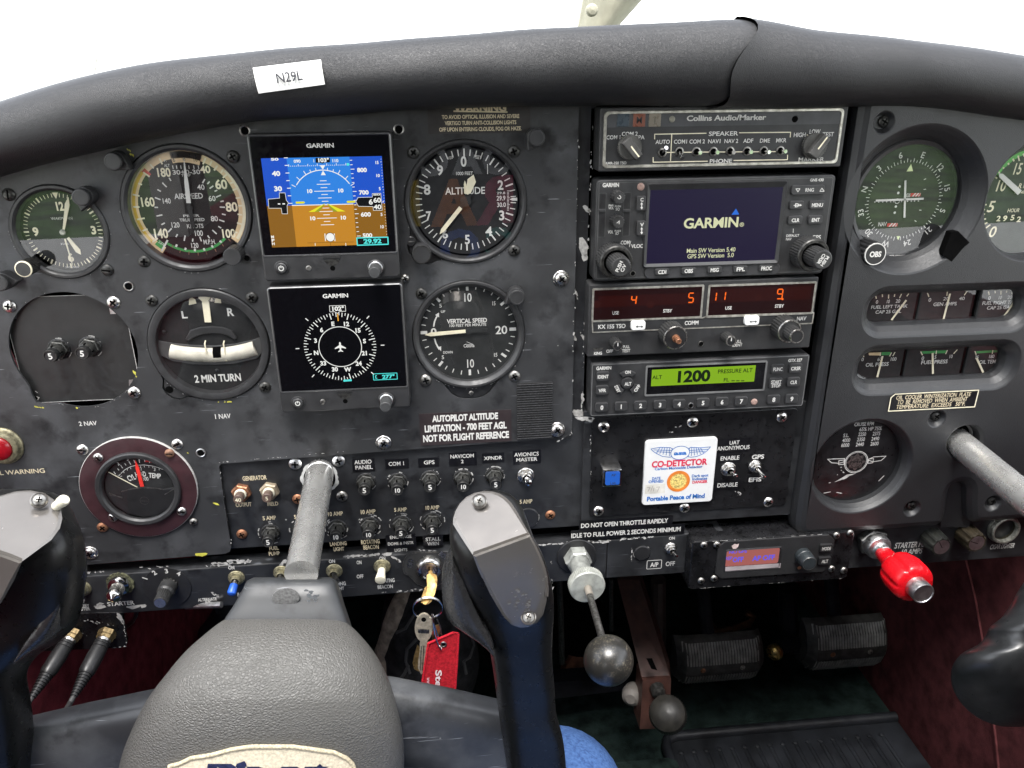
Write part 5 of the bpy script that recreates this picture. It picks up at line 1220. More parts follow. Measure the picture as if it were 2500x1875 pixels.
for y, s in ((282, 'C'), (480, 'V')):
    button(t, 'h', 474, y, 74, 118, '', HR, tall=1.8, r=1.2); g = MB(); T(g, 'h', s, 479, y - 30, 26, 28, M_WHITE, HR + 1.9, 2); strokeL(g, 'h', [(477, y - 4), (477, y + 42)], .55, HR + 1.9, M_WHITE)
    for a, b_ in ((-1, y - 6), (1, y + 44)): flat(g, [L('h', *p, HR + 1.92) for p in ((466, b_ - a * 14), (488, b_ - a * 14), (477, b_ + a * 4))], HR + 1.92, M_WHITE)
    g.build('button_arrows', t, smooth=0)
button(t, 'h', 1800, 175, 262, 78, '', HR, tall=1.8, r=2); g = MB(); T(g, 'h', 'RNG', 1811, 174, 70, 28, M_WHITE, HR + 1.9, 1); stroke(g, [L('h', *p, HR + 1.9) for p in ((1702, 166), (1734, 165), (1718, 190))], .4, HR + 1.9, M_WHITE, True); stroke(g, [L('h', *p, HR + 1.9) for p in ((1892, 186), (1926, 185), (1908, 160))], .4, HR + 1.9, M_WHITE, True); g.build('button_lettering', t, smooth=0)
button(t, 'h', 1710, 296, 112, 66, '', HR, r=1.4); g = MB(); T(g, 'h', 'D', 1710, 296, 34, 30, M_WHITE, HR + 1.7, 2); strokeL(g, 'h', [(1684, 297), (1740, 296)], .5, HR + 1.75, M_WHITE); flat(g, [L('h', *p, HR + 1.8) for p in ((1732, 286), (1732, 306), (1750, 296))], HR + 1.8, M_WHITE); g.build('button_lettering', t, smooth=0)
for x, y, w, s, tw in ((1872, 294, 118, 'MENU', .76), (1698, 415, 112, 'CLR', .54), (1858, 412, 112, 'ENT', .56)): button(t, 'h', x, y, w, 68, s, HR, r=1.4, tw=tw, th=.42)
for x, y, s in ((640, 826, 'CDI'), (850, 818, 'OBS'), (1056, 810, 'MSG'), (1262, 804, 'FPL'), (1468, 797, 'PROC')): button(t, 'h', x, y, 112, 52, s, HR + .8, r=1.2, tw=.6 if s != 'PROC' else .76, th=.58, tall=1.4)
g = MB(); X, Z, W_, H_ = dimL('h', 500, 768, 1575, 865, HR + .8); prism(g, rrect(X, Z, W_, H_, 4), HR, HR + .8, mat('button_shelf', (.034, .034, .036), .5), .4); g.build('button_shelf', t)
for nm, key, x0_, y0_, x1_, y1_, s2, rot in (('com_knob', 'h', 268, 745, 325, 800, ('PUSH', 'C/V'), 1.95 - PI / 2 - 1.2), ('gps_knob', 'h', 1815, 690, 1950, 740, ('PUSH', 'CRSR'), -2.05)):
    Xt, Zt = L(key, x1_, y1_, HR + 27); Xb, Zb = L(key, x0_, y0_, HR + 12); Xc, Zc = (Xt + Xb) / 2, (Zt + Zb) / 2
    g = MB(); lathe(g, (Xc, HR, Zc), [(11.2, 0), (11.2, 11), (10.4, 12.4), (9.4, 12.8), (8.2, 12.4), (7.8, 10)], M_KNOB, ridge=(40, .5, 0, 1), cap=False); lathe(g, (Xc, HR, Zc), [(10.9, 12.1), (10.2, 12.9), (8.6, 12.9), (8.4, 12.5)], M_SCRD, 48, cap=False); g.build(nm + '_outer_ring', t)
    g = MB(); lathe(g, (Xc, HR, Zc), [(6.8, 8), (6.8, 24), (6.2, 25.4), (5.6, 25.7)], M_KNOB, ridge=(26, .5, 0, 1))
    a = 1.15 if nm == 'com_knob' else -2.1
    for k, s in enumerate(s2):
        d = 1.5 if k == 0 else -1.5; text(g, s, Xc - math.sin(a) * d, Zc + math.cos(a) * d, 2.2, M_WHITE, HR + 25.8, None, 2, rot=a)
    g.build(nm + '_inner', t)
# --- nav / com radio with segment displays
X, Z = L('i', 1070, 390, HR); t = thing('navcom_radio', 'radio with two orange segment displays in silver frames', 'radio', X, 0, Z)
xa, xb, zb, zt = facebox(t, 'i', (60, 80), (2118, 35), (2066, 655), (55, 748), HR, M_RADIO, 1, .8, h0=-6)
M_DISP = emi('segment_window', (44, 9, 5), .55); E_SEG = emi('segment_lit', (255, 110, 30), 1.15); M_GHOST = emi('segment_ghost', (66, 22, 14), .6)
E_AREA = emi('segment_band', (58, 14, 7), .6)
def frameL(key, x0, y0, x1, y1, wd, h, m, r=1.0, lift=.5):
    X, Z, W_, H_ = dimL(key, x0, y0, x1, y1, h); g = MB(); o_ = rrect(X, Z, W_, H_, r); i_ = rrect(X, Z, W_ - 2 * wd, H_ - 2 * wd, max(.2, r - wd * .4))
    ring2(g, o_, o_, h, h + lift, m); ring2(g, o_, i_, h + lift, h + lift, m); ring2(g, i_, i_, h + lift, h, m); return g
for box_ in ((92, 108, 1090, 410), (1130, 78, 2095, 372)):
    frameL('i', *box_, 1.3, HR, M_SILV).build('display_frame', t, smooth=0)
    g = MB(); rectL(g, 'i', box_[0] + 16, box_[1] + 16, box_[2] - 16, box_[3] - 16, HR + .12, M_DISP); g.build('display_window', t, smooth=0)
g = MB(); rectL(g, 'i', 150, 180, 1060, 280, HR + .16, E_AREA); rectL(g, 'i', 1160, 120, 2060, 240, HR + .16, E_AREA); g.build('display_band', t, smooth=0)
SEGS = {'0': 'abcdef', '1': 'bc', '4': 'fgbc', '5': 'afgcd', '6': 'afgedc', '8': 'abcdefg', '9': 'abcdfg'}
def seg7(g, x, y, w, hh, ch, m, h, wd):
    sl = .14; P_ = dict(a=((0, 1), (1, 1)), b=((1, 1), (1, .5)), c=((1, .5), (1, 0)), d=((0, 0), (1, 0)), e=((0, .5), (0, 0)), f=((0, 1), (0, .5)), g=((0, .5), (1, .5)))
    for s in SEGS[ch]:
        pts = [(x - w / 2 + u * w + (v - .5) * hh * sl, y + hh / 2 - v * hh) for u, v in P_[s]]
        (x0, y0), (x1, y1) = pts; strokeL(g, 'i', [(x0 + (x1 - x0) * .08, y0 + (y1 - y0) * .08), (x1 - (x1 - x0) * .08, y1 - (y1 - y0) * .08)], wd, h, m)
g = MB(); q = HR + .22
for x, y in ((225, 255), (290, 252), (365, 248), (545, 240), (735, 228), (800, 225)): seg7(g, x, y, 38, 66, '8' if x not in (225,) else '1', M_GHOST, q, .35)
for x in (1268, 1352, 1438, 1520): seg7(g, x, 190, 42, 74, '8', M_GHOST, q, .35)
for x in (1635, 1700, 1868, 1942): seg7(g, x, 172, 42, 74, '8' if x != 1635 else '1', M_GHOST, q, .35)
for x, y in ((135, 268), (620, 270), (1590, 208)):
    X, Z = L('i', x, y, q); flat(g, circ(X, Z, 2.6, 16), q, M_GHOST)
g.build('unlit_segments', t, smooth=0)
g = MB(); q = HR + .26
seg7(g, 470, 230, 42, 74, '4', E_SEG, q, .8); seg7(g, 985, 210, 44, 84, '5', E_SEG, q, .8); seg7(g, 1190, 200, 42, 74, '1', E_SEG, q, .8); seg7(g, 1272, 194, 42, 74, '1', E_SEG, q, .8); seg7(g, 1785, 176, 46, 86, '9', E_SEG, q, .8)
X, Z = L('i', 1808, 222, q); flat(g, circ(X, Z, .75, 12), q, E_SEG); g.build('lit_digits', t, smooth=0)
label_of(t, 'i', [('USE', 305, 346, 60, 30, 1), ('STBY', 773, 327, 80, 30, 1), ('USE', 1322, 301, 60, 30, 1), ('STBY', 1779, 284, 80, 30, 1), ('COMM', 990, 435, 126, 34, 2), ('NAV', 1978, 396, 84, 34, 2), ('KX 155 TSO', 272, 467, 248, 36, 2), ('KING', 147, 710, 74, 26, 2), ('OFF', 252, 690, 62, 28), ('PULL', 402, 650, 62, 26), ('TEST', 400, 686, 74, 28), ('PULL', 1402, 602, 74, 26), ('IDENT', 1400, 636, 90, 26)], HR + .14)
g = MB(); o_ = [L('i', *p, HR + .3) for p in ((95, 420), (1090, 390), (1130, 375), (2090, 345), (2075, 440), (100, 522))]; stroke(g, o_, .9, HR + .3, M_SILV, True)
flat(g, [L('i', *p, HR + .2) for p in ((100, 664), (195, 660), (182, 680), (152, 694), (112, 682))], HR + .14, M_STEELD); g.build('trim_line', t, smooth=0)
M_WBTN = mat('white_button', (.80, .80, .78), .3, vary=.03)
for x, y in ((512, 463), (1536, 418)):
    button(t, 'i', x, y, 128, 80, '', HR, M_WBTN, tall=3.0, r=1.6, name='transfer_button'); g = MB(); q = HR + 3.1; strokeL(g, 'i', [(x - 15, y + 8), (x + 32, y + 6)], .5, q, M_DIAL)
    for a, b_ in ((-1, x - 24), (1, x + 42)): flat(g, [L('i', *p, q + .03) for p in ((b_ - a * 16, y - 4), (b_ - a * 16, y + 18), (b_ + a * 2, y + 7))], q + .03, M_DIAL)
    g.build('arrow_mark', t, smooth=0)
for x, y, r, nm in ((325, 645, 3.6, 'volume_knob'), (1345, 600, 3.8, 'volume_knob')):
    X, Z = L('i', x, y, HR + 11); g = MB(); lathe(g, (X, HR, Z), [(r, 0), (r, 10), (r * .93, 11)], M_KNOB, ridge=(16, .35, 0, 1)); lathe(g, (X, HR, Z), [(r * .97, 10.6), (r * .9, 11.2), (r * .74, 11.2)], M_STEEL, 28, cap=False); flat(g, circ(X, Z, r * .78, 20), HR + 11.1, M_BLK); flat(g, [(X - .3, Z), (X + .3, Z), (X + .3, Z + r * .7), (X - .3, Z + r * .7)], HR + 11.3, M_WHITE); g.build(nm, t)
X, Z = L('i', 848, 575, HR + 14); g = MB(); lathe(g, (X, HR, Z), [(8.6, 0), (8.6, 12), (8.0, 13.4)], M_KNOB, ridge=(26, .6, 0, 1)); lathe(g, (X, HR, Z), [(8.3, 13.0), (7.9, 13.7), (7.3, 13.7)], M_STEEL, 40, cap=False); flat(g, circ(X, Z, 7.4, 30), HR + 13.5, M_BLK); g.build('tuning_knob', t)
g = MB(); lathe(g, (X, HR, Z), [(2.6, 13.4), (2.6, 15.5), (1.9, 15.6), (1.9, 21), (1.6, 21.3)], M_RUST, 22); g.build('bare_shaft', t)
X, Z = L('i', 1900, 535, HR + 16); g = MB(); lathe(g, (X - .8, HR, Z + .8), [(8.6, 0), (8.6, 12), (8.0, 13)], M_KNOB, ridge=(26, .6, 0, 1)); lathe(g, (X - .8, HR, Z + .8), [(8.3, 12.6), (7.9, 13.3), (7.3, 13.3)], M_STEEL, 40, cap=False); g.build('tuning_knob', t)
g = MB(); lathe(g, (X - .8, HR, Z + .8), [(5.2, 10), (5.2, 23), (4.8, 24)], M_KNOB, ridge=(20, .4, 0, 1)); lathe(g, (X - .8, HR, Z + .8), [(5.0, 23.6), (4.7, 24.3), (4.0, 24.3)], M_STEEL, 36, cap=False); flat(g, circ(X - .8, Z + .8, 4.1, 24), HR + 24.15, M_BLK); g.build('inner_knob', t)
X, Z = L('i', 1074, 624, HR); g = MB(); lathe(g, (X, HR, Z), [(2.0, 0), (1.9, .3), (1.6, .3)], M_STEELD, 20, cap=False); flat(g, circ(X, Z, 1.65, 18), HR + .14, M_VOID); g.build('screw_hole', t)
# --- transponder
X, Z = L('i', 1060, 1000, HR); t = thing('transponder', 'transponder with a lime green display showing 1200, lowest in the stack', 'transponder', X, 0, Z)
xa, xb, zb, zt = facebox(t, 'i', (80, 802), (2045, 722), (2005, 1195), (76, 1275), HR, M_RADIO, 2, 1.0, h0=-6)
g = MB(); o_ = inset(rrect((xa + xb) / 2, (zt + zb) / 2, xb - xa, zt - zb, 2), 1.0); stroke(g, o_, .5, HR + .05, mat('edge_pale', (.14, .14, .14), .4), True); g.build('edge_line', t, smooth=0)
frameL('i', 572, 798, 1655, 1070, 1.2, HR, mat('edge_pale', (.14,) * 3), 1.2, .6).build('display_frame', t, smooth=0)
g = MB(); rectL(g, 'i', 588, 812, 1640, 1055, HR + .1, mat('display_black', (.006, .006, .007), .15)); g.build('display_window', t, smooth=0)
g = MB(); rectL(g, 'i', 630, 838, 1558, 985, HR + .16, emi('lcd_green', (134, 178, 30), .95)); g.build('display', t, smooth=0)
M_LCD = emi('lcd_ink', (22, 36, 10)); g = MB(); q = HR + .24
T(g, 'i', 'ALT', 680, 925, 86, 34, M_LCD, q, 1); T(g, 'i', '1200', 998, 915, 315, 98, M_LCD, q, 3); T(g, 'i', 'PRESSURE ALT', 1382, 867, 312, 36, M_LCD, q, 1); T(g, 'i', 'FL', 1302, 948, 52, 32, M_LCD, q, 1)
for x in (1362, 1405, 1448): strokeL(g, 'i', [(x - 14, 958), (x + 16, 957)], .7, q, M_LCD)
g.build('display_digits', t, smooth=0)
label_of(t, 'i', [('GARMIN', 200, 843, 136, 30, 2), ('GTX 327', 1922, 772, 122, 26, 2)], HR + .12)
for x, y, s in ((182, 1198, '0'), (356, 1190, '1'), (531, 1182, '2'), (706, 1175, '3'), (878, 1168, '4'), (1093, 1157, '5'), (1264, 1149, '6'), (1437, 1143, '7'), (1730, 1127, '8'), (1892, 1120, '9')): button(t, 'i', x, y, 114, 80, s, HR, r=1.6, tw=.22, th=.46, bold=3)
for x, y, s, tw in ((192, 920, 'IDENT', .86), (186, 1044, 'VFR', .56), (1766, 853, 'FUNC', .74), (1928, 846, 'CRSR', .76), (1908, 970, 'CLR', .52)): button(t, 'i', x, y, 114, 84, s, HR, r=1.6, tw=tw, th=.36)
button(t, 'i', 1750, 977, 118, 88, '', HR, r=1.6); g = MB(); T(g, 'i', 'START', 1752, 967, 90, 28, M_WHITE, HR + 1.7, 2); T(g, 'i', 'STOP', 1750, 1003, 78, 26, M_WHITE, HR + 1.7, 2); strokeL(g, 'i', [(1706, 986), (1796, 983)], .3, HR + 1.7, M_WHITE); g.build('button_lettering', t, smooth=0)
cx_, cz_ = L('i', 412, 980, HR + 1.6); g = MB(); prism(g, circ(cx_, cz_, 4.3, 32), HR, HR + 1.8, M_BTN, .5); T(g, 'i', 'ALT', 418, 985, 60, 30, M_WHITE, HR + 1.9, 2); g.build('mode_button', t)
for a0, a1, s, x, y, r in ((-38, 38, 'ON', 417, 880, 0), (205, 268 - 10, 'STBY', 322, 1030, -1.1), (102, 155, 'OFF', 500, 1025, .98)):
    n = 10; oi = circ(cx_, cz_, 5.4, n, math.radians(a0), math.radians(a1) + 1e-7); oo = circ(cx_, cz_, 9.2, n, math.radians(a0), math.radians(a1) + 1e-7)
    g = MB(); prism(g, oo + oi[::-1], HR, HR + 1.7, M_BTN, .4); T(g, 'i', s, x, y, 52 if s == 'ON' else 72, 28, M_WHITE, HR + 1.8, 2, r); g.build('mode_button', t)
X, Z = L('i', 983, 1180, HR); g = MB(); lathe(g, (X, HR, Z), [(2.2, 0), (2.1, .4), (1.6, .4)], M_ALU, 20, cap=False); flat(g, circ(X, Z, 1.65, 18), HR + .2, M_VOID); g.build('screw_hole', t)
X, Z = L('i', 1553, 1147, HR); g = MB(); lathe(g, (X, HR, Z), [(2.5, 0), (2.4, .4), (1.5, .8)], mat('sensor_pink', (.30, .20, .17), .3), 22); g.build('light_sensor', t)

# ================================================================== right hand gauges
HC = -7.0; c = L('k', 664, 1012, HC)
t = thing('course_indicator', 'round course deviation indicator with white cross needles and striped flags', 'navigation dial', C_CDI[0], HC, C_CDI[1])
M_DGR = mat('dial_green_grey', (.030, .033, .024), .6, spec=.2)
g = MB(); flat(g, circ(*c, 37.5, 64), HC, M_DIAL); g.build('dial_face', t, smooth=0)
g = MB(); flat(g, circ(*c, 25.2, 56), HC + .3, M_DGR); g.build('inner_dial', t, smooth=0)
h = HC + .4; g = MB(); rot0 = math.radians(-75)
ticks(g, *c, 25.4, 28.0, [rot0 + math.radians(10 * i) for i in range(36)], .45, h, M_WHITE); ticks(g, *c, 25.4, 26.8, [rot0 + math.radians(10 * i + 5) for i in range(36)], .45, h, M_WHITE)
for i, s in enumerate(('N', '3', '6', 'E', '12', '15', 'S', '21', '24', 'W', '30', '33')):
    a = rot0 + math.radians(30 * i); text(g, s, c[0] + 31 * math.sin(a), c[1] + 31 * math.cos(a), 4.0, M_WHITE, h, None, 1, rot=-a)
for x, y in ((627, 888), (615, 946), (592, 1072), (582, 1128)):
    X, Z = L('k', x, y, h); flat(g, circ(X, Z, .85, 14), h, M_WHITE)
X, Z = L('k', 605, 1022, h); stroke(g, circ(X, Z, 1.6, 20), .5, h, M_WHITE, True)
for x in (400, 435, 472, 508, 545, 572, 645, 700, 735, 765, 800): 
    X, Z = L('k', x, 1030 - (x - 400) * .025, h); flat(g, circ(X, Z, .55, 10), h, M_WHITE)
for p in (((850, 825), (870, 815)), ((848, 915), (870, 912)), ((808, 1104), (828, 1106)), ((765, 1200), (782, 1210))): strokeL(g, 'k', p, .5, h, M_WHITE)
T(g, 'k', 'GS', 706, 968, 40, 32, M_WHITE, h, 1); T(g, 'k', 'NAV', 468, 1233, 76, 38, M_WHITE, h, 1)
M_PT = mat('pale_green_pointer', (.62, .70, .36), .5); flat(g, [L('k', *p, h) for p in ((690, 748), (750, 746), (732, 680))], h + .1, M_PT); flat(g, [L('k', *p, h) for p in ((598, 1345), (632, 1343), (612, 1382))], h + .1, M_PT)
g.build('markings', t, smooth=0)
for x0_, y0_, x1_, y1_ in ((728, 948, 820, 978), (512, 1225, 608, 1256)):
    g = MB(); X, Z, W_, H_ = dimL('k', x0_, y0_, x1_, y1_, h + .1); flat(g, rrect(X, Z, W_, H_, .1), h + .1, M_RED)
    for i in range(3): 
        u = X - W_ / 2 + W_ * (.16 + .3 * i); flat(g, [(u, Z - H_ / 2), (u + W_ * .15, Z - H_ / 2), (u + W_ * .15 + H_ * .8, Z + H_ / 2), (u + H_ * .8, Z + H_ / 2)] if i < 2 else [(u, Z - H_ / 2), (u + W_ * .12, Z - H_ / 2), (u + W_ * .2, Z + H_ * .1), (u + W_ * .2, Z + H_ / 2), (u + H_ * .8, Z + H_ / 2)], h + .16, M_WHITE)
    g.build('warning_flag', t, smooth=0)
for nm, p0, p1 in (('course_needle', (682, 832), (672, 1175)), ('glideslope_needle', (410, 1018), (848, 1000))):
    g = MB(); a = L('k', *p0, h + 1); b = L('k', *p1, h + 1); d = Vector((b[0] - a[0], b[1] - a[1])).normalized(); n_ = Vector((-d.y, d.x)) * .65
    prism(g, [(a[0] - n_.x, a[1] - n_.y), (b[0] - n_.x, b[1] - n_.y), (b[0] + n_.x, b[1] + n_.y), (a[0] + n_.x, a[1] + n_.y)], h + .5, h + 1, M_WHITE); g.build(nm, t, smooth=0)
g = MB(); lathe(g, (c[0], HC, c[1]), [(42, -1), (42, 5), (40, 6.2), (37.4, 5.2), (36.8, 0)], M_BEZ, 64, cap=False); g.build('bezel', t, smooth=25)
g = MB(); T(g, 'k', 'BENDIX/KING', 630, 1528, 200, 24, M_WHITE, HC + 6, 1, shear=.2); g.build('lettering', t, smooth=0)
g = MB(); flat(g, circ(*c, 37.6, 56), HC + 4.6, M_GLASS); g.build('glass', t, smooth=0)
X, Z = L('k', 405, 1510, 14); g = MB(); lathe(g, (X, -6, Z), [(8.0, 0), (8.0, 18), (7.6, 19.5)], M_BLK, ridge=(16, .9, 0, 1)); lathe(g, (X, -6, Z), [(7.6, 19.1), (7.5, 20), (6.9, 20)], M_WHITE, 40, cap=False); flat(g, circ(X, Z, 7.0, 32), 13.8, M_BLK); text(g, 'OBS', X, Z, 3.6, M_WHITE, 14.0, 8.2, 3); g.build('course_knob', t)
X, Z = L('k', 1030, 1442, 0); g = MB(); lathe(g, (X, -2, Z), [(5.6, 0), (5.6, 1), (3.8, 1.2), (3.6, 2.6), (2, 3.2)], M_SCRD, 28); g.build('clamp_screw', t)
g = MB(); prism(g, [L('k', *p, OH - 3) for p in ((1080, 1300), (1140, 1290), (1245, 1395), (1190, 1440), (1080, 1570), (1000, 1510))], OH - 6, OH + .15, M_VOID); g.build('corner_notch', t, smooth=0)
c = L('y', 800, 760, -3); HT = -3.5
t = thing('tachometer', 'large round tachometer with hour counter cut off by the right edge', 'tachometer', C_TACH[0], HT, C_TACH[1])
g = MB(); flat(g, circ(*C_TACH, 42, 56), HT, mat('dial_grey_green', (.036, .043, .036), .6, spec=.2)); g.build('dial_face', t, smooth=0)
g = MB(); h = HT + .15
for s, x, y, w, hp in (('15', 630, 400, 100, 118), ('10', 452, 580, 118, 118), ('5', 352, 803, 78, 116), ('0', 368, 1072, 74, 110), ('HOUR', 588, 845, 128, 38), ('R P M', 712, 582, 140, 50), ('HUNDREDS', 700, 650, 200, 26)): T(g, 'y', s, x, y, w, hp, M_LUME, h, 1, shear=.15)
for s, x, y in (('2', 428, 932), ('9', 497, 930), ('5', 578, 922), ('2', 645, 940)): T(g, 'y', s, x, y, 44, 54, M_LUME, h + .1, 2)
for p in (((395, 490), (412, 505)), ((428, 435), (440, 448)), ((475, 388), (486, 400)), ((528, 342), (540, 358)), ((580, 295), (594, 322)), ((635, 262), (650, 318)), ((690, 240), (702, 270)), ((278, 785), (300, 785)), ((270, 838), (282, 838)), ((268, 888), (284, 885)), ((270, 942), (294, 935)), ((278, 992), (308, 975)), ((292, 1035), (340, 998))): strokeL(g, 'y', p, 1.0, h, M_LUME)
strokeL(g, 'y', [(415, 455), (460, 395), (520, 340), (580, 290), (650, 250), (720, 225)], 3.0, h - .05, mat('bright_green_arc', (.10, .45, .08), .6)); g.build('markings', t, smooth=0)
g = MB(); rectL(g, 'y', 400, 893, 760, 972, h + .04, M_DIAL); g.build('hour_counter', t, smooth=0)
g = MB(); needleL(g, 'y', (655, 658), (430, 452), 3.6, 3.2, h + 1.5, M_WHITE, .12); g.build('needle', t, smooth=0)
g = MB(); flat(g, circ(*C_TACH, 41, 56), HT + 5, M_GLASS); g.build('glass', t, smooth=0)
def gauge(label, x0, x1, y0, y1, items, needle, extra=None, cat='gauge'):
    h = -1.5; X, Z, W_, H_ = dimL('l', x0, y0, x1, y1, h); t = thing('engine_gauge', label, cat, X, h, Z, 'small engine gauges in the slots')
    g = MB(); prism(g, rrect(X, Z, W_, H_ + 14, 1), h - 2, h, M_DIALG if y0 < 500 else M_DIAL); g.build('dial_face', t, smooth=0)
    g = MB(); q = h + .12
    for it in items:
        if isinstance(it[0], str): T(g, 'l', *it, M_WHITE, q, 1)
        else: strokeL(g, 'l', it, .75, q, M_LUME)
    g.build('markings', t, smooth=0)
    if extra:
        g = MB()
        for pts, m in extra: flat(g, [L('l', *p, q) for p in pts], q - .05, m)
        g.build('coloured_arc', t, smooth=0)
    g = MB(); a, b = needle; strokeL(g, 'l', [a, b], 1.5, h + 1, M_LUME); g.build('needle', t, smooth=0)
    g = MB(); flat(g, rrect(X, Z, W_, H_ + 14, 1), h + 2.2, M_GLASS); g.build('glass', t, smooth=0)
gauge('left tank fuel gauge, first in the upper slot', 380, 940, 235, 565, [('0', 512, 355, 26, 38), ('10', 636, 350, 40, 38), ('20', 748, 345, 50, 38), ('FUEL LEFT TANK', 650, 408, 408, 36), ('CAP 25 GAL', 640, 464, 290, 36), ((495, 285), (506, 318)), ((572, 270), (574, 300)), ((643, 272), (642, 318)), ((712, 268), (706, 298)), ((788, 265), (766, 312)), ((870, 262), (846, 292))], ((675, 560), (842, 335)))
gauge('generator amps gauge in the middle of the upper slot', 980, 1570, 225, 550, [('0', 1107, 332, 30, 40), ('20', 1290, 318, 66, 36), ('40', 1468, 316, 64, 36), ('GEN AMPS', 1278, 378, 262, 38), ((1080, 255), (1096, 298)), ((1303, 240), (1298, 288)), ((1528, 232), (1494, 280))], ((1262, 545), (1334, 262)))
gauge('right tank fuel gauge, last in the upper slot', 1650, 2280, 215, 530, [('0', 1778, 310, 28, 38), ('10', 1896, 305, 40, 38), ('20', 2006, 302, 50, 38), ('FUEL RIGHT TANK', 1908, 362, 418, 38), ('CAP 25 GAL', 1890, 418, 280, 36), ((1765, 238), (1776, 278)), ((1840, 228), (1843, 258)), ((1908, 228), (1906, 272)), ((1972, 228), (1968, 252)), ((2040, 222), (2028, 268)), ((2120, 218), (2106, 248))], ((1940, 520), (2106, 285)))
gauge('oil pressure gauge at the left of the lower slot', 290, 790, 885, 1225, [('0', 350, 1002, 26, 38), ('60', 540, 1000, 46, 38), ('100', 695, 998, 72, 38), ('OIL PRESS', 514, 1058, 258, 40), ((360, 960), (364, 975)), ((552, 925), (548, 965)), ((676, 925), (654, 968)), ((715, 920), (690, 965))], ((515, 1202), (575, 965)), [(((420, 928), (560, 922), (555, 958), (422, 956)), M_TAN), (((566, 922), (672, 918), (652, 955), (562, 955)), M_GREEN)])
gauge('fuel pressure gauge at the middle of the lower slot', 830, 1460, 880, 1190, [('0', 1028, 988, 28, 38), ('5', 1170, 975, 24, 38), ('10', 1342, 968, 42, 38), ('FUEL PRESS', 1158, 1030, 296, 40), ((1004, 915), (1024, 955)), ((1182, 902), (1176, 945)), ((1304, 898), (1284, 942)), ((1416, 892), (1374, 938))], ((1142, 1165), (1138, 930)), [(((1015, 912), (1300, 900), (1280, 932), (1030, 938)), M_GREEN)])
gauge('oil temperature gauge at the right of the lower slot', 1510, 2110, 870, 1180, [('75', 1636, 978, 42, 36), ('180', 1800, 968, 66, 38), ('260', 1926, 962, 78, 38), ('OIL TEMP', 1768, 1028, 214, 40), ((1614, 910), (1628, 950)), ((1816, 898), (1808, 940)), ((1938, 892), (1920, 932)), ((1966, 886), (1948, 930))], ((1708, 1150), (1632, 985)), [(((1625, 910), (1935, 893), (1915, 918), (1632, 935)), M_GREEN)])
# --- cruise table disc
t = thing('cruise_placard', 'round black disc printed with a cruise rpm table and winged badge', 'placard', C_CRU[0], 0, C_CRU[1])
g = MB(); HB = .6; flat(g, circ(*C_CRU, R_CRU, 48), HB, mat('disc_black', (.011, .011, .012), .35, vary=.25)); g.build('disc', t, smooth=0)
g = MB(); q = HB + .12
for s, x, y, w in (('CRUISE RPM', 606, 175, 152), ('65% HP 75%', 656, 213, 172), ('S.L.', 466, 264, 46), ('2250', 590, 255, 60), ('2375', 702, 250, 60), ('4000', 466, 302, 60), ('2350', 581, 295, 60), ('2490', 692, 290, 60), ('6000', 458, 340, 62), ('2440', 572, 334, 62), ('2600', 686, 328, 62)): T(g, 'm', s, x, y, w, 28, M_WHITE, q, 1)
bc = L('m', 543, 472, q); br_ = abs(L('m', 630, 472, q)[0] - L('m', 455, 472, q)[0]) / 2
stroke(g, circ(*bc, br_, 40), .5, q, M_WHITE, True); stroke(g, circ(*bc, br_ * .9, 40), .3, q, M_WHITE, True)
star = []
for i in range(16):
    r = br_ * (.86 if i % 2 == 0 else .6); a = i * PI / 8; star.append((bc[0] + r * math.sin(a), bc[1] + r * math.cos(a)))
flat(g, star, q, M_STEELD); stroke(g, circ(*bc, br_ * .5, 28), .35, q + .05, M_DIAL, True)
text(g, 'PIPER', bc[0], bc[1], 1.7, M_DIAL, q + .1, br_ * 1.05, 2)
for i, ch in enumerate('CUB'): pass
for sg, w1 in ((-1, ((455, 445), (320, 450), (352, 478), (410, 482), (450, 470))), (1, ((632, 455), (680, 432), (776, 426), (738, 460), (672, 470)))):
    stroke(g, [L('m', *p, q) for p in w1], .5, q, M_WHITE, True)
for b_ in (((408, 460), (450, 456), (448, 490), (406, 492)), ((640, 448), (678, 445), (672, 478), (634, 482))): stroke(g, [L('m', *p, q) for p in b_], .5, q + .04, M_WHITE, True)
g.build('print', t, smooth=0)
g = MB(); q = HB + .1
flat(g, [L('m', *p, q) for p in ((372, 630), (440, 590), (470, 570), (545, 560), (490, 580), (465, 600))], q, M_CHIP)
for p in (((718, 620), (760, 578)), ((330, 634), (345, 632)), ((290, 714), (345, 704)), ((388, 708), (432, 716)), ((420, 515), (432, 512)), ((438, 548), (450, 556)), ((425, 535), (430, 540)), ((395, 572), (400, 570))): strokeL(g, 'm', p, .7, q, M_CHIP)
g.build('scratches', t, smooth=0)
X, Z = L('m', 912, 543, 6); g = MB(); lathe(g, (X, 4, Z), [(2.2, 0), (2.2, 1.2), (1.6, 1.8)], M_LUME, 18); o = g.build('corner_clip', t)
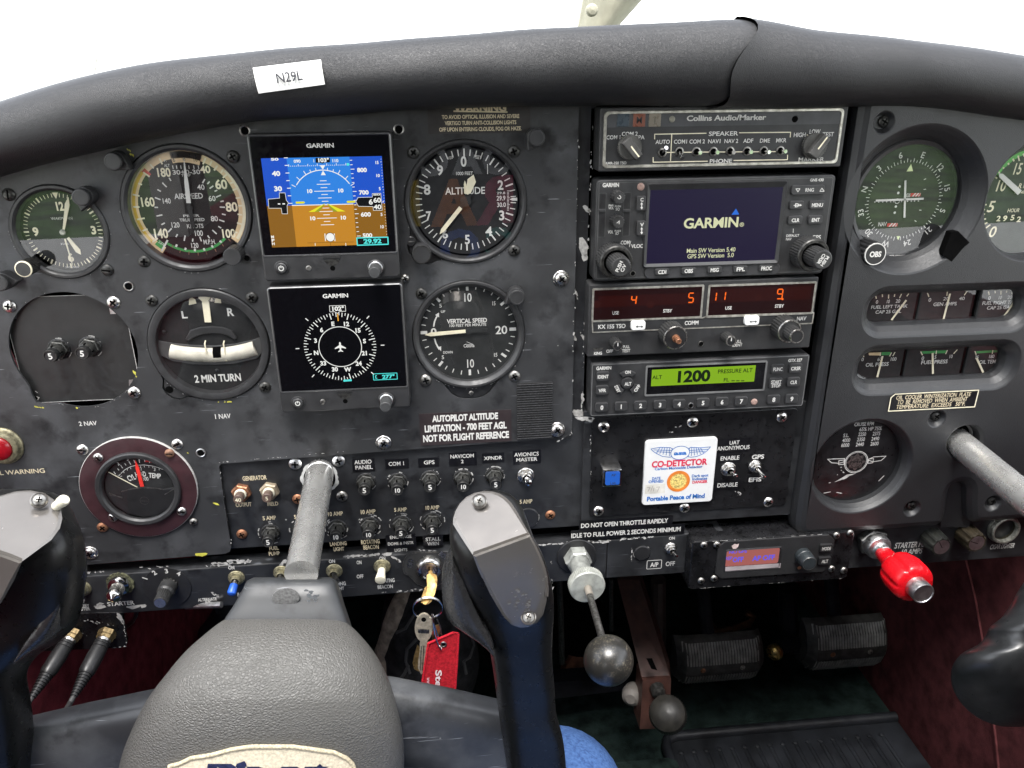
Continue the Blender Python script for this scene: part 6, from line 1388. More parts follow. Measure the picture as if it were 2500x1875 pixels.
# --- autopilot display
HP_ = 14.0; X, Z = L('j', 1560, 1270, HP_)
t = thing('autopilot_unit', 'black autopilot box with a small pink and blue text screen', 'autopilot', X, 0, Z)
a = L('j', 1075, 1100, HP_); b = L('m', 495, 1385, HP_); zt = (L('j', 1500, 1085, HP_)[1] + L('m', 200, 1040, HP_)[1]) / 2; zb = (L('j', 1500, 1490, HP_)[1] + L('m', 200, 1395, HP_)[1]) / 2; xb = L('m', 492, 1250, HP_)[0]; xa = L('j', 1055, 1300, HP_)[0]
M_GBLK = mat('gloss_black', (.008, .008, .009), .3, vary=.3)
g = MB(); prism(g, rrect((xa + xb) / 2, (zt + zb) / 2, xb - xa, zt - zb, 3), -10, HP_, M_GBLK, .8); g.build('case', t)
g = MB()
for k in range(14):
    x = random.uniform(xa + 6, xb - 4); flat(g, [(x, zt - .7), (x + random.uniform(1, 7), zt - .7), (x + random.uniform(1, 6), zt - .25), (x, zt - .3)], HP_ + .05, M_CHIP)
    x = random.uniform(xa + 6, xb - 4); flat(g, [(x, zb + .4), (x + random.uniform(.5, 3), zb + .4), (x + random.uniform(.5, 3), zb + .7), (x, zb + .7)], HP_ + .05, M_CHIP)
g.build('edge_wear', t, smooth=0)
xf0, zf0 = L('j', 1262, 1430, HP_ + 1); xf1, zf1 = L('m', 378, 1060, HP_ + 1)
zf1 = L('j', 1500, 1105, HP_ + 1)[1]
g = MB(); k_ = 5; pts = [(xf0 + k_, zf0), (xf1 - k_, zf0), (xf1, zf0 + k_), (xf1, zf1 - k_), (xf1 - k_, zf1), (xf0 + k_, zf1), (xf0, zf1 - k_), (xf0, zf0 + k_)]; prism(g, pts, HP_, HP_ + 1.2, M_BLKM, .3); g.build('face_plate', t)
HQ = HP_ + 1.2
g = MB(); X, Z, W_, H_ = dimL('j', 1342, 1168, 1818, 1352, HQ); fr = rrect(X, Z, W_, H_, 2.2); ring2(g, fr, inset(fr, 1.1), HQ + .1, HQ + .7, M_BLK); ring2(g, inset(fr, -.2), fr, HQ, HQ + .1, M_BLK); g.build('screen_frame', t, smooth=30)
g = MB(); X, Z, W_, H_ = dimL('j', 1352, 1178, 1800, 1308, HQ); flat(g, rrect(X, Z, W_, H_, 1.8), HQ + .3, emi('autopilot_screen', (170, 98, 92), .9)); g.build('screen', t, smooth=0)
g = MB(); rectL(g, 'j', 1352, 1312, 1815, 1352, HQ + .32, mat('screen_lip', (.34, .30, .31), .4)); g.build('screen_lip', t, smooth=0)
E_AP = emi('autopilot_text', (92, 92, 236)); g = MB(); q = HQ + .4
T(g, 'j', 'AP OFF', 1675, 1250, 184, 40, E_AP, q, 2); T(g, 'j', 'OFF', 1458, 1265, 90, 40, E_AP, q, 2); T(g, 'j', 'REP', 1380, 1255, 58, 28, E_AP, q, 1); T(g, 'j', 'NO GPS', 1458, 1198, 150, 26, E_AP, q, 2); g.build('screen_lettering', t, smooth=0)
g = MB(); flat(g, [L('j', *p, q) for p in ((1405, 1150), (1430, 1132), (1452, 1138), (1468, 1130), (1458, 1158), (1440, 1175), (1415, 1175))], q, mat('emblem_pink', (.7, .55, .52), .5)); g.build('emblem', t, smooth=0)
X, Z = L('m', 180, 1265, HQ + 12); g = MB(); lathe(g, (X, HQ, Z), [(6.6, 0), (6.6, 4), (6.2, 4.5), (6.2, 11.2), (5.7, 12)], mat('knob_slate', (.022, .027, .030), .4), 40); lathe(g, (X, HQ, Z), [(6.05, 11.4), (5.6, 12.1), (5.2, 12.1)], M_STEELD, 40, cap=False); g.build('knob', t)
for s, x, y in (('MODE', 312, 1146), ('ALT', 300, 1245)): button(t, 'm', x, y, 96, 58, s, HQ, M_BLK, tall=2.2, r=1.4, tw=.72 if s == 'MODE' else .52, th=.42, bold=1)
for x, y in ((1172, 1148), (1282, 1145), (1148, 1450), (1258, 1430)): screw(t, 'j', x, y, 'small', HP_)
for x, y in ((393, 1048), (500, 1030), (355, 1308), (450, 1320)): screw(t, 'm', x, y, 'small', HP_)
X, Z = L('j', 1975, 1336, HQ); g = MB(); lathe(g, (X, HQ, Z), [(1.5, 0), (1.4, .4), (.8, .6)], M_RUST, 16); g.build('set_screw', t)
# --- CO detector card, blue button
X, Z, W_, H_ = dimL('j', 665, 252, 1262, 790, 4)
t = thing('detector_card', 'white carbon monoxide detector card with wings and an orange ring', 'detector card', X, 1.5, Z)
g = MB(); prism(g, rrect(X, Z, W_, H_, 2.6), 1.6, 4, mat('card_white', (.68, .68, .67), .35, vary=.02), .4); g.build('card', t)
M_CB = mat('card_blue', (.012, .13, .44), .5); M_CR = mat('card_red', (.62, .02, .07), .5); q = 4.12
g = MB(); T(g, 'j', 'CO-DETECTOR', 963, 450, 462, 50, M_CR, q, 3); T(g, 'j', 'DANGER', 1135, 609, 126, 22, M_CR, q, 3); g.build('red_lettering', t, smooth=0)
g = MB(); T(g, 'j', 'Carbon Monoxide Detector', 957, 490, 400, 22, M_CB, q, 2)
for s, x, y, w in (('DATE', 768, 580, 72), ('OPENED', 766, 606, 126), ('Dark spot', 1137, 556, 140), ('Indicates', 1135, 582, 128)): T(g, 'j', s, x, y, w, 22, M_CB, q, 2)
T(g, 'j', 'Portable Peace of Mind', 934, 740, 486, 36, M_CB, q, 3)
wc = L('j', 970, 365, q); 
fl = lambda pts: stroke(g, [L('j', *p, q) for p in pts], .45, q, M_CB)
pts_l = [(724, 332), (800, 318), (885, 320), (915, 335), (928, 390), (880, 402), (820, 395), (770, 370), (740, 350), (724, 332)]; pts_r = [(1040, 330), (1060, 318), (1140, 322), (1226, 314), (1200, 345), (1160, 375), (1110, 395), (1060, 402), (1010, 392), (1040, 330)]
fl(pts_l); fl(pts_r)
for k in range(6):
    fl([(800 + k * 20, 320 + k), (770 + k * 27, 368 + k * 6)]); fl([(1140 - k * 18, 321), (1168 - k * 26, 368 + k * 6)])
fl([(745, 340), (900, 345)]); fl([(1045, 345), (1205, 335)]); fl([(770, 355), (905, 362)]); fl([(1042, 362), (1180, 352)])
flat(g, circ(wc[0], wc[1], 7.2, 28, rz=5.6), q + .03, mat('card_white', (.80, .80, .79))); stroke(g, circ(wc[0], wc[1], 7.2, 28, rz=5.6), .5, q + .06, M_CB, True); text(g, 'asa', wc[0], wc[1], 3.2, M_CB, q + .08, 9.5, 3)
g.build('blue_print', t, smooth=0)
cd = L('j', 955, 605, q); g = MB(); rO = abs(L('j', 1052, 605, q)[0] - L('j', 858, 605, q)[0]) / 2; sector(g, *cd, rO * .72, rO, 0, 2 * PI, q, mat('detector_orange', (.72, .21, .03), .5), 48); g.build('orange_ring', t, smooth=0)
g = MB(); flat(g, circ(*cd, rO * .73, 40), q - .03, mat('detector_spot', (.72, .55, .17), .6, vary=.3, vscale=900)); g.build('sensor_spot', t, smooth=0)
g = MB(); rectL(g, 'j', 674, 630, 842, 708, q, mat('date_patch', (.62, .60, .54), .6)); M_PEN = mat('faded_ink', (.36, .33, .30), .6)
for p in (((690, 658), (716, 655), (698, 692)), ((738, 645), (722, 690)), ((748, 660), (744, 690)), ((768, 656), (796, 652), (776, 692))): strokeL(g, 'j', p, .5, q + .06, M_PEN)
g.build('date_patch', t, smooth=0)
X, Z = L('j', 402, 580, 14); t = thing('push_button', 'square blue lighted push button in a chrome frame', 'push button', X, 1.5, Z)
X0, Z0 = L('j', 395, 575, 12); g = MB(); prism(g, rrect(X0, Z0, 14.4, 14.6, 1), 1.5, 13, M_CHROME, 1.2); g.build('chrome_frame', t)
g = MB(); prism(g, rrect(X, Z - .3, 10.6, 10.6, 1), 13, 14, emi('button_blue', (44, 112, 226), .75), .3); text(g, 'AP', X + .4, Z + 2.7, 2.0, mat('button_ink', (.02, .04, .12)), 14.1, 3.4, 2); text(g, 'LVL', X + .4, Z - 4.2, 1.8, mat('button_ink', (.02, .04, .12)), 14.1, 4.8, 3); g.build('lens', t)
# ================================================================== circuit breakers
M_CAPB = mat('breaker_cap', (.014, .014, .014), .35)
M_COLL = mat('breaker_collar', (.075, .075, .07), .4, .6, vary=.3, vscale=600)
def breaker_proto(num):
    t = thing('circuit_breaker', 'x', 'circuit breaker', 0, 0, 0)
    g = MB(); lathe(g, (0, 0, 0), [(7.2, 0), (7.2, .6), (6.8, .9)], M_BLK, 28); lathe(g, (0, 0, 0), [(6.4, .8), (6.4, 2.6), (5.8, 3.0)], M_COLL, 6, rot=.3); lathe(g, (0, 0, 0), [(6.2, .9), (6.9, .9), (6.9, 1.6), (6.2, 1.7)], M_SCRD, ridge=(16, .6, 1, 2), cap=False); g.build('nut', t)
    g = MB(); lathe(g, (0, 0, 0), [(4.5, 3), (4.5, 8.6), (4.1, 8.8)], M_COLL, 28); 
    for a in (0, 1.6, 3.1, 4.7): prism(g, [(4.6 * math.sin(a) - .5, 4.6 * math.cos(a) - .5), (4.6 * math.sin(a) + .5, 4.6 * math.cos(a) - .5), (4.6 * math.sin(a) + .5, 4.6 * math.cos(a) + .3), (4.6 * math.sin(a) - .5, 4.6 * math.cos(a) + .3)], 6.5, 8.9, M_VOID)
    g.build('collar', t)
    g = MB(); lathe(g, (0, 0, 0), [(4.1, 8.8), (4.3, 9.2), (4.3, 13.6), (4.0, 14.1), (3.5, 14.1), (3.35, 13.6)], M_CAPB, 32, mcap=M_BLK); lathe(g, (0, 0, 0), [(4.25, 13.7), (4.0, 14.15), (3.6, 14.15)], M_SCRD, 32, cap=False)
    text(g, num, 0, 0, 4.0 if num == '5' else 3.5, M_WHITE, 13.72, None if num == '5' else 4.4, 2); g.build('button', t)
    return t
PB = {'5': breaker_proto('5'), '10': breaker_proto('10')}
used = set()
def breaker(key, x, y, num, label, h0=-3, r=True):
    X, Z = L(key, x, y, h0 + 14)
    if num not in used:
        used.add(num); t = PB[num]; t.location = B((X, h0, Z)); LOC[t.name] = (X, h0, Z); t['label'] = label; t['group'] = 'circuit breakers'
    else: t = dup(PB[num], X, h0, Z, label, 'circuit breakers')
    t.rotation_euler = (random.gauss(0, .02), random.gauss(0, .06), random.gauss(0, .02))
    if r:
        g = MB(); o_ = circ(X + .2, Z - .3, 9.2, 40); flat(g, o_, h0 + .1, M_BLKM)
        for _ in range(13):
            a = random.uniform(0, 2 * PI); stroke(g, [(X + .2 + 9.3 * math.sin(a + q * .06), Z - .3 + 9.3 * math.cos(a + q * .06)) for q in range(random.randint(2, 6))], random.uniform(.3, .9), h0 + .13, M_CHIP)
        g.build('worn_washer', t, smooth=0)
    return t
for x, y, n, lab_ in ((197, 470, '5', 'circuit breaker marked 5 under the AUDIO PANEL label'), (510, 465, '10', 'circuit breaker marked 10 under the COM 1 label'), (832, 440, '5', 'circuit breaker marked 5 under the upper GPS label'), (1153, 430, '10', 'circuit breaker marked 10 under the NAV/COM 2 label'), (1463, 405, '5', 'circuit breaker marked 5 under the XPNDR label')):
    t = breaker('p', x, y, n, lab_, r=False); g = MB(); X, h_, Z = LOC[t.name]
    for _ in range(9):
        a = random.uniform(0, 2 * PI); stroke(g, [(X + 7.6 * math.sin(a + q * .07), Z + 7.6 * math.cos(a + q * .07)) for q in range(random.randint(2, 6))], random.uniform(.3, 1.2), -2.88, M_CHIP)
    g.build('chipped_edge', t, smooth=0)
for k, x, y, n, lab_ in (('o', 610, 1130, '5', 'circuit breaker marked 5 above the FUEL PUMP lettering'), ('o', 1375, 1075, '10', 'circuit breaker marked 10 above the LANDING LIGHT lettering'), ('o', 1748, 1042, '10', 'circuit breaker marked 10 above the ROTATING BEACON lettering'), ('p', 547, 880, '5', 'circuit breaker marked 5 above the DOME and INSTR LIGHTS label'), ('p', 850, 850, '5', 'circuit breaker marked 5 above the STALL WRN label'), ('o', 968, 1090, '5', 'circuit breaker half hidden behind the control tube')):
    breaker(k, x, y, n, lab_)
breaker('b', 402, 728, '5', 'left one of two breakers on the blanking plate', -4.2, False); breaker('b', 660, 707, '5', 'right one of two breakers on the blanking plate', -4.2, False)
for x, y, m, num, lab_ in ((283, 645, M_RUST, '40', 'generator output breaker with a rusty brown hexagon nut marked 40'), (606, 628, M_OLIVE, '5', 'generator field breaker with a tan hexagon nut marked 5')):
    X, Z = L('o', x, y, 9); t = thing('generator_breaker', lab_, 'circuit breaker', X, -3, Z, 'generator breakers')
    g = MB(); lathe(g, (X, -3, Z), [(7.0, 0), (7.0, 3.4), (6.2, 4.2)], m if num == '40' else mat('tan_nut', (.34, .28, .20), .5, .3, vary=.2), 6, rot=.25); g.build('nut', t)
    g = MB(); lathe(g, (X, -3, Z), [(4.3, 4), (4.3, 5.6), (3.8, 6.0)], M_IVORY, 28); g.build('collar', t)
    g = MB(); lathe(g, (X, -3, Z), [(3.3, 5.5), (3.3, 9), (3.5, 9.2), (3.5, 12), (3.2, 12.4)], mat('brown_button', (.11, .075, .06), .45), 28); text(g, num, X, Z, 2.9, M_LUME, 9.5, 4.4 if num == '40' else 2, 1); g.build('button', t)
X, Z = L('p', 1770, 730, -2); t = thing('blanking_plug', 'round black blanking plug behind the right control horn', 'plug', X, -3, Z)
g = MB(); lathe(g, (X, -3, Z), [(8.6, 0), (8.6, 1.0), (8, 1.4)], M_BLK, 36); g.build('cap', t); g = MB()
for _ in range(10):
    a = random.uniform(1, 5); stroke(g, [(X + 9 * math.sin(a + q * .06), Z + 9 * math.cos(a + q * .06)) for q in range(4)], .5, -2.85, M_CHIP)
g.build('chipped_edge', t, smooth=0)
X, Z = L('j', 650, 1215, 3); t = thing('blanking_plug', 'round black blanking plug left of the A/P switch', 'plug', X, 1.5, Z)
g = MB(); lathe(g, (X, 1.5, Z), [(6.4, 0), (6.4, 1.0), (5.9, 1.4)], M_BLK, 36); g.build('cap', t); g = MB()
for _ in range(9):
    a = random.uniform(.5, 5.5); stroke(g, [(X + 6.8 * math.sin(a + q * .06), Z + 6.8 * math.cos(a + q * .06)) for q in range(5)], .45, 1.62, M_CHIP)
g.build('chipped_edge', t, smooth=0)
eyelet(cf, 'j', 602, 1338, 1.7, M_STEELD)

# ================================================================== tape labels and placards
def tape(key, x0, y0, x1, y1, lines, label, h=0.0, m=None, tm=None, name='label', thick=.25, bold=2, cat='label'):
    X, Z, W_, H_ = dimL(key, x0, y0, x1, y1, h + thick); t = thing(name, label, cat, X, h, Z)
    g = MB(); prism(g, rrect(X, Z, W_, H_, .4, 2), h, h + thick, m or M_LABEL, 0); g.build('backing', t, smooth=0)
    g = MB()
    for ln in lines: T(g, key, *ln[:5], tm or M_WHITE, h + thick + .08, ln[5] if len(ln) > 5 else bold)
    g.build('lettering', t, smooth=0); return t
HS = -3
tape('p', 80, 158, 295, 285, [('AUDIO', 183, 188, 166, 38, 1), ('PANEL', 190, 240, 168, 38, 1)], 'black tape label reading AUDIO PANEL', HS)
tape('p', 395, 160, 625, 255, [('COM 1', 507, 205, 158, 36, 1)], 'black tape label reading COM 1', HS)
tape('p', 715, 148, 915, 240, [('GPS', 820, 192, 106, 36, 1)], 'black tape label reading GPS over the breakers', HS)
tape('p', 1013, 95, 1278, 225, [('NAV/COM', 1138, 132, 232, 36, 1), ('2', 1140, 184, 26, 34, 1)], 'black tape label reading NAV/COM 2', HS)
tape('p', 1332, 103, 1545, 195, [('XPNDR', 1436, 150, 172, 34, 1)], 'black tape label reading XPNDR', HS)
tape('p', 1628, 75, 1900, 208, [('AVIONICS', 1760, 114, 236, 36, 1), ('MASTER', 1760, 164, 204, 34, 1)], 'black tape label reading AVIONICS MASTER', HS)
tape('p', 762, 895, 955, 1010, [('STALL', 857, 932, 144, 34, 1), ('WRN', 860, 976, 112, 34, 1)], 'black tape label reading STALL WRN', HS)
tape('p', 405, 885, 695, 1062, [('ENG GAGE', 545, 911, 210, 30, 1), ('DOME & INSTR', 545, 973, 250, 28, 1), ('LIGHTS', 548, 1037, 124, 28, 1)], 'black tape label about engine gage, dome and instrument lights', HS)
M_BRL = mat('brown_black_label', (.030, .022, .023), .4, vary=.1)
tape('f', 216, 1212, 957, 1468, [('AUTOPILOT ALTITUDE', 584, 1256, 530, 50, 3), ('LIMITATION - 700 FEET AGL', 586, 1334, 664, 52, 3), ('NOT FOR FLIGHT REFERENCE', 590, 1412, 696, 52, 3)], 'dark placard with bold white autopilot altitude limitation text', 0, M_BRL, None, 'placard', .5, cat='placard')
tape('e', 325, 90, 1290, 368, [('WARNING', 822, 128, 490, 66, 3), ('TO AVOID OPTICAL ILLUSION AND SEVERE', 824, 210, 728, 36, 2), ('VERTIGO TURN ANTI-COLLISION LIGHTS', 824, 268, 672, 36, 2), ('OFF UPON ENTERING CLOUDS, FOG OR HAZE.', 822, 327, 776, 36, 2)], 'dark placard warning of optical illusion and vertigo under the glareshield', 0, mat('warning_plate', (.028, .025, .024), .45, vary=.15), M_CREAM, 'placard', .3, cat='placard')
g = MB(); strokeL(g, 'e', [(568, 160), (1076, 168)], .9, .4, M_CREAM); o = g.build('rule_line', bpy.data.objects['placard.002'], smooth=0)
tape('j', 118, 916, 905, 1003, [('DO NOT OPEN THROTTLE RAPIDLY', 500, 958, 730, 36, 2)], 'black tape label reading DO NOT OPEN THROTTLE RAPIDLY', 1.5)
tape('j', 48, 993, 1005, 1078, [('IDLE TO FULL POWER 2 SECONDS MINIMUM', 515, 1036, 922, 36, 2)], 'black tape label reading IDLE TO FULL POWER 2 SECONDS MINIMUM', 1.6)
tape('j', 1284, 240, 1575, 358, [('UAT', 1428, 278, 86, 32, 1), ('ANONYMOUS', 1420, 322, 272, 34, 1)], 'black tape label reading UAT ANONYMOUS', 1.5)
tape('j', 1290, 374, 1486, 446, [('ENABLE', 1389, 408, 160, 34, 1)], 'black tape label reading ENABLE', 1.5)
tape('j', 1262, 594, 1480, 678, [('DISABLE', 1368, 635, 172, 34, 1)], 'black tape label reading DISABLE', 1.5)
tape('j', 1556, 370, 1694, 426, [('GPS', 1626, 398, 104, 36, 2)], 'black tape label reading GPS above a toggle beside the card', 1.5)
tape('j', 1534, 562, 1664, 616, [('EFIS', 1600, 590, 108, 34, 2)], 'black tape label reading EFIS below a toggle', 1.5)
# velcro patch
X, Z, W_, H_ = dimL('f', 1003, 980, 1288, 1433, 1.5)
g = MB(); M_VEL = mat('hook_tape', (.014, .014, .015), .8, vary=.4, vscale=700); prism(g, rrect(X, Z, W_, H_, .6), 0, .9, M_VEL)
nz, nx_ = 24, 26
for i in range(nz):
    for j in range(nx_):
        x = X - W_ / 2 + W_ * (j + .5 + .25 * (i % 2)) / nx_; z = Z - H_ / 2 + H_ * (i + .5) / nz; a = random.uniform(-.3, .3)
        box(g, (x - .42, .9, z - .22 + a * .1), (x + .42, 1.5 + random.uniform(0, .5), z + .22), mat('hook_loop', (.045, .045, .047), .55))
o = g.build('hook_tape', None, loc=(X, 0, Z)); tag(o, 'rectangle of woven black hook tape stuck beside the autopilot placard', 'hook tape')

# ================================================================== switches
def toggle(key, x, y, tx_, ty, ht, label, h0, base_m, bat_m, r=6.0, rb=(1.5, 2.4), nut=True, boot=None, group='toggle switches'):
    X, Z = L(key, x, y, h0 + 3); Xt, Zt = L(key, tx_, ty, ht); t = thing('toggle_switch', label, 'switch', X, h0, Z, group)
    g = MB(); lathe(g, (X, h0, Z), [(r, 0), (r, .8), (r * .93, 1.2)], base_m, 32)
    if nut: lathe(g, (X, h0, Z), [(r * .86, 1), (r * .86, 3.0), (r * .74, 3.4)], base_m, 6, rot=.4)
    else: lathe(g, (X, h0, Z), [(r * .85, 1.1), (r * .8, 2.6), (r * .6, 2.9)], base_m, 32)
    lathe(g, (X, h0, Z), [(r * .6, 2.5), (r * .58, 5.2), (r * .46, 5.6), (r * .4, 4.4)], base_m, 28, mcap=M_VOID); g.build('bushing', t)
    a, b = Vector((X, h0 + 4, Z)), Vector((Xt, ht, Zt)); d = (b - a).normalized(); ln = (b - a).length
    g = MB(); tube(g, [a, a + d * ln * .35, a + d * ln * .8, a + d * ln * .97, b], [rb[0], rb[0], rb[1], rb[1], rb[1] * .6], bat_m, 18); g.build('lever', t)
    if boot:
        g = MB(); tube(g, [a + d * ln * .28, a + d * ln * .33, a + d * ln * .9, a + d * ln * 1.0, a + d * ln * 1.06], [2.4, 3.0, 3.2, 2.6, 1.0], boot, 20); g.build('boot', t)
    return t
toggle('p', 1755, 335, 1778, 390, 13, 'metal toggle under the AVIONICS MASTER label', -3, M_STEEL, M_CHROME, 6.4, (2.0, 2.5))
toggle('j', 1385, 515, 1440, 562, 14, 'metal toggle between the ENABLE and DISABLE labels', 1.5, M_STEEL, M_CHROME, 5.8, (1.2, 1.6))
toggle('j', 1612, 490, 1680, 575, 15, 'metal toggle between the GPS and EFIS labels', 1.5, M_STEEL, M_CHROME, 5.0, (1.2, 1.7))
toggle('j', 897, 1185, 940, 1243, 14, 'metal toggle above the boxed A/P mark', 1.5, M_STEEL, M_CHROME, 5.0, (1.1, 1.6))
toggle('o', 255, 1548, 205, 1710, 16, 'olive switch wearing a bright blue rubber boot', 1.5, M_OLIVE, M_STEELD, 6.2, (1.9, 2.4), False, M_BLUEP)
toggle('o', 765, 1490, 745, 1580, 12, 'olive switch mostly hidden behind the control tube', 1.5, M_OLIVE, M_STEELD, 6.2, (1.9, 2.4), False)
toggle('o', 1360, 1470, 1390, 1570, 14, 'olive switch half hidden by the control wheel hub', 1.5, M_OLIVE, M_SCRD, 6.2, (1.9, 2.4), False)
toggle('p', 365, 1215, 348, 1335, 17, 'olive switch with a glossy ivory lever', 1.5, M_OLIVE, M_IVORY, 6.4, (3.0, 3.9), False)
toggle('n', 715, 1450, 690, 1500, 12, 'worn olive switch beside the left control horn', 1.5, M_OLIVE, M_STEELD, 6.2, (1.9, 2.4), False)
# starter button
X, Z = L('n', 1040, 1420, 6); t = thing('starter_button', 'chrome starter push button in a frayed olive washer', 'push button', X, 1.5, Z)
g = MB(); pts = [(X + 9.6 * math.sin(a) * random.uniform(.92, 1.08), Z + 9.6 * math.cos(a) * random.uniform(.92, 1.08)) for a in [2 * PI * i / 40 for i in range(40)]]; prism(g, pts, 1.5, 3.0, mat('felt_washer', (.10, .10, .055), .9, vary=.4, vscale=600)); g.build('washer', t)
Xt, Zt = L('n', 975, 1545, 22); ax = Vector((Xt - X, 20, Zt - Z))
g = MB(); lathe(g, (X, 2.5, Z), [(8.2, 0), (8.2, 1), (7.4, 3.6), (5.8, 4.6), (5.2, 4.8)], M_CHROME, 36, axis=ax); g.build('collar', t)
g = MB(); lathe(g, (X, 2.5, Z), [(5.0, 4.5), (5.0, 11)], M_STEELD, 32, axis=ax, ridge=(24, .3, 0, 1)); lathe(g, (X, 2.5, Z), [(4.4, 11), (5.2, 11.6), (5.2, 14), (4.4, 15.6), (2.4, 17), (1.0, 18)], M_CHROME, 32, axis=ax); g.build('button', t)
# rotary selector
X, Z = L('n', 1472, 1420, 1.9); t = thing('rotary_selector', 'small rotary selector knob on a black disc numbered 1 to 4', 'rotary switch', X, 1.5, Z)
g = MB(); prism(g, circ(X, Z, 17.4, 56), 1.5, 2.1, M_BLK, .2); g.build('number_disc', t)
g = MB()
for s, x, y, r in (('1', 1275, 1342, 1.1), ('2', 1358, 1292, .45), ('3', 1465, 1277, .05), ('4', 1573, 1300, -.4)): T(g, 'n', s, x, y, None, 38, M_WHITE, 2.2, 2, r)
g.build('numbers', t, smooth=0)
X, Z = L('n', 1408, 1560, 24); g = MB(); lathe(g, (X, 2, Z), [(6.4, 0), (6.4, 1.4), (5.6, 1.8)], M_SCRD, ridge=(14, .8, 0, 1)); lathe(g, (X, 2, Z), [(6.2, 2), (6.2, 9.5), (5.2, 10.4), (4.9, 11)], M_KNOB, 32); lathe(g, (X, 2, Z), [(4.9, 10.5), (4.8, 21), (4.3, 22)], M_KNOB, ridge=(20, .35, 0, 1)); flat(g, [(X - .35, Z + 4.6), (X + .35, Z + 4.6), (X + .35, Z + 6.0), (X - .35, Z + 6.0)], 12.6, M_WHITE); g.build('knob', t)
g = MB(); flat(g, circ(X, Z, 4.0, 28), 24.1, M_ALU); g.build('metal_cap', t, smooth=0)
# ignition switch, key, ring
X, Z = L('p', 822, 1225, 6); t = thing('ignition_switch', 'round chrome ignition switch on a dark plate marked OFF and BOTH', 'ignition switch', X, 1.5, Z)
g = MB(); q = [(560, 1180), (570, 1130), (600, 1080), (660, 1060), (760, 1055), (880, 1052), (990, 1058), (1050, 1100), (1070, 1180), (1060, 1260), (1010, 1330), (900, 1390), (780, 1400), (700, 1370), (650, 1320), (620, 1290), (575, 1270), (562, 1230)]
q = [L('p', *p, 2) for p in q]; prism(g, q, 1.5, 2.1, mat('ignition_plate', (.03, .03, .03), .4), 0); stroke(g, inset(q, .7), .35, 2.18, M_STEELD, True); g.build('plate', t, smooth=0)
g = MB(); T(g, 'p', 'OFF', 640, 1168, 100, 42, M_STEEL, 2.25, 2, 1.25); T(g, 'p', 'BOTH', 970, 1100, 130, 40, M_STEEL, 2.25, 2, -.75); g.build('lettering', t, smooth=0)
g = MB(); lathe(g, (X, 1.5, Z), [(10.2, 0), (10.2, 2.5), (9.6, 5), (8.4, 6.4), (7.2, 6.8), (6.4, 6.4), (6.2, 5.6)], mat('satin_chrome', (.56, .55, .53), .28, 1.0, vary=.1), 48, cap=False); g.build('collar', t)
g = MB(); lathe(g, (X, 1.5, Z), [(6.2, 4), (6.0, 5.8), (5.4, 6.2)], mat('key_cylinder', (.20, .19, .22), .3, .9), 36); flat(g, [(X - .6, Z - 3.5), (X + .6, Z - 3.5), (X + .6, Z + 3.8), (X - .6, Z + 3.8)], 7.75, M_VOID); g.build('key_cylinder', t)
def px3(key, x, y, h): return at_h(*px(key, x, y), h)
def slab(mb, pts, off, m):
    """thick plate through 3-D outline points"""
    o = Vector(off); n = len(pts)
    return mb.add(list(pts) + [p + o for p in pts], [tuple(range(n)), tuple(range(n, 2 * n))] + [(i, (i + 1) % n, n + (i + 1) % n, n + i) for i in range(n)], m)
M_KEYB = mat('worn_brass_key', (.80, .50, .18), .4, .55, vary=.3, vscale=250)
g = MB(); q = [px3('s', x, y, h) for x, y, h in ((500, 75, 11), (520, 62, 12), (556, 80, 17), (562, 120, 21), (556, 180, 26), (540, 240, 30), (515, 296, 33), (490, 318, 34), (470, 310, 33), (470, 290, 32), (492, 240, 29), (505, 180, 25), (500, 120, 19))]
slab(g, q, (-2.2, 1, .4), M_KEYB); p0 = px3('s', 505, 80, 12); tube(g, [p0 + Vector((.3, -8, .5)), p0], 1.5, M_KEYB, 8, sq=.5)
q = [px3('s', x, y, h) for x, y, h in ((468, 180, 24), (482, 165, 23), (472, 240, 29), (455, 300, 33), (440, 300, 32), (445, 250, 28))]; slab(g, q, (-1, 1, 0), M_KEYB)
o = g.build('ignition_key', None, loc=tuple(p0), smooth=40); tag(o, 'worn brass key standing in the ignition switch', 'key')
ringc = px3('s', 482, 348, 31); g = MB(); R_ = (px3('s', 602, 350, 31) - px3('s', 360, 350, 31)).length / 2
for dd, rr in ((0, R_), (.9, R_ - .25)): tube(g, [ringc + Vector((R_ * math.cos(a) * 1.0, dd + 1.5 * math.sin(a), rr * math.sin(a) * .98)) for a in [2 * PI * i / 48 for i in range(49)]], .55, M_CHROME, 8, cap=False)
o = g.build('key_ring', None, loc=tuple(ringc)); tag(o, 'steel split ring hanging from the brass ignition key', 'key ring')
g = MB(); cc_ = px3('s', 450, 515, 33); ax_ = (px3('s', 522, 520, 33) - px3('s', 376, 520, 33)) / 2; ay_ = (px3('s', 452, 400, 33) - px3('s', 450, 628, 33)) / 2
M_KEYS = mat('nickel_key', (.52, .46, .36), .38, .5, vary=.2, vscale=250)
outl = [cc_ + ax_ * math.cos(a) + ay_ * math.sin(a) for a in [PI * 1.5 + .35 + (2 * PI - .7) * i / 30 for i in range(31)]]
bl = [px3('s', x, y, 33) for x, y in ((418, 640), (418, 700), (408, 760), (402, 840), (430, 895), (455, 870), (460, 780), (470, 700), (488, 640))]
hole_a = ay_ * .62
slab(g, outl + bl, (.3, -1.8, .2), M_KEYS)
n_ = Vector((0, .15, 0)); g.add([cc_ + hole_a + ax_ * .28 * math.cos(a) + ay_ * .16 * math.sin(a) + n_ for a in [2 * PI * i / 16 for i in range(16)]], [tuple(range(16))], M_VOID)
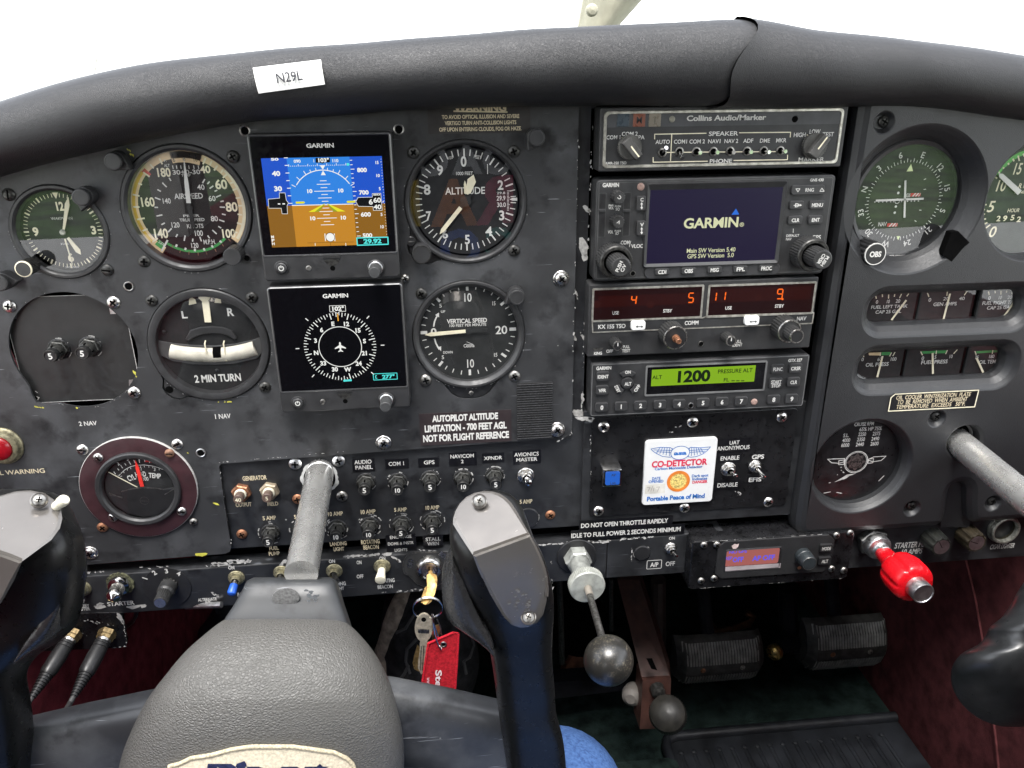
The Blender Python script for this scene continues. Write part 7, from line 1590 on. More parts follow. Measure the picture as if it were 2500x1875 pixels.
g.add([cc_ + ax_ * u + ay_ * v + n_ for u, v in ((-.62, -.05), (.62, -.1), (.62, -.38), (-.62, -.33))], [(0, 1, 2, 3)], M_STEELD)
for u in (0.15, .55): g.add([p + n_ for p in (px3('s', 420 + 50 * u, 660, 33), px3('s', 428 + 50 * u, 660, 33), px3('s', 418 + 45 * u, 860, 33), px3('s', 412 + 45 * u, 860, 33))], [(0, 1, 2, 3)], M_STEELD)
o = g.build('door_key', None, loc=tuple(cc_), smooth=30); tag(o, 'nickel key with an oval bow hanging on the split ring', 'key')
g = MB(); q = [px3('s', x, y, 29) for x, y in ((395, 660), (372, 740), (360, 800), (372, 850), (410, 870), (430, 700))]; slab(g, q, (.3, -1.6, 0), M_BRASS); q = [px3('s', x, y, 29) for x, y in ((545, 500), (578, 490), (580, 560), (560, 600), (520, 610), (515, 560))]; slab(g, q, (.3, -1.6, 0), M_BRASS)
o = g.build('cabin_key', None, loc=tuple(px3('s', 400, 750, 29)), smooth=30); tag(o, 'brass key peeping out behind the nickel key', 'key')
g = MB(); tube(g, [px3('s', x, y, h) for x, y, h in ((520, 400, 33), (530, 470, 35), (540, 560, 37), (560, 630, 37.5), (592, 690, 36), (585, 640, 33), (560, 560, 33), (535, 480, 32), (520, 400, 32))], .6, M_CHROME, 8); tube(g, [px3('s', x, y, 31) for x, y in ((560, 440), (585, 500), (592, 560), (605, 580))], .5, M_STEELD, 8)
o = g.build('split_ring', None, loc=tuple(px3('s', 540, 560, 36))); tag(o, 'narrow steel loop joining the red tag to the key ring', 'key ring')
tg = thing('key_tag', 'red embroidered cloth key tag hanging under the ignition switch', 'key tag', *px3('s', 590, 800, 34))
M_TAG = mat('red_twill', (.42, .012, .022), .85, spec=.2, vary=.2, vscale=500, bmp=(1500, .5, .2)); M_TAGE = mat('red_edge_stitch', (.52, .015, .03), .8, spec=.2, vary=.25, vscale=900, bmp=(1600, .6, .3))
q = [px3('s', x, y, h) for x, y, h in ((488, 640, 34), (690, 552, 34), (735, 560, 34), (722, 800, 35.5), (702, 1085, 37), (560, 1130, 37), (420, 1100, 37), (458, 830, 35.5))]
g = MB(); slab(g, q, (.2, -1.3, 0), M_TAG); g.build('cloth', tg, smooth=30)
g = MB(); tube(g, q + [q[0]], .95, M_TAGE, 8); g.build('stitched_border', tg)
ec = px3('s', 612, 648, 34.6); g = MB(); lathe(g, ec, [(2.6, 0), (2.4, .5), (1.7, .6), (1.5, 0)], M_STEEL, 24, cap=False); lathe(g, ec, [(1.6, -.1), (1.6, .05)], M_VOID, 16); g.build('eyelet', tg)
o0 = px3('s', 575, 935, 36.4); ux = (px3('s', 575, 1035, 37) - px3('s', 575, 835, 35.8)).normalized(); uy = (px3('s', 680, 930, 36.4) - px3('s', 480, 935, 36.4)).normalized()
g = MB(); text(g, 'Stei', 0, 0, 4.6, mat('tag_white', (.75, .62, .64), .8), bold=2, width=18.5, fn=lambda u, v: o0 + ux * u + uy * (v - .2) + Vector((0, .35, 0))); o1 = px3('s', 492, 965, 36.6)
text(g, 'www.st', 0, 0, 3.0, mat('tag_pink', (.70, .40, .45), .8), bold=1, width=11, fn=lambda u, v: o1 + ux * u + uy * v + Vector((0, .35, 0))); g.build('lettering', tg, smooth=0)

# ================================================================== throttle and mixture
def hfit(p, q, h0=0.0):
    """how far out of the panel a straight rod from pixel p (at h0) has come when it shows at pixel q"""
    a = at_h(*p, h0); best = (1e9, 0)
    for k in range(0, 260):
        h = h0 + k; d = proj((a[0], h, a[2])); e = math.hypot(d[0] - q[0], d[1] - q[1]); best = min(best, (e, h))
    return best[1]
pb, pw, pk = px('j', 100, 1250), px('j', 190, 1508), px('t', 420, 900)
hw = hfit(pb, pw, 4); hk = hfit(pb, pk, 4)
A0, A1, A2 = at_h(*pb, 4), at_h(*pw, hw), at_h(*pk, hk)
ax = (A1 - A0).normalized(); ax2 = (A2 - A1).normalized()
t = thing('throttle', 'push pull throttle with a grey knurled lock wheel and a worn black ball', 'throttle', *A0)
M_CAST = mat('grey_cast', (.33, .34, .315), .5, .35, vary=.2, vscale=150); M_WHEEL = mat('pale_grey_wheel', (.36, .37, .335), .5, .2, vary=.12, vscale=200)
s_ = lambda p, px_: (RT @ (Vector(p) - CAMP))[2] * px_ / FPX
g = MB(); lathe(g, (A0[0], 1.5, A0[2]), [(15.5, 0), (15.5, 1), (15, 1.4)], M_BLK, 40); g.build('base_disc', t)
g = MB(); lathe(g, A0, [(10.5, -2), (10.5, 7), (9.2, 8.5)], M_CAST, 6, axis=ax, rot=.5); g.build('hex_nut', t)
lw = (A1 - A0).length
g = MB(); lathe(g, A0, [(7.6, 8), (7.6, lw - 10)], M_CAST, 32, axis=ax); g.build('barrel', t)
rw = s_(A1, 45); g = MB(); lathe(g, A0, [(rw * .9, lw - 9), (rw, lw - 8), (rw, lw - 1.5)], M_WHEEL, axis=ax, ridge=(56, .35, 1, 2), cap=False); lathe(g, A0, [(rw - .1, lw - 1.5), (rw - .9, lw - .5), (rw * .3, lw)], M_WHEEL, 48, axis=ax); g.build('lock_wheel', t)
rs = s_(A1, 9.5); ls = (A2 - A1).length
g = MB(); lathe(g, A1, [(rs, -2), (rs * .95, 9)], mat('shaft_tan', (.45, .40, .34), .4, .6), 20, axis=ax2); g.build('shaft_sleeve', t)
g = MB(); lathe(g, A1, [(rs * .86, 8), (rs * .9, ls)], M_STEELD, 20, axis=ax2); g.build('shaft', t)
rk = s_(A2, 61); M_BALL, ntb, bb = newmat('worn_ball')
n1 = noise_node(ntb, 900, 3); n2 = noise_node(ntb, 60, 4); rp = ramp(ntb, n1.outputs['Fac'], .52, .62); rp2 = ramp(ntb, n2.outputs['Fac'], .42, .62)
mu = ntb.nodes.new('ShaderNodeMath'); mu.operation = 'MULTIPLY'; ntb.links.new(rp.outputs[0], mu.inputs[0]); ntb.links.new(rp2.outputs[0], mu.inputs[1])
ntb.links.new(mixc(ntb, mu.outputs[0], (.020, .019, .017), (.13, .115, .085)), bb.inputs['Base Color']); bb.inputs['Roughness'].default_value = .30; bb.inputs['Specular IOR Level'].default_value = .7
g = MB(); ns = 28
lathe(g, A2, [(max(.05, rk * math.sin(PI * i / ns)), -rk * math.cos(PI * i / ns) * .98) for i in range(ns + 1)], M_BALL, 48, axis=ax2); g.build('ball', t, smooth=80)
# mixture
pb, pm, pt = px('m', 655, 1075), px('m', 830, 1230), px('m', 1075, 1500)
hm = hfit(pb, px('m', 960, 1360), 0); A0 = at_h(*pb, 0); h1 = hfit(pb, px('m', 740, 1175), 0); ht = hfit(pb, pt, 0)
A1, A2, A3 = at_h(*px('m', 745, 1172), h1), at_h(*px('m', 955, 1365), hm), at_h(*pt, ht)
ax = (A3 - A0).normalized()
t = thing('mixture_control', 'bright red fluted mixture knob on a silver shaft', 'mixture control', *A0)
g = MB(); lathe(g, A0, [(12.5, -2), (12.5, 6), (11.5, 7)], mat('zinc_nut', (.22, .22, .21), .4, .8, vary=.3), 6, axis=ax, rot=.2); g.build('hex_nut', t)
g = MB(); lathe(g, A0, [(10.4, 6), (10.4, 12), (9.4, 14), (6.4, 15), (6.4, 21), (5.6, 22)], M_ALU, 40, axis=ax); g.build('collar', t)
l1 = (A1 - A0).length; g = MB(); lathe(g, A0, [(2.6, 15), (2.6, l1 + 8)], M_STEEL, 20, axis=ax); g.build('shaft', t)
M_MIX = mat('red_knob_plastic', (.62, .006, .012), .28, vary=.06)
d2 = (A2 - A1).length; l3 = (A3 - A1).length
g = MB(); lathe(g, A1, [(5.4, 0), (6.0, .6), (7.0, d2 * .30), (8.6, d2 * .48), (9.2, d2 * .55)], M_MIX, 40, axis=ax)
nf = 6; prof = [(9.0, d2 * .50), (12.8, d2 * .56), (15.0, d2 * .66), (15.9, d2 * .82), (15.9, d2 * 1.08), (15.3, d2 * 1.2), (13.8, d2 * 1.26), (9.5, d2 * 1.29)]
a_, w_, u_ = frame_of(ax); vs_ = []; nn = nf * 16
for k, (r, d) in enumerate(prof):
    for i in range(nn):
        ph = (i % 16) / 16; rr = r - (1.7 * math.exp(-((ph - .5) / .10) ** 2) if 0 < k < 6 else 0)
        tt = 2 * PI * i / nn; vs_.append(A1 + a_ * d + (w_ * math.sin(tt) + u_ * math.cos(tt)) * rr)
K_ = len(prof) - 1
g.add(vs_, [(k * nn + i, k * nn + (i + 1) % nn, (k + 1) * nn + (i + 1) % nn, (k + 1) * nn + i) for k in range(K_) for i in range(nn)] + [tuple(range(K_ * nn, (K_ + 1) * nn))], M_MIX); g.build('red_knob', t, smooth=60)
g = MB(); lathe(g, A1, [(8.2, d2 * 1.2), (8.2, l3 - 1), (7.9, l3), (7.2, l3), (7.0, l3 - .5), (.1, l3 - .5)], M_ALU, 44, axis=ax); g.build('release_button', t)
# knobs and lighter socket at the right
for x, y, a, lab_, mm in ((1215, 1140, -.55, 'black fluted dimmer knob next to the STARTER FUEL lettering', (.020, .021, .018)), (1488, 1110, -1.2, 'brown black fluted dimmer knob beside the cigar lighter', (.030, .023, .013))):
    X, Z = L('m', x, y, 16); t = thing('dimmer_knob', lab_, 'knob', X, 0, Z, 'fluted dimmer knobs'); g = MB(); lathe(g, (X, 0, Z), [(9.4, 0), (8.8, 13), (8.2, 15)], mat('knob_%d' % x, mm, .42, vary=.25), ridge=(10, .9, 0, 2)); g.build('fluted_knob', t)
    g = MB(); flat(g, circ(X, Z, 6.6, 36), 15.1, M_ALU); stroke(g, [(X - math.sin(a) * 1, Z - math.cos(a) * 1), (X + math.sin(a) * 6, Z + math.cos(a) * 6)], .6, 15.2, M_VOID); g.build('metal_cap', t, smooth=0)
X, Z = L('m', 1712, 1010, 5); t = thing('lighter_socket', 'round metal cigar lighter socket at the lower right', 'lighter socket', X, 0, Z)
g = MB(); lathe(g, (X, 0, Z), [(13.2, 0), (13.2, 1.6), (12.6, 2), (12.2, 5), (11.4, 5.6), (10.2, 5.4), (9.8, 3), (9.6, -14)], M_OLIVE if False else mat('tarnished_ring', (.42, .42, .37), .4, .8, vary=.25, vscale=300), 44, cap=False); g.build('ring', t)
g = MB(); lathe(g, (X, 0, Z), [(9.7, -14), (9.6, 2)], mat('socket_well', (.05, .045, .03), .5, .6), 36, cap=False); flat(g, circ(X, Z, 9.7, 30), -13.9, M_VOID); g.build('well', t)
# headset jacks
q = [L('q', x, y, 2) for x, y in ((150, 765), (712, 752), (716, 800), (738, 920), (735, 945), (700, 962), (640, 962), (150, 985))]
jb = thing('jack_bracket', 'worn black bracket holding two headset jacks', 'bracket', *(q[1][0] - 40, 0, q[1][1] - 10))
g = MB(); prism(g, q, -1, 2, M_GBLK, .4); g.build('plate', jb, smooth=20)
g = MB(); chips(g, 'q', (690, 775), (712, 800), 26, 1.4, 2, M_CHIP, 3); chips(g, 'q', (716, 800), (738, 930), 24, .6, 2, M_CHIP, .5); chips(g, 'q', (640, 960), (735, 950), 14, .6, 2, M_CHIP, .6); chips(g, 'q', (480, 790), (660, 830), 26, .5, 2, M_CHIP, 4); chips(g, 'q', (470, 865), (540, 910), 10, .35, 2, M_CHIP, 1)
g.build('paint_chips', jb, smooth=0)
M_CAB = mat('grey_cable', (.055, .055, .055), .5)
for k, (j0, j1, j2, j3) in enumerate((((420, 885), (285, 1085), (185, 1250), (140, 1350)), ((620, 885), (500, 1085), (428, 1245), (368, 1352)))):
    p0 = px3('q', *j0, 4); p1 = px3('q', *j1, 30); p2 = px3('q', *j2, 50); p3 = px3('q', *j3, 56); p4 = px3('q', j3[0] - 60, 1640, 50); d = (p2 - p0).normalized(); ln = (p2 - p0).length
    t = thing('headset_plug', ('left' if k == 0 else 'right') + ' one of two black headset plugs below the panel', 'headset plug', *p0, 'headset plugs')
    g = MB(); lathe(g, p0, [(6.8, -3), (6.8, .5), (6.2, 1.2), (6.2, 3.4), (5.6, 4.2)], mat('dull_brass', (.42, .31, .16), .42, .9, vary=.25, vscale=400), 6, axis=d); lathe(g, p0, [(5.4, 4), (5.2, 6)], M_STEEL, 28, axis=d); g.build('jack_nut', t)
    g = MB(); lathe(g, p0, [(5.0, 5.5), (5.6, 6), (5.6, 8), (5.2, 8.2), (5.6, 8.6), (5.6, 10.6), (5.2, 10.8), (5.6, 11.2), (6.0, ln * .36), (5.7, ln * .60), (5.0, ln * .64)], mat('plug_rubber', (.018, .018, .019), .42), 32, axis=d); g.build('plug_body', t)
    g = MB(); prof = []
    for i in range(9):
        b_ = ln * (.63 + .042 * i); r = 4.9 - .28 * i; prof += [(r, b_), (r, b_ + ln * .022), (r - .8, b_ + ln * .024), (r - .8, b_ + ln * .04)]
    lathe(g, p0, prof, mat('plug_rubber', (.018, .018, .019)), 26, axis=d); g.build('strain_relief', t, smooth=25)
    g = MB(); mid = p2.lerp(p3, .5) + d * .5; tube(g, [p2 - d * 2, p2 + d * 3, mid, p3, (p3 + p4) / 2 + Vector((0, 4, 0)), p4], 1.9, M_CAB, 12); g.build('cable', t)
g = MB(); tube(g, [px3('q', x, y, h) for x, y, h in ((798, 735, 0), (790, 775, -6), (770, 810, -14), (725, 845, -22))], 1.5, M_BLK, 10); o = g.build('thin_wire', None, loc=tuple(px3('q', 798, 735, 0))); tag(o, 'thin black wire hanging behind the jack bracket', 'wire')
# ================================================================== control wheels
TD = -ray(1000, -28).normalized()                      # the control tubes come out of the panel along this line
M_TUBE = mat('worn_aluminium_tube', (.74, .73, .70), .27, .82, vary=.07, vscale=40, rvar=.05)
def along_px(p0, pyx):
    best = (1e9, 0)
    for k in range(0, 400):
        q = proj(p0 + TD * k); e = math.hypot(q[0] - pyx[0], q[1] - pyx[1]); best = min(best, (e, k))
    return best[1]
T0 = at_h(782, 1150, -3)
lt = along_px(T0, (742, 1412))
t = thing('control_tube', 'bare aluminium control tube coming out of the panel above the pilot wheel hub', 'control tube', *T0)
g = MB(); lathe(g, T0 - TD * 30, [(9.8, 0), (9.8, 33), (9.4, 33.5), (9.9, 36), (9.9, lt + 27)], M_TUBE, 48, axis=TD); g.build('shaft', t)
X, Z = L('o', 1200, 405, -2.6); g = MB(); ri = [(X + 11.4 * math.sin(a), Z + 11.4 * math.cos(a)) for a in [2 * PI * i / 48 for i in range(48)]]; ro = [(X + (13.6 + .5 * math.sin(7 * a) + random.uniform(-.5, .5)) * math.sin(a), Z + (13.6 + .5 * math.sin(7 * a) + random.uniform(-.5, .5)) * math.cos(a)) for a in [2 * PI * i / 48 for i in range(48)]]
ring2(g, ri, ro, -2.2, -2.85, mat('white_bush', (.52, .52, .50), .5, vary=.1, vscale=300)); ring2(g, ri, ri, -2.2, -10, M_WHITE); flat(g, inset(ri, .1), -2.7, M_VOID); g.build('panel_bush', t)
# superellipse loft: rows of (pixel y, left x, right x, depth h, thickness, front share)
def srow(y, xl, xr, h, b, n=40, ex=.72, back=.55, tilt=0.0):
    a_, c_ = at_h(xl, y, h), at_h(xr, y + tilt, h); m = (a_ + c_) / 2; ux = (c_ - a_) / 2
    nc = (CAMP - m); nc = (nc - ux * (nc.dot(ux) / ux.dot(ux))).normalized(); out = []
    for i in range(n):
        p = 2 * PI * i / n; cs, sn = math.cos(p), math.sin(p)
        sx = math.copysign(abs(cs) ** ex, cs); sy = math.copysign(abs(sn) ** ex, sn)
        out.append(m + ux * sx + nc * (b * sy * (1 if sn > 0 else back)))
    return out
def loft(mb, rows, m, cap=True):
    n = len(rows[0])
    mb.add([p for r in rows for p in r], [(k * n + i, k * n + (i + 1) % n, (k + 1) * n + (i + 1) % n, (k + 1) * n + i) for k in range(len(rows) - 1) for i in range(n)] + ([tuple(range(n)), tuple(range((len(rows) - 1) * n, len(rows) * n))] if cap else []), m)
def smooth_rows(tab, step=10):
    """dense rows from a sparse table by monotone blending"""
    ys = [r[0] for r in tab]; out = []; y = ys[0]
    def val(y, c):
        i = max(0, min(len(tab) - 2, next((k for k in range(len(tab) - 1) if y <= tab[k + 1][0]), len(tab) - 2)))
        y0, y1 = tab[i][0], tab[i + 1][0]; t_ = (y - y0) / (y1 - y0); d = y1 - y0
        m0 = (tab[i + 1][c] - tab[i - 1][c]) / (tab[i + 1][0] - tab[i - 1][0]) if i > 0 else (tab[i + 1][c] - tab[i][c]) / d
        m1 = (tab[i + 2][c] - tab[i][c]) / (tab[i + 2][0] - tab[i][0]) if i + 2 < len(tab) else (tab[i + 1][c] - tab[i][c]) / d
        return (2 * t_ ** 3 - 3 * t_ * t_ + 1) * tab[i][c] + (t_ ** 3 - 2 * t_ * t_ + t_) * d * m0 + (-2 * t_ ** 3 + 3 * t_ * t_) * tab[i + 1][c] + (t_ ** 3 - t_ * t_) * d * m1
    while y < ys[-1] + .01: out.append([y] + [val(y, c) for c in range(1, len(tab[0]))]); y += step
    return out
Y = thing('flying_yoke', 'pilot control wheel with grey leather hub pad and glossy black horns', 'control wheel', -80, 150, -260)
M_HUB = panel_paint('slate_hub_rubber', (.036, .038, .040), (.055, .058, .062), (.022, .023, .025), .5, vs=1.4)
M_BAR = panel_paint('slate_bar_paint', (.046, .048, .052), (.14, .145, .15), (.024, .025, .027), .40, vs=.9)
rpx = lambda x, y: px('r', x, y)
hubt = [(rpx(0, 88)[1], rpx(1020, 0)[0], rpx(1570, 0)[0], 100, 3), (rpx(0, 100)[1], rpx(985, 0)[0], rpx(1600, 0)[0], 103, 8), (rpx(0, 180)[1], rpx(945, 0)[0], rpx(1632, 0)[0], 108, 11), (rpx(0, 280)[1], rpx(890, 0)[0], rpx(1662, 0)[0], 113, 12), (rpx(0, 430)[1], rpx(800, 0)[0], rpx(1712, 0)[0], 120, 13), (rpx(0, 560)[1], rpx(760, 0)[0], rpx(1740, 0)[0], 125, 13)]
g = MB(); loft(g, [srow(*r[:5], ex=.34, back=2.4) for r in smooth_rows(hubt, 8)], M_HUB); g.build('hub_block', Y, smooth=45)
ec = at_h(*rpx(1250, 240), 121.5); nc = (CAMP - ec).normalized(); nr = (nc + Vector((0, 0, .35))).normalized()
g = MB(); ex_ = (at_h(*rpx(1352, 236), 121.5) - at_h(*rpx(1148, 244), 121.5)) / 2; ey_ = (at_h(*rpx(1250, 172), 121.5) - at_h(*rpx(1250, 308), 121.5)) / 2
def oval(k, off): return [ec + ex_ * k * math.cos(a) + ey_ * k * math.sin(a) + nr * off for a in [2 * PI * i / 40 for i in range(40)]]
rws = [oval(1.0, -3), oval(1.0, 1.2), oval(.96, 1.7), oval(.6, 2.0), oval(.05, 2.1)]; loft(g, rws, mat('oval_cap_grey', (.19, .19, .188), .5, .0, vary=.2, vscale=700)); g.build('hub_cap', Y)
g = MB()
for _ in range(15):
    c = at_h(*rpx(random.gauss(1440, 34), random.gauss(225, 24)), 122.6); s = random.uniform(.5, 2.0); k = random.randint(5, 7); ph = random.uniform(0, 6)
    g.add([c + Vector((1, 0, 0)) * s * 1.2 * random.uniform(.5, 1) * math.cos(2 * PI * i / k + ph) + Vector((0, .35, .94)).normalized() * s * random.uniform(.5, 1) * math.sin(2 * PI * i / k + ph) for i in range(k)], [tuple(range(k))], mat('pale_scuff', (.42, .44, .46), .6))
g.build('scuff_marks', Y, smooth=0)
# leather pad
M_PAD = leather('grey_pebbled_leather', (.094, .091, .084), (.114, .110, .102), 520, .6, .44, .6, (1, 1, 1.35))
padt = [(rpx(0, 382)[1], rpx(880, 0)[0], rpx(1560, 0)[0], 122, 3), (rpx(0, 396)[1], rpx(810, 0)[0], rpx(1630, 0)[0], 124, 9), (rpx(0, 430)[1], rpx(755, 0)[0], rpx(1705, 0)[0], 127, 15), (rpx(0, 500)[1], rpx(672, 0)[0], rpx(1782, 0)[0], 132, 22), (rpx(0, 600)[1], rpx(562, 0)[0], rpx(1868, 0)[0], 138, 28), (rpx(0, 700)[1], rpx(472, 0)[0], rpx(1934, 0)[0], 143, 32),
        (rpx(0, 800)[1], rpx(395, 0)[0], rpx(1984, 0)[0], 148, 35), (rpx(0, 900)[1], rpx(318, 0)[0], rpx(2024, 0)[0], 152, 37), (rpx(0, 1000)[1], rpx(252, 0)[0], rpx(2054, 0)[0], 156, 38), (rpx(0, 1200)[1], rpx(152, 0)[0], rpx(2098, 0)[0], 162, 39), (rpx(0, 1400)[1], rpx(76, 0)[0], rpx(2114, 0)[0], 167, 39), (rpx(0, 1600)[1], rpx(40, 0)[0], rpx(2100, 0)[0], 172, 38), (rpx(0, 1900)[1], rpx(60, 0)[0], rpx(2060, 0)[0], 176, 34)]
PADR = smooth_rows(padt, 7)
g = MB(); loft(g, [srow(*r[:5], ex=.78, n=72) for r in PADR], M_PAD); g.build('leather_pad', Y, smooth=60)
def pad_pt(x, y, off):
    """front of the pad where pixel (x, y) meets it"""
    r = min(PADR, key=lambda q: abs(q[0] - y)); a_, c_ = at_h(r[1], r[0], r[3]), at_h(r[2], r[0], r[3]); m = (a_ + c_) / 2; ux = (c_ - a_) / 2
    nc = CAMP - m; nc = (nc - ux * (nc.dot(ux) / ux.dot(ux))).normalized()
    s = (x - r[1]) / (r[2] - r[1]) * 2 - 1; s = max(-.98, min(.98, s)); cs = math.copysign(abs(s) ** (1 / .78), s); sn = math.sqrt(max(0, 1 - cs * cs)) ** .78
    return m + ux * s + nc * (r[4] * sn + off)
def pad_at(x, y, off):
    xx, yy = x, y
    for _ in range(5):
        q = proj(pad_pt(xx, yy, off)); xx += x - q[0]; yy += (y - q[1]) * .7; yy = max(PADR[0][0], min(PADR[-1][0], yy))
    return pad_pt(xx, yy, off)
M_PATCH = mat('cream_woven_patch', (.70, .62, .47), .8, spec=.2, vary=.12, vscale=700, bmp=(1300, .6, .3)); M_PEDGE = mat('cream_edge_stitch', (.62, .54, .38), .8, spec=.2, vary=.2, vscale=900, bmp=(1600, .6, .3))
M_NAVY = mat('navy_stitching', (.020, .026, .075), .8, spec=.2, vary=.2, vscale=800)
top = [(395, 1482), (470, 1445), (560, 1408), (700, 1368), (850, 1346), (1000, 1335), (1150, 1331), (1300, 1332), (1450, 1344), (1600, 1370), (1690, 1400), (1735, 1438), (1752, 1490), (1752, 1560)]
g = MB(); rowsP = []
for k in range(9):
    f = k / 8; rowsP.append([pad_at(*rpx(x, y + f * (1700 - y)), .9) for x, y in top])
K = len(top); g.add([p for r in rowsP for p in r], [(i * K + j, i * K + j + 1, (i + 1) * K + j + 1, (i + 1) * K + j) for i in range(8) for j in range(K - 1)], M_PATCH); patch = g.build('name_patch', Y, smooth=60)
g = MB(); tube(g, rowsP[0], 1.1, M_PEDGE, 10); g.build('stitched_edge', patch)
g = MB(); c0 = rpx(1090, 1530)
text(g, 'Piper', 0, 0, 1.0, M_NAVY, bold=3, width=4.0, shear=.12, fn=lambda u, v: pad_at(c0[0] + u * 74, c0[1] - 6 - v * 58 - u * 4, 1.3)); g.build('lettering', patch, smooth=0)
# cross bar between the horns
def bar_rows(tab, dz, th):
    rows = []
    for x, y, h in tab:
        p = at_h(x, y, h); row = []
        for i in range(28):
            a = 2 * PI * i / 28; cs, sn = math.cos(a), math.sin(a)
            row.append(p + Vector((0, th * math.copysign(abs(cs) ** .6, cs), -dz + dz * math.copysign(abs(sn) ** .7, sn))))
        rows.append(row)
    return rows
g = MB(); loft(g, bar_rows([(-140, 1815, 150), (-40, 1793, 150), (57, 1766, 150), (200, 1733, 150), (360, 1700, 150), (600, 1660, 148), (800, 1650, 148), (960, 1669, 150), (1090, 1694, 150), (1210, 1721, 150), (1300, 1745, 150)], 30, 13), M_BAR); g.build('cross_bar', Y, smooth=60)
# horns
M_GLOSS = mat('glossy_black_grip', (.010, .010, .010), .3, vary=.1, spec=.3, rvar=.05)
M_PLATE = mat('satin_grey_plate', (.21, .195, .18), .22, .6, spec=.6, vary=.03, vscale=60, rvar=.06)
def horn(rows_px, name):
    g = MB(); loft(g, [srow(*r[:5], ex=.62, n=36, back=1.5) for r in smooth_rows(rows_px, 9)], M_GLOSS); return g.build(name, Y, smooth=60)
horn([(1196, 1188, 1216, 170, 4), (1206, 1152, 1244, 171, 8), (1232, 1118, 1270, 174, 10), (1266, 1104, 1284, 179, 12), (1310, 1098, 1300, 186, 14), (1350, 1104, 1320, 190, 15), (1400, 1118, 1336, 193, 15), (1450, 1140, 1347, 193, 15), (1500, 1168, 1349, 191, 15), (1550, 1190, 1345, 187, 15), (1610, 1203, 1344, 183, 16), (1680, 1214, 1349, 179, 17), (1740, 1222, 1353, 176, 17), (1790, 1230, 1366, 174, 18), (1840, 1238, 1374, 172, 18), (1930, 1250, 1380, 170, 18), (2060, 1262, 1380, 165, 16)], 'horn')
horn([(1194, 10, 84, 161, 4), (1204, -30, 122, 163, 8), (1228, -70, 152, 168, 10), (1262, -90, 168, 175, 12), (1310, -100, 184, 184, 14), (1380, -110, 191, 189, 15), (1440, -110, 188, 189, 15), (1490, -110, 180, 187, 15), (1530, -110, 164, 184, 15), (1565, -110, 124, 181, 15), (1600, -110, 66, 178, 16), (1640, -110, 36, 175, 17), (1700, -110, 46, 172, 17), (1780, -110, 56, 170, 18), (1930, -110, 60, 168, 18), (2060, -110, 62, 165, 16)], 'horn')
def plate(up, low, hu, hc, hl, name, creaseL, creaseR, lab_):
    """two flat facets meeting at a crease; px outlines; depth falls away above the crease"""
    g = MB(); P_ = []
    ys = [y for x, y in up]; y0 = min(ys)
    def hh(x, y):
        cyy = creaseL[1] + (x - creaseL[0]) * (creaseR[1] - creaseL[1]) / (creaseR[0] - creaseL[0])
        return hc + (hu - hc) * max(0, (cyy - y)) / max(1, (cyy - y0)) if y <= cyy else hc + (hl - hc) * (y - cyy) / 220.0
    for pts in (up, low):
        top_ = [at_h(x, y, hh(x, y)) for x, y in pts]; c = sum(top_, Vector()) / len(top_); nv = (CAMP - c).normalized()
        n = len(pts); inn = [p + (c - p).normalized() * 1.6 for p in top_]
        g.add([p - nv * 13 for p in top_] + [p - nv * 1.0 for p in top_] + inn, [(k * n + i, k * n + (i + 1) % n, (k + 1) * n + (i + 1) % n, (k + 1) * n + i) for k in range(2) for i in range(n)] + [tuple(range(2 * n, 3 * n))], M_PLATE)
    o = g.build(name, Y, smooth=25); return hh
ppx = lambda x, y: px('p', x, y); spx = lambda x, y: px('s', x, y); qpx = lambda x, y: px('q', x, y)
cl, cr = ppx(1240, 1085), ppx(1792, 885)
up = [ppx(*p) for p in ((1050, 790), (1052, 730), (1075, 660), (1115, 590), (1180, 525), (1260, 485), (1350, 470), (1430, 472), (1500, 492), (1560, 530), (1620, 590), (1670, 670), (1720, 760), (1792, 885), (1240, 1085), (1150, 950))]
low = [cl, cr] + [ppx(*p) for p in ((1840, 970), (1890, 1070), (1930, 1170), (1960, 1280), (1975, 1400), (1972, 1490))] + [spx(*p) for p in ((1466, 200), (1455, 300), (1430, 400), (1380, 470), (1310, 505), (1240, 512), (1170, 488), (1110, 430), (1060, 350), (990, 230), (930, 100), (885, 0))] + [ppx(1330, 1310), ppx(1290, 1220)]
low = [low[0]] + low[1:]
hR = plate(up, low[::1], 186, 214, 214, 'cover_plate', cl, cr, '')
cl2, cr2 = qpx(-40, 395), qpx(130, 455)
up2 = [qpx(*p) for p in ((-150, 200), (-110, 130), (-50, 90), (0, 72), (90, 46), (180, 40), (260, 58), (320, 98), (356, 150), (364, 205), (350, 262), (300, 330), (130, 455), (60, 428), (-40, 395), (-150, 360))]
low2 = [qpx(*p) for p in ((-150, 360), (-40, 395), (60, 428), (130, 455), (80, 570), (10, 690), (-60, 800), (-150, 860))]
plate(up2, low2, 177, 212, 212, 'cover_plate', qpx(-150, 360), cr2, '')
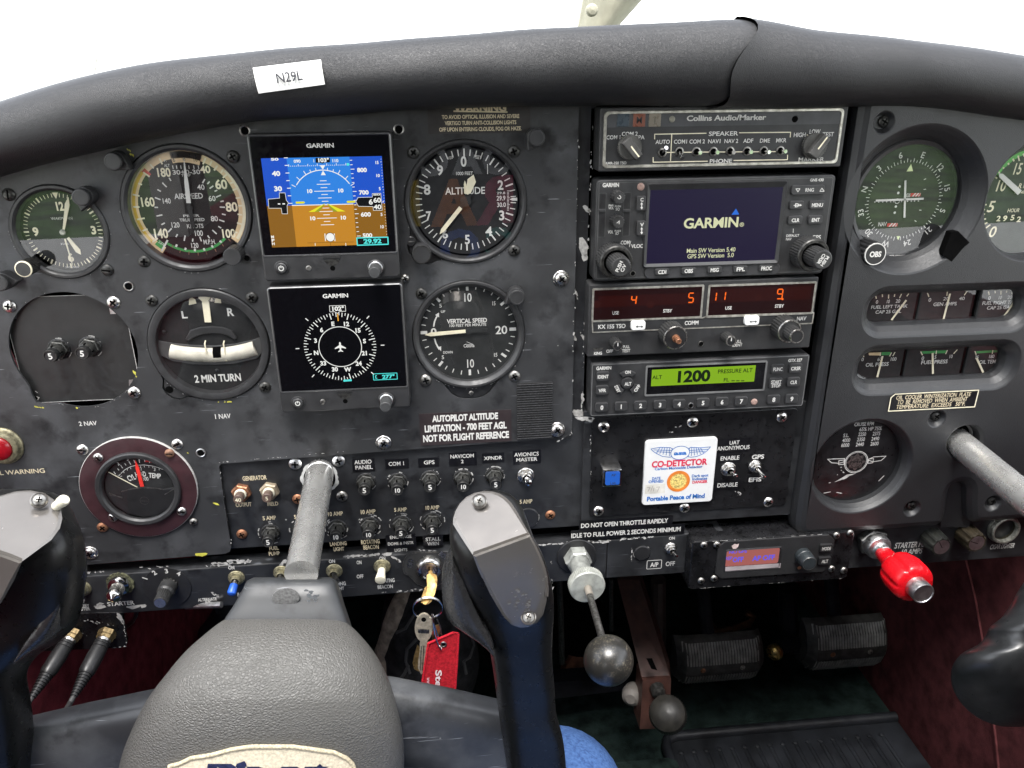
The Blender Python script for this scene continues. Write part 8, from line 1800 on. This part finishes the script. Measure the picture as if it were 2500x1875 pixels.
def hscrew(key, x, y, h, nm='screw'):
    c = at_h(*px(key, x, y), h); nv = (CAMP - c).normalized(); nv = (nv + Vector((0, 0, .35))).normalized(); g = MB(); lathe(g, c, [(3.6, -1.2), (3.6, .3), (3.0, .9), (2.9, .2)], M_PLATE, 28, axis=nv, cap=False); lathe(g, c, [(2.8, -.5), (2.7, .6), (2.0, 1.1), (.6, 1.3)], M_STEELD, 24, axis=nv)
    a_, w_, u_ = frame_of(nv)
    for a in (.4, .4 + PI / 2): 
        e1 = w_ * math.cos(a) + u_ * math.sin(a); e2 = w_ * -math.sin(a) + u_ * math.cos(a); b = c + nv * 1.36
        g.add([b - e1 * 1.3 - e2 * .3, b + e1 * 1.3 - e2 * .3, b + e1 * 1.3 + e2 * .3, b - e1 * 1.3 + e2 * .3], [(0, 1, 2, 3)], M_VOID)
    g.build(nm, Y)
hscrew('p', 1305, 567, 193); hscrew('s', 1308, 425, 214.5); hscrew('q', 228, 98, 185)
g = MB()
for _ in range(34):
    x, y = random.gauss(1275, 70), random.gauss(330, 60)
    if not (1090 < x < 1440 and 60 < y < 480): continue
    q_ = spx(x, y); c = at_h(*q_, hR(*q_) + .35); s = random.uniform(.25, .9); k = 6
    g.add([c + Vector((1, 0, 0)) * s * random.uniform(.6, 1.4) * math.cos(2 * PI * i / k) + Vector((0, .35, .94)) * s * random.uniform(.6, 1.4) * math.sin(2 * PI * i / k) for i in range(k)], [tuple(range(k))], mat('plate_scuff', (.36, .35, .34), .6))
g.build('scuff_marks', Y, smooth=0)
# thumb rests: raised curved blades on the inner flank of each horn
M_THUMB = mat('thumb_rest_black', (.030, .030, .031), .26, spec=.7, vary=.1)
def blade(outer, inner, h, nm):
    g = MB(); n = len(outer); rows = []
    for (xo, yo), (xi, yi) in zip(outer, inner):
        a_, b_ = at_h(xo, yo, h - 8), at_h(xi, yi, h + 3); row = []
        for i in range(7):
            f = i / 6; p = a_.lerp(b_, f); p[1] += 5.5 * math.sin(PI * f) ; row.append(p)
        row.append(b_ + Vector((0, -16, 0))); row.append(a_ + Vector((0, -12, 0))); rows.append(row)
    loft(g, rows, M_THUMB); g.build(nm, Y, smooth=60)
blade([spx(*p) for p in ((662, -20), (628, 60), (604, 150), (600, 240), (612, 340), (642, 430), (700, 500), (780, 552), (860, 596), (940, 645), (1000, 692))], [spx(*p) for p in ((690, -10), (735, 60), (770, 130), (800, 200), (830, 270), (862, 340), (895, 410), (930, 480), (965, 545), (1000, 610), (1025, 680))], 196, 'thumb_rest')
blade([qpx(*p) for p in ((425, 478), (446, 540), (450, 600), (440, 680), (415, 770), (380, 845), (320, 900), (250, 945), (180, 985), (120, 1015))], [qpx(*p) for p in ((415, 500), (390, 560), (360, 620), (325, 680), (290, 735), (250, 790), (210, 845), (170, 895), (135, 945), (100, 1005))], 192, 'thumb_rest')
c = at_h(*qpx(372, 95), 184); d = (at_h(*qpx(395, 75), 184) - at_h(*qpx(350, 115), 184)).normalized()
g = MB(); lathe(g, c - d * 5, [(2.2, 0), (2.2, 4.5), (2.6, 4.7), (2.6, 7), (2.0, 8)], M_IVORY, 24, axis=(d + Vector((0, .35, 0)))); g.build('push_to_talk_button', Y)
# copilot wheel: tube and the left grip
T1 = at_h(2340, 1080, 4)
t = thing('control_tube', 'bare aluminium control tube leaving the right hand overlay', 'control tube', *T1)
g = MB(); lathe(g, T1 - TD * 20, [(10.3, 0), (10.3, 240)], M_TUBE, 48, axis=TD); g.build('shaft', t)
g = MB(); lathe(g, (hub[0], 2, hub[1]), [(12.3, 0), (12.1, 1.5), (11.2, 2.2), (11.0, -4)], mat('white_bush', (.52, .52, .50), .5), 44, cap=False); flat(g, circ(hub[0], hub[1], 10.8, 36), 1.0, M_VOID); g.build('panel_bush', t)
W2 = thing('flying_yoke', 'glossy black grip of the second control wheel cut off by the right edge', 'control wheel', 330, 150, -420)
upx = lambda x, y: px('u', x, y)
rr = [(upx(0, 330)[1], upx(1790, 0)[0], 2680, 150, 15), (upx(0, 470)[1], upx(1690, 0)[0], 2680, 152, 16), (upx(0, 560)[1], upx(1645, 0)[0], 2670, 153, 17), (upx(0, 640)[1], upx(1588, 0)[0], 2660, 155, 18), (upx(0, 700)[1], upx(1512, 0)[0], 2650, 156, 19), (upx(0, 760)[1], upx(1490, 0)[0], 2640, 157, 20), (upx(0, 820)[1], upx(1440, 0)[0], 2640, 158, 21), (upx(0, 870)[1], upx(1336, 0)[0], 2640, 158, 22), (upx(0, 930)[1], upx(1284, 0)[0], 2630, 158, 24), (upx(0, 1000)[1], upx(1258, 0)[0], 2630, 158, 25), (upx(0, 1100)[1], upx(1268, 0)[0], 2630, 157, 26), (upx(0, 1200)[1], upx(1318, 0)[0], 2620, 156, 25), (upx(0, 1290)[1], upx(1392, 0)[0], 2610, 155, 21), (upx(0, 1350)[1], upx(1470, 0)[0], 2600, 154, 14), (upx(0, 1385)[1], upx(1560, 0)[0], 2580, 153, 5)]
def blob_row(y, xl, xr, h, b): 
    r = srow(y, xl, xr, h, b, n=40, ex=.8, back=1.2); return r
g = MB(); loft(g, [blob_row(*r[:5]) for r in smooth_rows(rr, 8)], mat('worn_gloss_grip', (.022, .023, .024), .32, spec=.6, vary=.2, rvar=.05)); g.build('grip', W2, smooth=60)

hc_ = T1 + TD * 222
g = MB(); lathe(g, hc_ - TD * 4, [(20, 0), (34, 4), (38, 12), (38, 40), (30, 50), (8, 54)], M_HUB, 32, axis=TD); g.build('hub_block', W2)
gt = (at_h(upx(1790, 0)[0], upx(0, 330)[1], 150) + at_h(2680, upx(0, 330)[1], 150)) / 2
g = MB(); tube(g, [hc_ + TD * 20, hc_ + TD * 16 + Vector((-60, 0, -14)), gt + Vector((10, 6, 30)), gt + Vector((0, 0, -4))], [24, 20, 19, 17], M_BAR, 20); g.build('cross_bar', W2)

# ================================================================== footwell
def pedal(x0, x1, zt, zb, h, label):
    t = thing('rudder_pedal', label, 'pedal', (x0 + x1) / 2, h, zb, 'rudder pedals'); M_PED = mat('pedal_rubber', (.05, .049, .046), .5, vary=.3); w = x1 - x0; cz = (zt + zb) / 2; hgt = zt - zb
    g = MB(); rows = []
    prof = [(0, -8), (.06, 2), (.2, 10), (.4, 15), (.5, 16), (.6, 15.5), (.8, 11), (.94, 3), (1, -8)]
    def zc(x): return -3 * ((x - (x0 + x1) / 2) / (w / 2)) ** 4
    for i in range(13):
        x = x0 + w * i / 12; e = max(0, abs(i - 6) / 6 - .78) / .22; rows.append([(x, h + d - 9 * e * e, zt - hgt * (f * (1 - .16 * e * e) + .08 * e * e)) for f, d in prof])
    K = len(prof); g.add([p for r in rows for p in r], [(i * K + j, i * K + j + 1, (i + 1) * K + j + 1, (i + 1) * K + j) for i in range(12) for j in range(K - 1)] + [tuple(range(K)), tuple(range(12 * K, 13 * K))], M_PED); g.build('pad', t, smooth=40)
    g = MB(); nr = 28
    for i in range(nr):
        x = x0 + 5 + (w - 10) * (i + .5) / nr; e = max(0, abs((i + .5) / nr * 2 - 1) - .8) / .2
        for fa, fb in ((.06, .40), (.62, .94)):
            pts = [(fa, 0), ((fa + fb) / 2, 0), (fb, 0)]
            def dd(f):
                for (f0, d0), (f1, d1) in zip(prof, prof[1:]):
                    if f <= f1: return d0 + (d1 - d0) * (f - f0) / (f1 - f0)
            tube(g, [(x, h + dd(f) + .1 - 7 * e * e, zt - hgt * f) for f, _ in pts], 1.3, mat('pedal_rib_lit', (.30, .295, .28), .4, vary=.2), 5, cap=False)  # rib colour far paler than the pad, standing in for light on the tread
    g.build('tread_ribs', t, smooth=40)
    for f in (.27, .72):
        g = MB(); X = x0 + w * f; lathe(g, (X, h + 14, cz), [(3.4, 0), (3.2, 2), (2.2, 2.8)], M_RUST if f < .5 else M_STEELD, 16); g.build('rivet', t)
    g = MB(); tube(g, [((x0 + x1) / 2 - 8, h - 6, cz), ((x0 + x1) / 2 - 20, h - 40, cz + 120), ((x0 + x1) / 2 - 20, h - 60, cz + 260)], 8, M_FIRE, 10); g.build('arm', t)
    return t
p0, p1, p2, p3 = at_h(*px('t', 882, 780), -180), at_h(*px('t', 1490, 760), -180), at_h(*px('t', 900, 1060), -180), at_h(*px('t', 1495, 1030), -180)
pedal((p0[0] + p2[0]) / 2, (p1[0] + p3[0]) / 2, (p0[2] + p1[2]) / 2 + 6, (p2[2] + p3[2]) / 2, -180, 'ribbed rudder pedal catching the light beside the brown brake lever')
p0, p1, p2 = at_h(*px('u', 180, 690), -190), at_h(*px('u', 755, 690), -190), at_h(*px('u', 300, 990), -190)
pedal(p0[0] + 4, p1[0], p0[2] + 4, p2[2], -190, 'dim rudder pedal by the maroon right side wall')
# brake lever
M_BRN = mat('brown_enamel', (.050, .022, .017), .45, vary=.25, vscale=80)
t = thing('brake_lever', 'brown enamelled brake lever hanging under the panel with a round black knob', 'brake lever', *px3('t', 770, 1100, -40))
def tp(x, y, h): return at_h(*px('t', x, y), h)
g = MB()
fr_ = [tp(480, 330, -150), tp(640, 340, -150), tp(860, 1035, -60), tp(662, 1045, -60)]
slab(g, fr_, (6, -26, 0), M_BRN); g.build('arm', t, smooth=20)
g = MB(); fr_ = [tp(662, 1045, -58), tp(860, 1035, -58), tp(852, 1380, -44), tp(640, 1385, -44)]; slab(g, fr_, (0, -24, 0), M_BRN); g.build('end_plate', t, smooth=20)
g = MB(); g.add([tp(*p, -57 + 1.0) + Vector((0, 3, 0)) for p in ((680, 870), (720, 870), (758, 955), (716, 945))], [(0, 1, 2, 3)], M_VOID); g.build('slot', t, smooth=0)
kc = tp(835, 1275, -10); g = MB(); kd = (CAMP - kc).normalized(); kd = (kd + Vector((-.1, 0, .25))).normalized(); rk = s_(kc, 46)
lathe(g, kc, [(rk * .35, -34), (rk * .35, -14), (rk * .9, -12), (rk, -10), (rk, -2), (rk * .92, 2), (rk * .7, 5), (rk * .35, 7.5), (.1, 8)], mat('knob_dull_black', (.014, .013, .011), .5, vary=.3, spec=.3), axis=kd, ridge=(44, .5, 3, 4)); g.build('knob', t)
g = MB(); c = tp(765, 1110, -52); lathe(g, c, [(7, -3), (6.5, 4), (3, 6)], M_SCRD, 24); g.build('pivot_bolt', t)
c = tp(588, 1140, -70); g = MB(); lathe(g, c, [(5, -14), (9, -8), (10.5, 0), (9, 6), (5, 9)], mat('pale_grommet', (.18, .165, .15), .6), 24, axis=(-.5, 1, .2)); o = g.build('cable_end', None, loc=tuple(c)); tag(o, 'pale round cable end just left of the brown brake lever', 'cable end')
c = at_h(*px('u', -140, 860), -195); c = tp(1588, 845, -190); t = thing('brass_stop', 'domed brass stop bolt between the two rudder pedals', 'bolt', *c)
g = MB(); lathe(g, c, [(9, -5), (10, 0), (8, 4), (3, 7), (.1, 7.5)], mat('yellow_brass', (.62, .42, .14), .3, .9), 28, axis=(-.8, .9, .1)); g.build('head', t); g = MB(); lathe(g, c, [(7, -3), (7, 0)], M_FIRE, 18, axis=(-.8, .9, .1)); tube(g, [c + Vector((6, -8, 0)), c + Vector((45, -20, -4))], 9, M_FIRE, 12); g.build('stem', t)
# rails, cables and rusty fittings in the dark behind the panel
def rod(pts, r, m, nm, lab_, cat):
    g = MB(); tube(g, pts, r, m, 10); o = g.build(nm, None, loc=tuple(pts[0])); tag(o, lab_, cat); return o
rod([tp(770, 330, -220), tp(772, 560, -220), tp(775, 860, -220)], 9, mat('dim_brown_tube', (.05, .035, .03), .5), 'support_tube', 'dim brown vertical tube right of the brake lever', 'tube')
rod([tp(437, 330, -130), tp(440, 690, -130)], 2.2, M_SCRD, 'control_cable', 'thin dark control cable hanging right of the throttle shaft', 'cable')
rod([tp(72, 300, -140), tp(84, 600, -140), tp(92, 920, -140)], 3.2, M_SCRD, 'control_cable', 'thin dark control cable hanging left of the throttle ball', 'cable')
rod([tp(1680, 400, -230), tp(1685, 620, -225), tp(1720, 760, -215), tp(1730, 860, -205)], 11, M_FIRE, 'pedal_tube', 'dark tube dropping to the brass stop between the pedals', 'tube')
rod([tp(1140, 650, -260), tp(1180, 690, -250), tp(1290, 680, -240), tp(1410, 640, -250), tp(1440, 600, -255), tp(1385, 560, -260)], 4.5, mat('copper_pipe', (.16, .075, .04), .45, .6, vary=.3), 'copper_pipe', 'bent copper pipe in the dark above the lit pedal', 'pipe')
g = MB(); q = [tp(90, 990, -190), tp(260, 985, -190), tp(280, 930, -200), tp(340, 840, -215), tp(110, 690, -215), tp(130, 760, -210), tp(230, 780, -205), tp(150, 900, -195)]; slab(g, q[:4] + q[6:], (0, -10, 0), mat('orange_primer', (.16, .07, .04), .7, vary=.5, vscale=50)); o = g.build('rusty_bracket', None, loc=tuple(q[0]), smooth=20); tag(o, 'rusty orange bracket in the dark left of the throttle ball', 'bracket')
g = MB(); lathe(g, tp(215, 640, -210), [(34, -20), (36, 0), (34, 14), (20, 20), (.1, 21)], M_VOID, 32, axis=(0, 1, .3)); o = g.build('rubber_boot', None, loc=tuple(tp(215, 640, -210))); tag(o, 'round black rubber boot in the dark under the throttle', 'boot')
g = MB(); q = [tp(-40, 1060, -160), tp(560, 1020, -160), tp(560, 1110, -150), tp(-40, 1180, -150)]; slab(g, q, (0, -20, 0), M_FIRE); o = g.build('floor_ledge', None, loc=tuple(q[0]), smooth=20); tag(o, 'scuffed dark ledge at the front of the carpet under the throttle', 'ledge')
# carpet tunnel and rubber mat
def fz(key, x, y, z): return at_z(*px(key, x, y), z)
g = MB(); M_MAT = mat('rubber_mat', (.016, .018, .022), .42, vary=.25, vscale=30)
a, b_ = fz('t', 905, 1480, FZ + 6), fz('u', 690, 1285, FZ + 6); xl_, xr_ = fz('t', 905, 1659, FZ + 6)[0] - 4, 503; hm_ = (a[1] + b_[1]) / 2
mt = thing('floor_mat', 'black ribbed rubber floor mat on the green carpet at the lower right', 'floor mat', xl_, hm_, FZ)
tube_ = lambda pts, r: tube(g, pts, r, M_MAT, 10)
box(g, (xl_, hm_, FZ + .5), (xr_, 800, FZ + 5), M_MAT); g.build('sheet', mt, smooth=0)
g = MB(); tube(g, [(xl_, 800, FZ + 7), (xl_, hm_ + 14, FZ + 7), (xl_ + 4, hm_ + 4, FZ + 7), (xl_ + 16, hm_, FZ + 7), (xr_, hm_ - (a[1] - b_[1]) * 0, FZ + 7)], 6, M_MAT, 12); g.build('raised_edge', mt)
g = MB()
for i in range(17):
    x = xl_ + 14 + i * 14.5; tube(g, [(x, hm_ + 26, FZ + 5), (x, 800, FZ + 5)], 2.6, M_MAT, 6)
for i in range(17):
    x = xl_ + 14 + i * 14.5; lathe(g, (x, hm_ + 22, FZ + 4), [(3, 0), (3, 2.4), (1, 3)], M_MAT, 10, axis=(0, 0, 1))
g.build('ribs', mt, smooth=40)
tn = thing('carpet_tunnel', 'green carpeted hump on the cabin floor left of the rubber mat', 'carpet', 100, -60, FZ)
e1, e2 = fz('t', 870, 1420, FZ + 40), fz('t', 900, 1659, FZ + 40); g = MB(); xr2 = (e1[0] + e2[0]) / 2
prism_pts = [(-60, FZ), (xr2 + 6, FZ), (xr2, FZ + 36), (xr2 - 10, FZ + 42), (-40, FZ + 42), (-52, FZ + 34)]
prism(g, prism_pts, -75, 820, M_CARPET, 3); g.build('carpet', tn, smooth=30)
# black bag behind the keys
bg_ = thing('fabric_bag', 'dark fabric bag with a beige edge strap in the footwell behind the keys', 'bag', *px3('s', 500, 900, -120))
M_BAG = mat('black_fabric', (.020, .020, .021), .85, spec=.2, vary=.3, vscale=90, bmp=(900, .5, .4))
sp = [(1380 + .29836 * -20, 1010, 1080, -150, 20)]
bt = [(spx(0, 150)[1], spx(180, 0)[0], spx(560, 0)[0], -170, 20), (spx(0, 260)[1], spx(140, 0)[0], spx(700, 0)[0], -165, 45), (spx(0, 420)[1], spx(110, 0)[0], spx(800, 0)[0], -158, 60), (spx(0, 600)[1], spx(96, 0)[0], spx(868, 0)[0], -150, 68), (spx(0, 780)[1], spx(92, 0)[0], spx(898, 0)[0], -145, 72), (spx(0, 960)[1], spx(90, 0)[0], spx(870, 0)[0], -140, 74), (spx(0, 1150)[1], spx(90, 0)[0], spx(800, 0)[0], -138, 72), (spx(0, 1400)[1], spx(90, 0)[0], spx(780, 0)[0], -138, 60)]
g = MB(); BR = smooth_rows(bt, 10); loft(g, [srow(*r[:5], ex=.8, n=48) for r in BR], M_BAG); g.build('body', bg_, smooth=60)
M_BEI = mat('beige_suede', (.30, .25, .20), .85, spec=.2, vary=.25, vscale=120)
def bag_at(x, y, off):
    q = spx(x, y); r = min(BR, key=lambda v: abs(v[0] - q[1])); a_, c_ = at_h(r[1], r[0], r[3]), at_h(r[2], r[0], r[3]); m = (a_ + c_) / 2; ux = (c_ - a_) / 2; nc = CAMP - m; nc = (nc - ux * (nc.dot(ux) / ux.dot(ux))).normalized()
    s = max(-.99, min(.99, (q[0] - r[1]) / (r[2] - r[1]) * 2 - 1)); sn = math.sqrt(max(0, 1 - abs(s) ** 2.5)) ** .8; return m + ux * s + nc * (r[4] * sn + off)
g = MB(); tube(g, [bag_at(x, y, 2) for x, y in ((290, 230), (262, 300), (225, 400), (190, 480), (165, 560), (135, 640), (115, 720), (122, 800), (125, 900))], [7, 8, 9, 9, 8, 8, 9, 9, 9], M_BEI, 10, sq=.5); g.build('edge_strap', bg_)
for pts in (((330, 900), (300, 800), (310, 700), (370, 610), (440, 540)), ((800, 560), (830, 650), (790, 740), (740, 790), (760, 880)), ((240, 960), (290, 900), (320, 820)), ((230, 560), (300, 520), (380, 380))):
    g = MB(); tube(g, [bag_at(x, y, 1) for x, y in pts], 1.6, mat('grey_seam', (.06, .06, .06), .8), 8); g.build('seam', bg_)
# left footwell tubes behind the hub
rod([px3('r', 790, 310, -60), px3('r', 740, 400, -80), px3('r', 660, 500, -100)], 7, M_FIRE, 'control_rod', 'dark slanting rod under the panel left of the wheel hub', 'rod')
rod([px3('r', 520, 298, -3), px3('r', 780, 288, 6)], 2.4, M_ALU, 'air_lever', 'thin pale alternate air lever below the switch strip', 'lever')

# ================================================================== the pilot (a knee shows at the bottom edge) and the wings outside
pn = thing('person', 'seated person in blue jeans whose knee shows at the bottom edge', 'person', -80, 700, -480)
M_DEN = mat('blue_denim', (.085, .175, .40), .85, spec=.2, vary=.32, vscale=420, col2=(.04, .085, .23), bmp=(1700, .7, .3))
M_SHIRT = mat('dark_shirt', (.016, .016, .02), .85, spec=.2, vary=.2)
kc = at_h(1356, 1948, 125); rk = s_(kc, 176)
def leg(k, hip, r):
    foot = (k[0] + 12, 40, FZ + 60)
    return [(hip, r * 1.9), (hip.lerp(k, .35), r * 1.75), (hip.lerp(k, .7), r * 1.4), (hip.lerp(k, .9), r * 1.15), (Vector(k), r), (Vector(k) + Vector((2, -12, -16)), r * .95), (Vector(k).lerp(Vector(foot), .3), r * 1.0), (Vector(k).lerp(Vector(foot), .65), r * .85), (Vector(foot), r * .6)]
def catm(pts, n=5):
    out = []
    for i in range(len(pts) - 1):
        for j in range(n):
            f = j / n; out.append((pts[i][0].lerp(pts[i + 1][0], f), pts[i][1] + (pts[i + 1][1] - pts[i][1]) * f))
    out.append(pts[-1]); 
    for _ in range(6): out = [out[0]] + [((out[i - 1][0] + out[i][0] * 2 + out[i + 1][0]) / 4, (out[i - 1][1] + out[i][1] * 2 + out[i + 1][1]) / 4) for i in range(1, len(out) - 1)] + [out[-1]]
    return out
g = MB()
hipz = kc[2] - 130
for k, hip in ((kc, Vector((10, 640, hipz))), (Vector((-265, 150, kc[2] - 60)), Vector((-170, 640, hipz)))):
    c_ = catm(leg(k, hip, rk)); tube(g, [p for p, r in c_], [r for p, r in c_], M_DEN, 32)
tube(g, [(-60, 580, hipz + 10), (-60, 640, hipz + 10), (-60, 760, hipz + 20)], [90, 130, 120], M_DEN, 32, sq=.6); g.build('jeans', pn, smooth=70)
g = MB(); rs_ = [(-40, 700, hipz + 20, 165), (-20, 725, hipz + 140, 170), (3, 752, -230, 186), (3, 752, -190, 186), (3, 752, -60, 190), (5, 765, 10, 140), (5, 780, 45, 65)]
loft(g, [[(x + r * math.cos(2 * PI * i / 40), h - .6 * r * math.sin(2 * PI * i / 40), z) for i in range(40)] for x, h, z, r in rs_], M_SHIRT); g.build('shirt', pn, smooth=70)
g = MB()
for ch, x, y, cap, c in (('C', 390, 610, 270, (.42, .42, .42)), ('A', 690, 600, 270, (.42, .42, .42)), ('O', 990, 610, 270, (.42, .42, .42)), ('I', 205, 1010, 400, (.62, .44, .06)), ('A', 570, 1005, 410, (.62, .20, .05)), ('R', 985, 990, 420, (.50, .05, .12)), ('O', 630, 1430, 330, (.05, .14, .52)), ('C', 1010, 1400, 280, (.08, .40, .34))):
    P0 = at_h(*px('e', x, y), -1); Pa = at_h(*px('e', x, y - cap / 2), -1); Pb = at_h(*px('e', x, y + cap / 2), -1); k = 1 + 650 / CAMH; cm_ = abs(Pa[2] - Pb[2]) * k; X0, Z0 = P0[0] * k, P0[2] * k
    def onshirt(u, v, X0=X0, Z0=Z0):
        x = X0 - u; w_ = 186; return (x, 752 - .6 * w_ * math.sqrt(max(0, 1 - min(.95, abs((x - 3) / w_)) ** 2)) - 4, Z0 + v)
    text(g, ch, 0, 0, cm_, mat('print_%d_%d' % (x, y), c, .8), bold=3, fn=onshirt)
g.build('shirt_print', pn, smooth=0)
M_SEAT = mat('maroon_seat', (.10, .018, .02), .8, vary=.2)
st = thing('pilot_seat', 'maroon pilot seat behind the camera', 'seat', -80, 700, FZ)
g = MB(); box(g, (-290, 480, FZ + 2), (130, 940, max(FZ + 20, hipz - 115)), M_SEAT); g.build('seat_base', st, smooth=0); g = MB(); prism(g, rrect(-80, -250, 420, 520, 60), 940, 1040, M_SEAT, 20); g.build('backrest', st)
M_WING = mat('wing_paint', (.55, .55, .53), .6, vary=.02)
for sx, lab_ in ((-1, 'pale low wing outside the left window'), (1, 'pale low wing outside the right window')):
    t = thing('wing', lab_, 'wing', sx * 900 + 85, 900, -560); x0, x1 = sorted((85 + sx * 600, 85 + sx * 4500)); g = MB(); ps = [(300, 0), (340, 45), (620, 85), (1200, 70), (2300, 10), (1200, -60), (450, -50)]
    n = len(ps); g.add([(x0, h, -590 + z) for h, z in ps] + [(x1, h, -500 + z) for h, z in ps], [(i, (i + 1) % n, n + (i + 1) % n, n + i) for i in range(n)] + [tuple(range(n)), tuple(range(n, 2 * n))], M_WING); g.build('wing_panel', t, smooth=40)
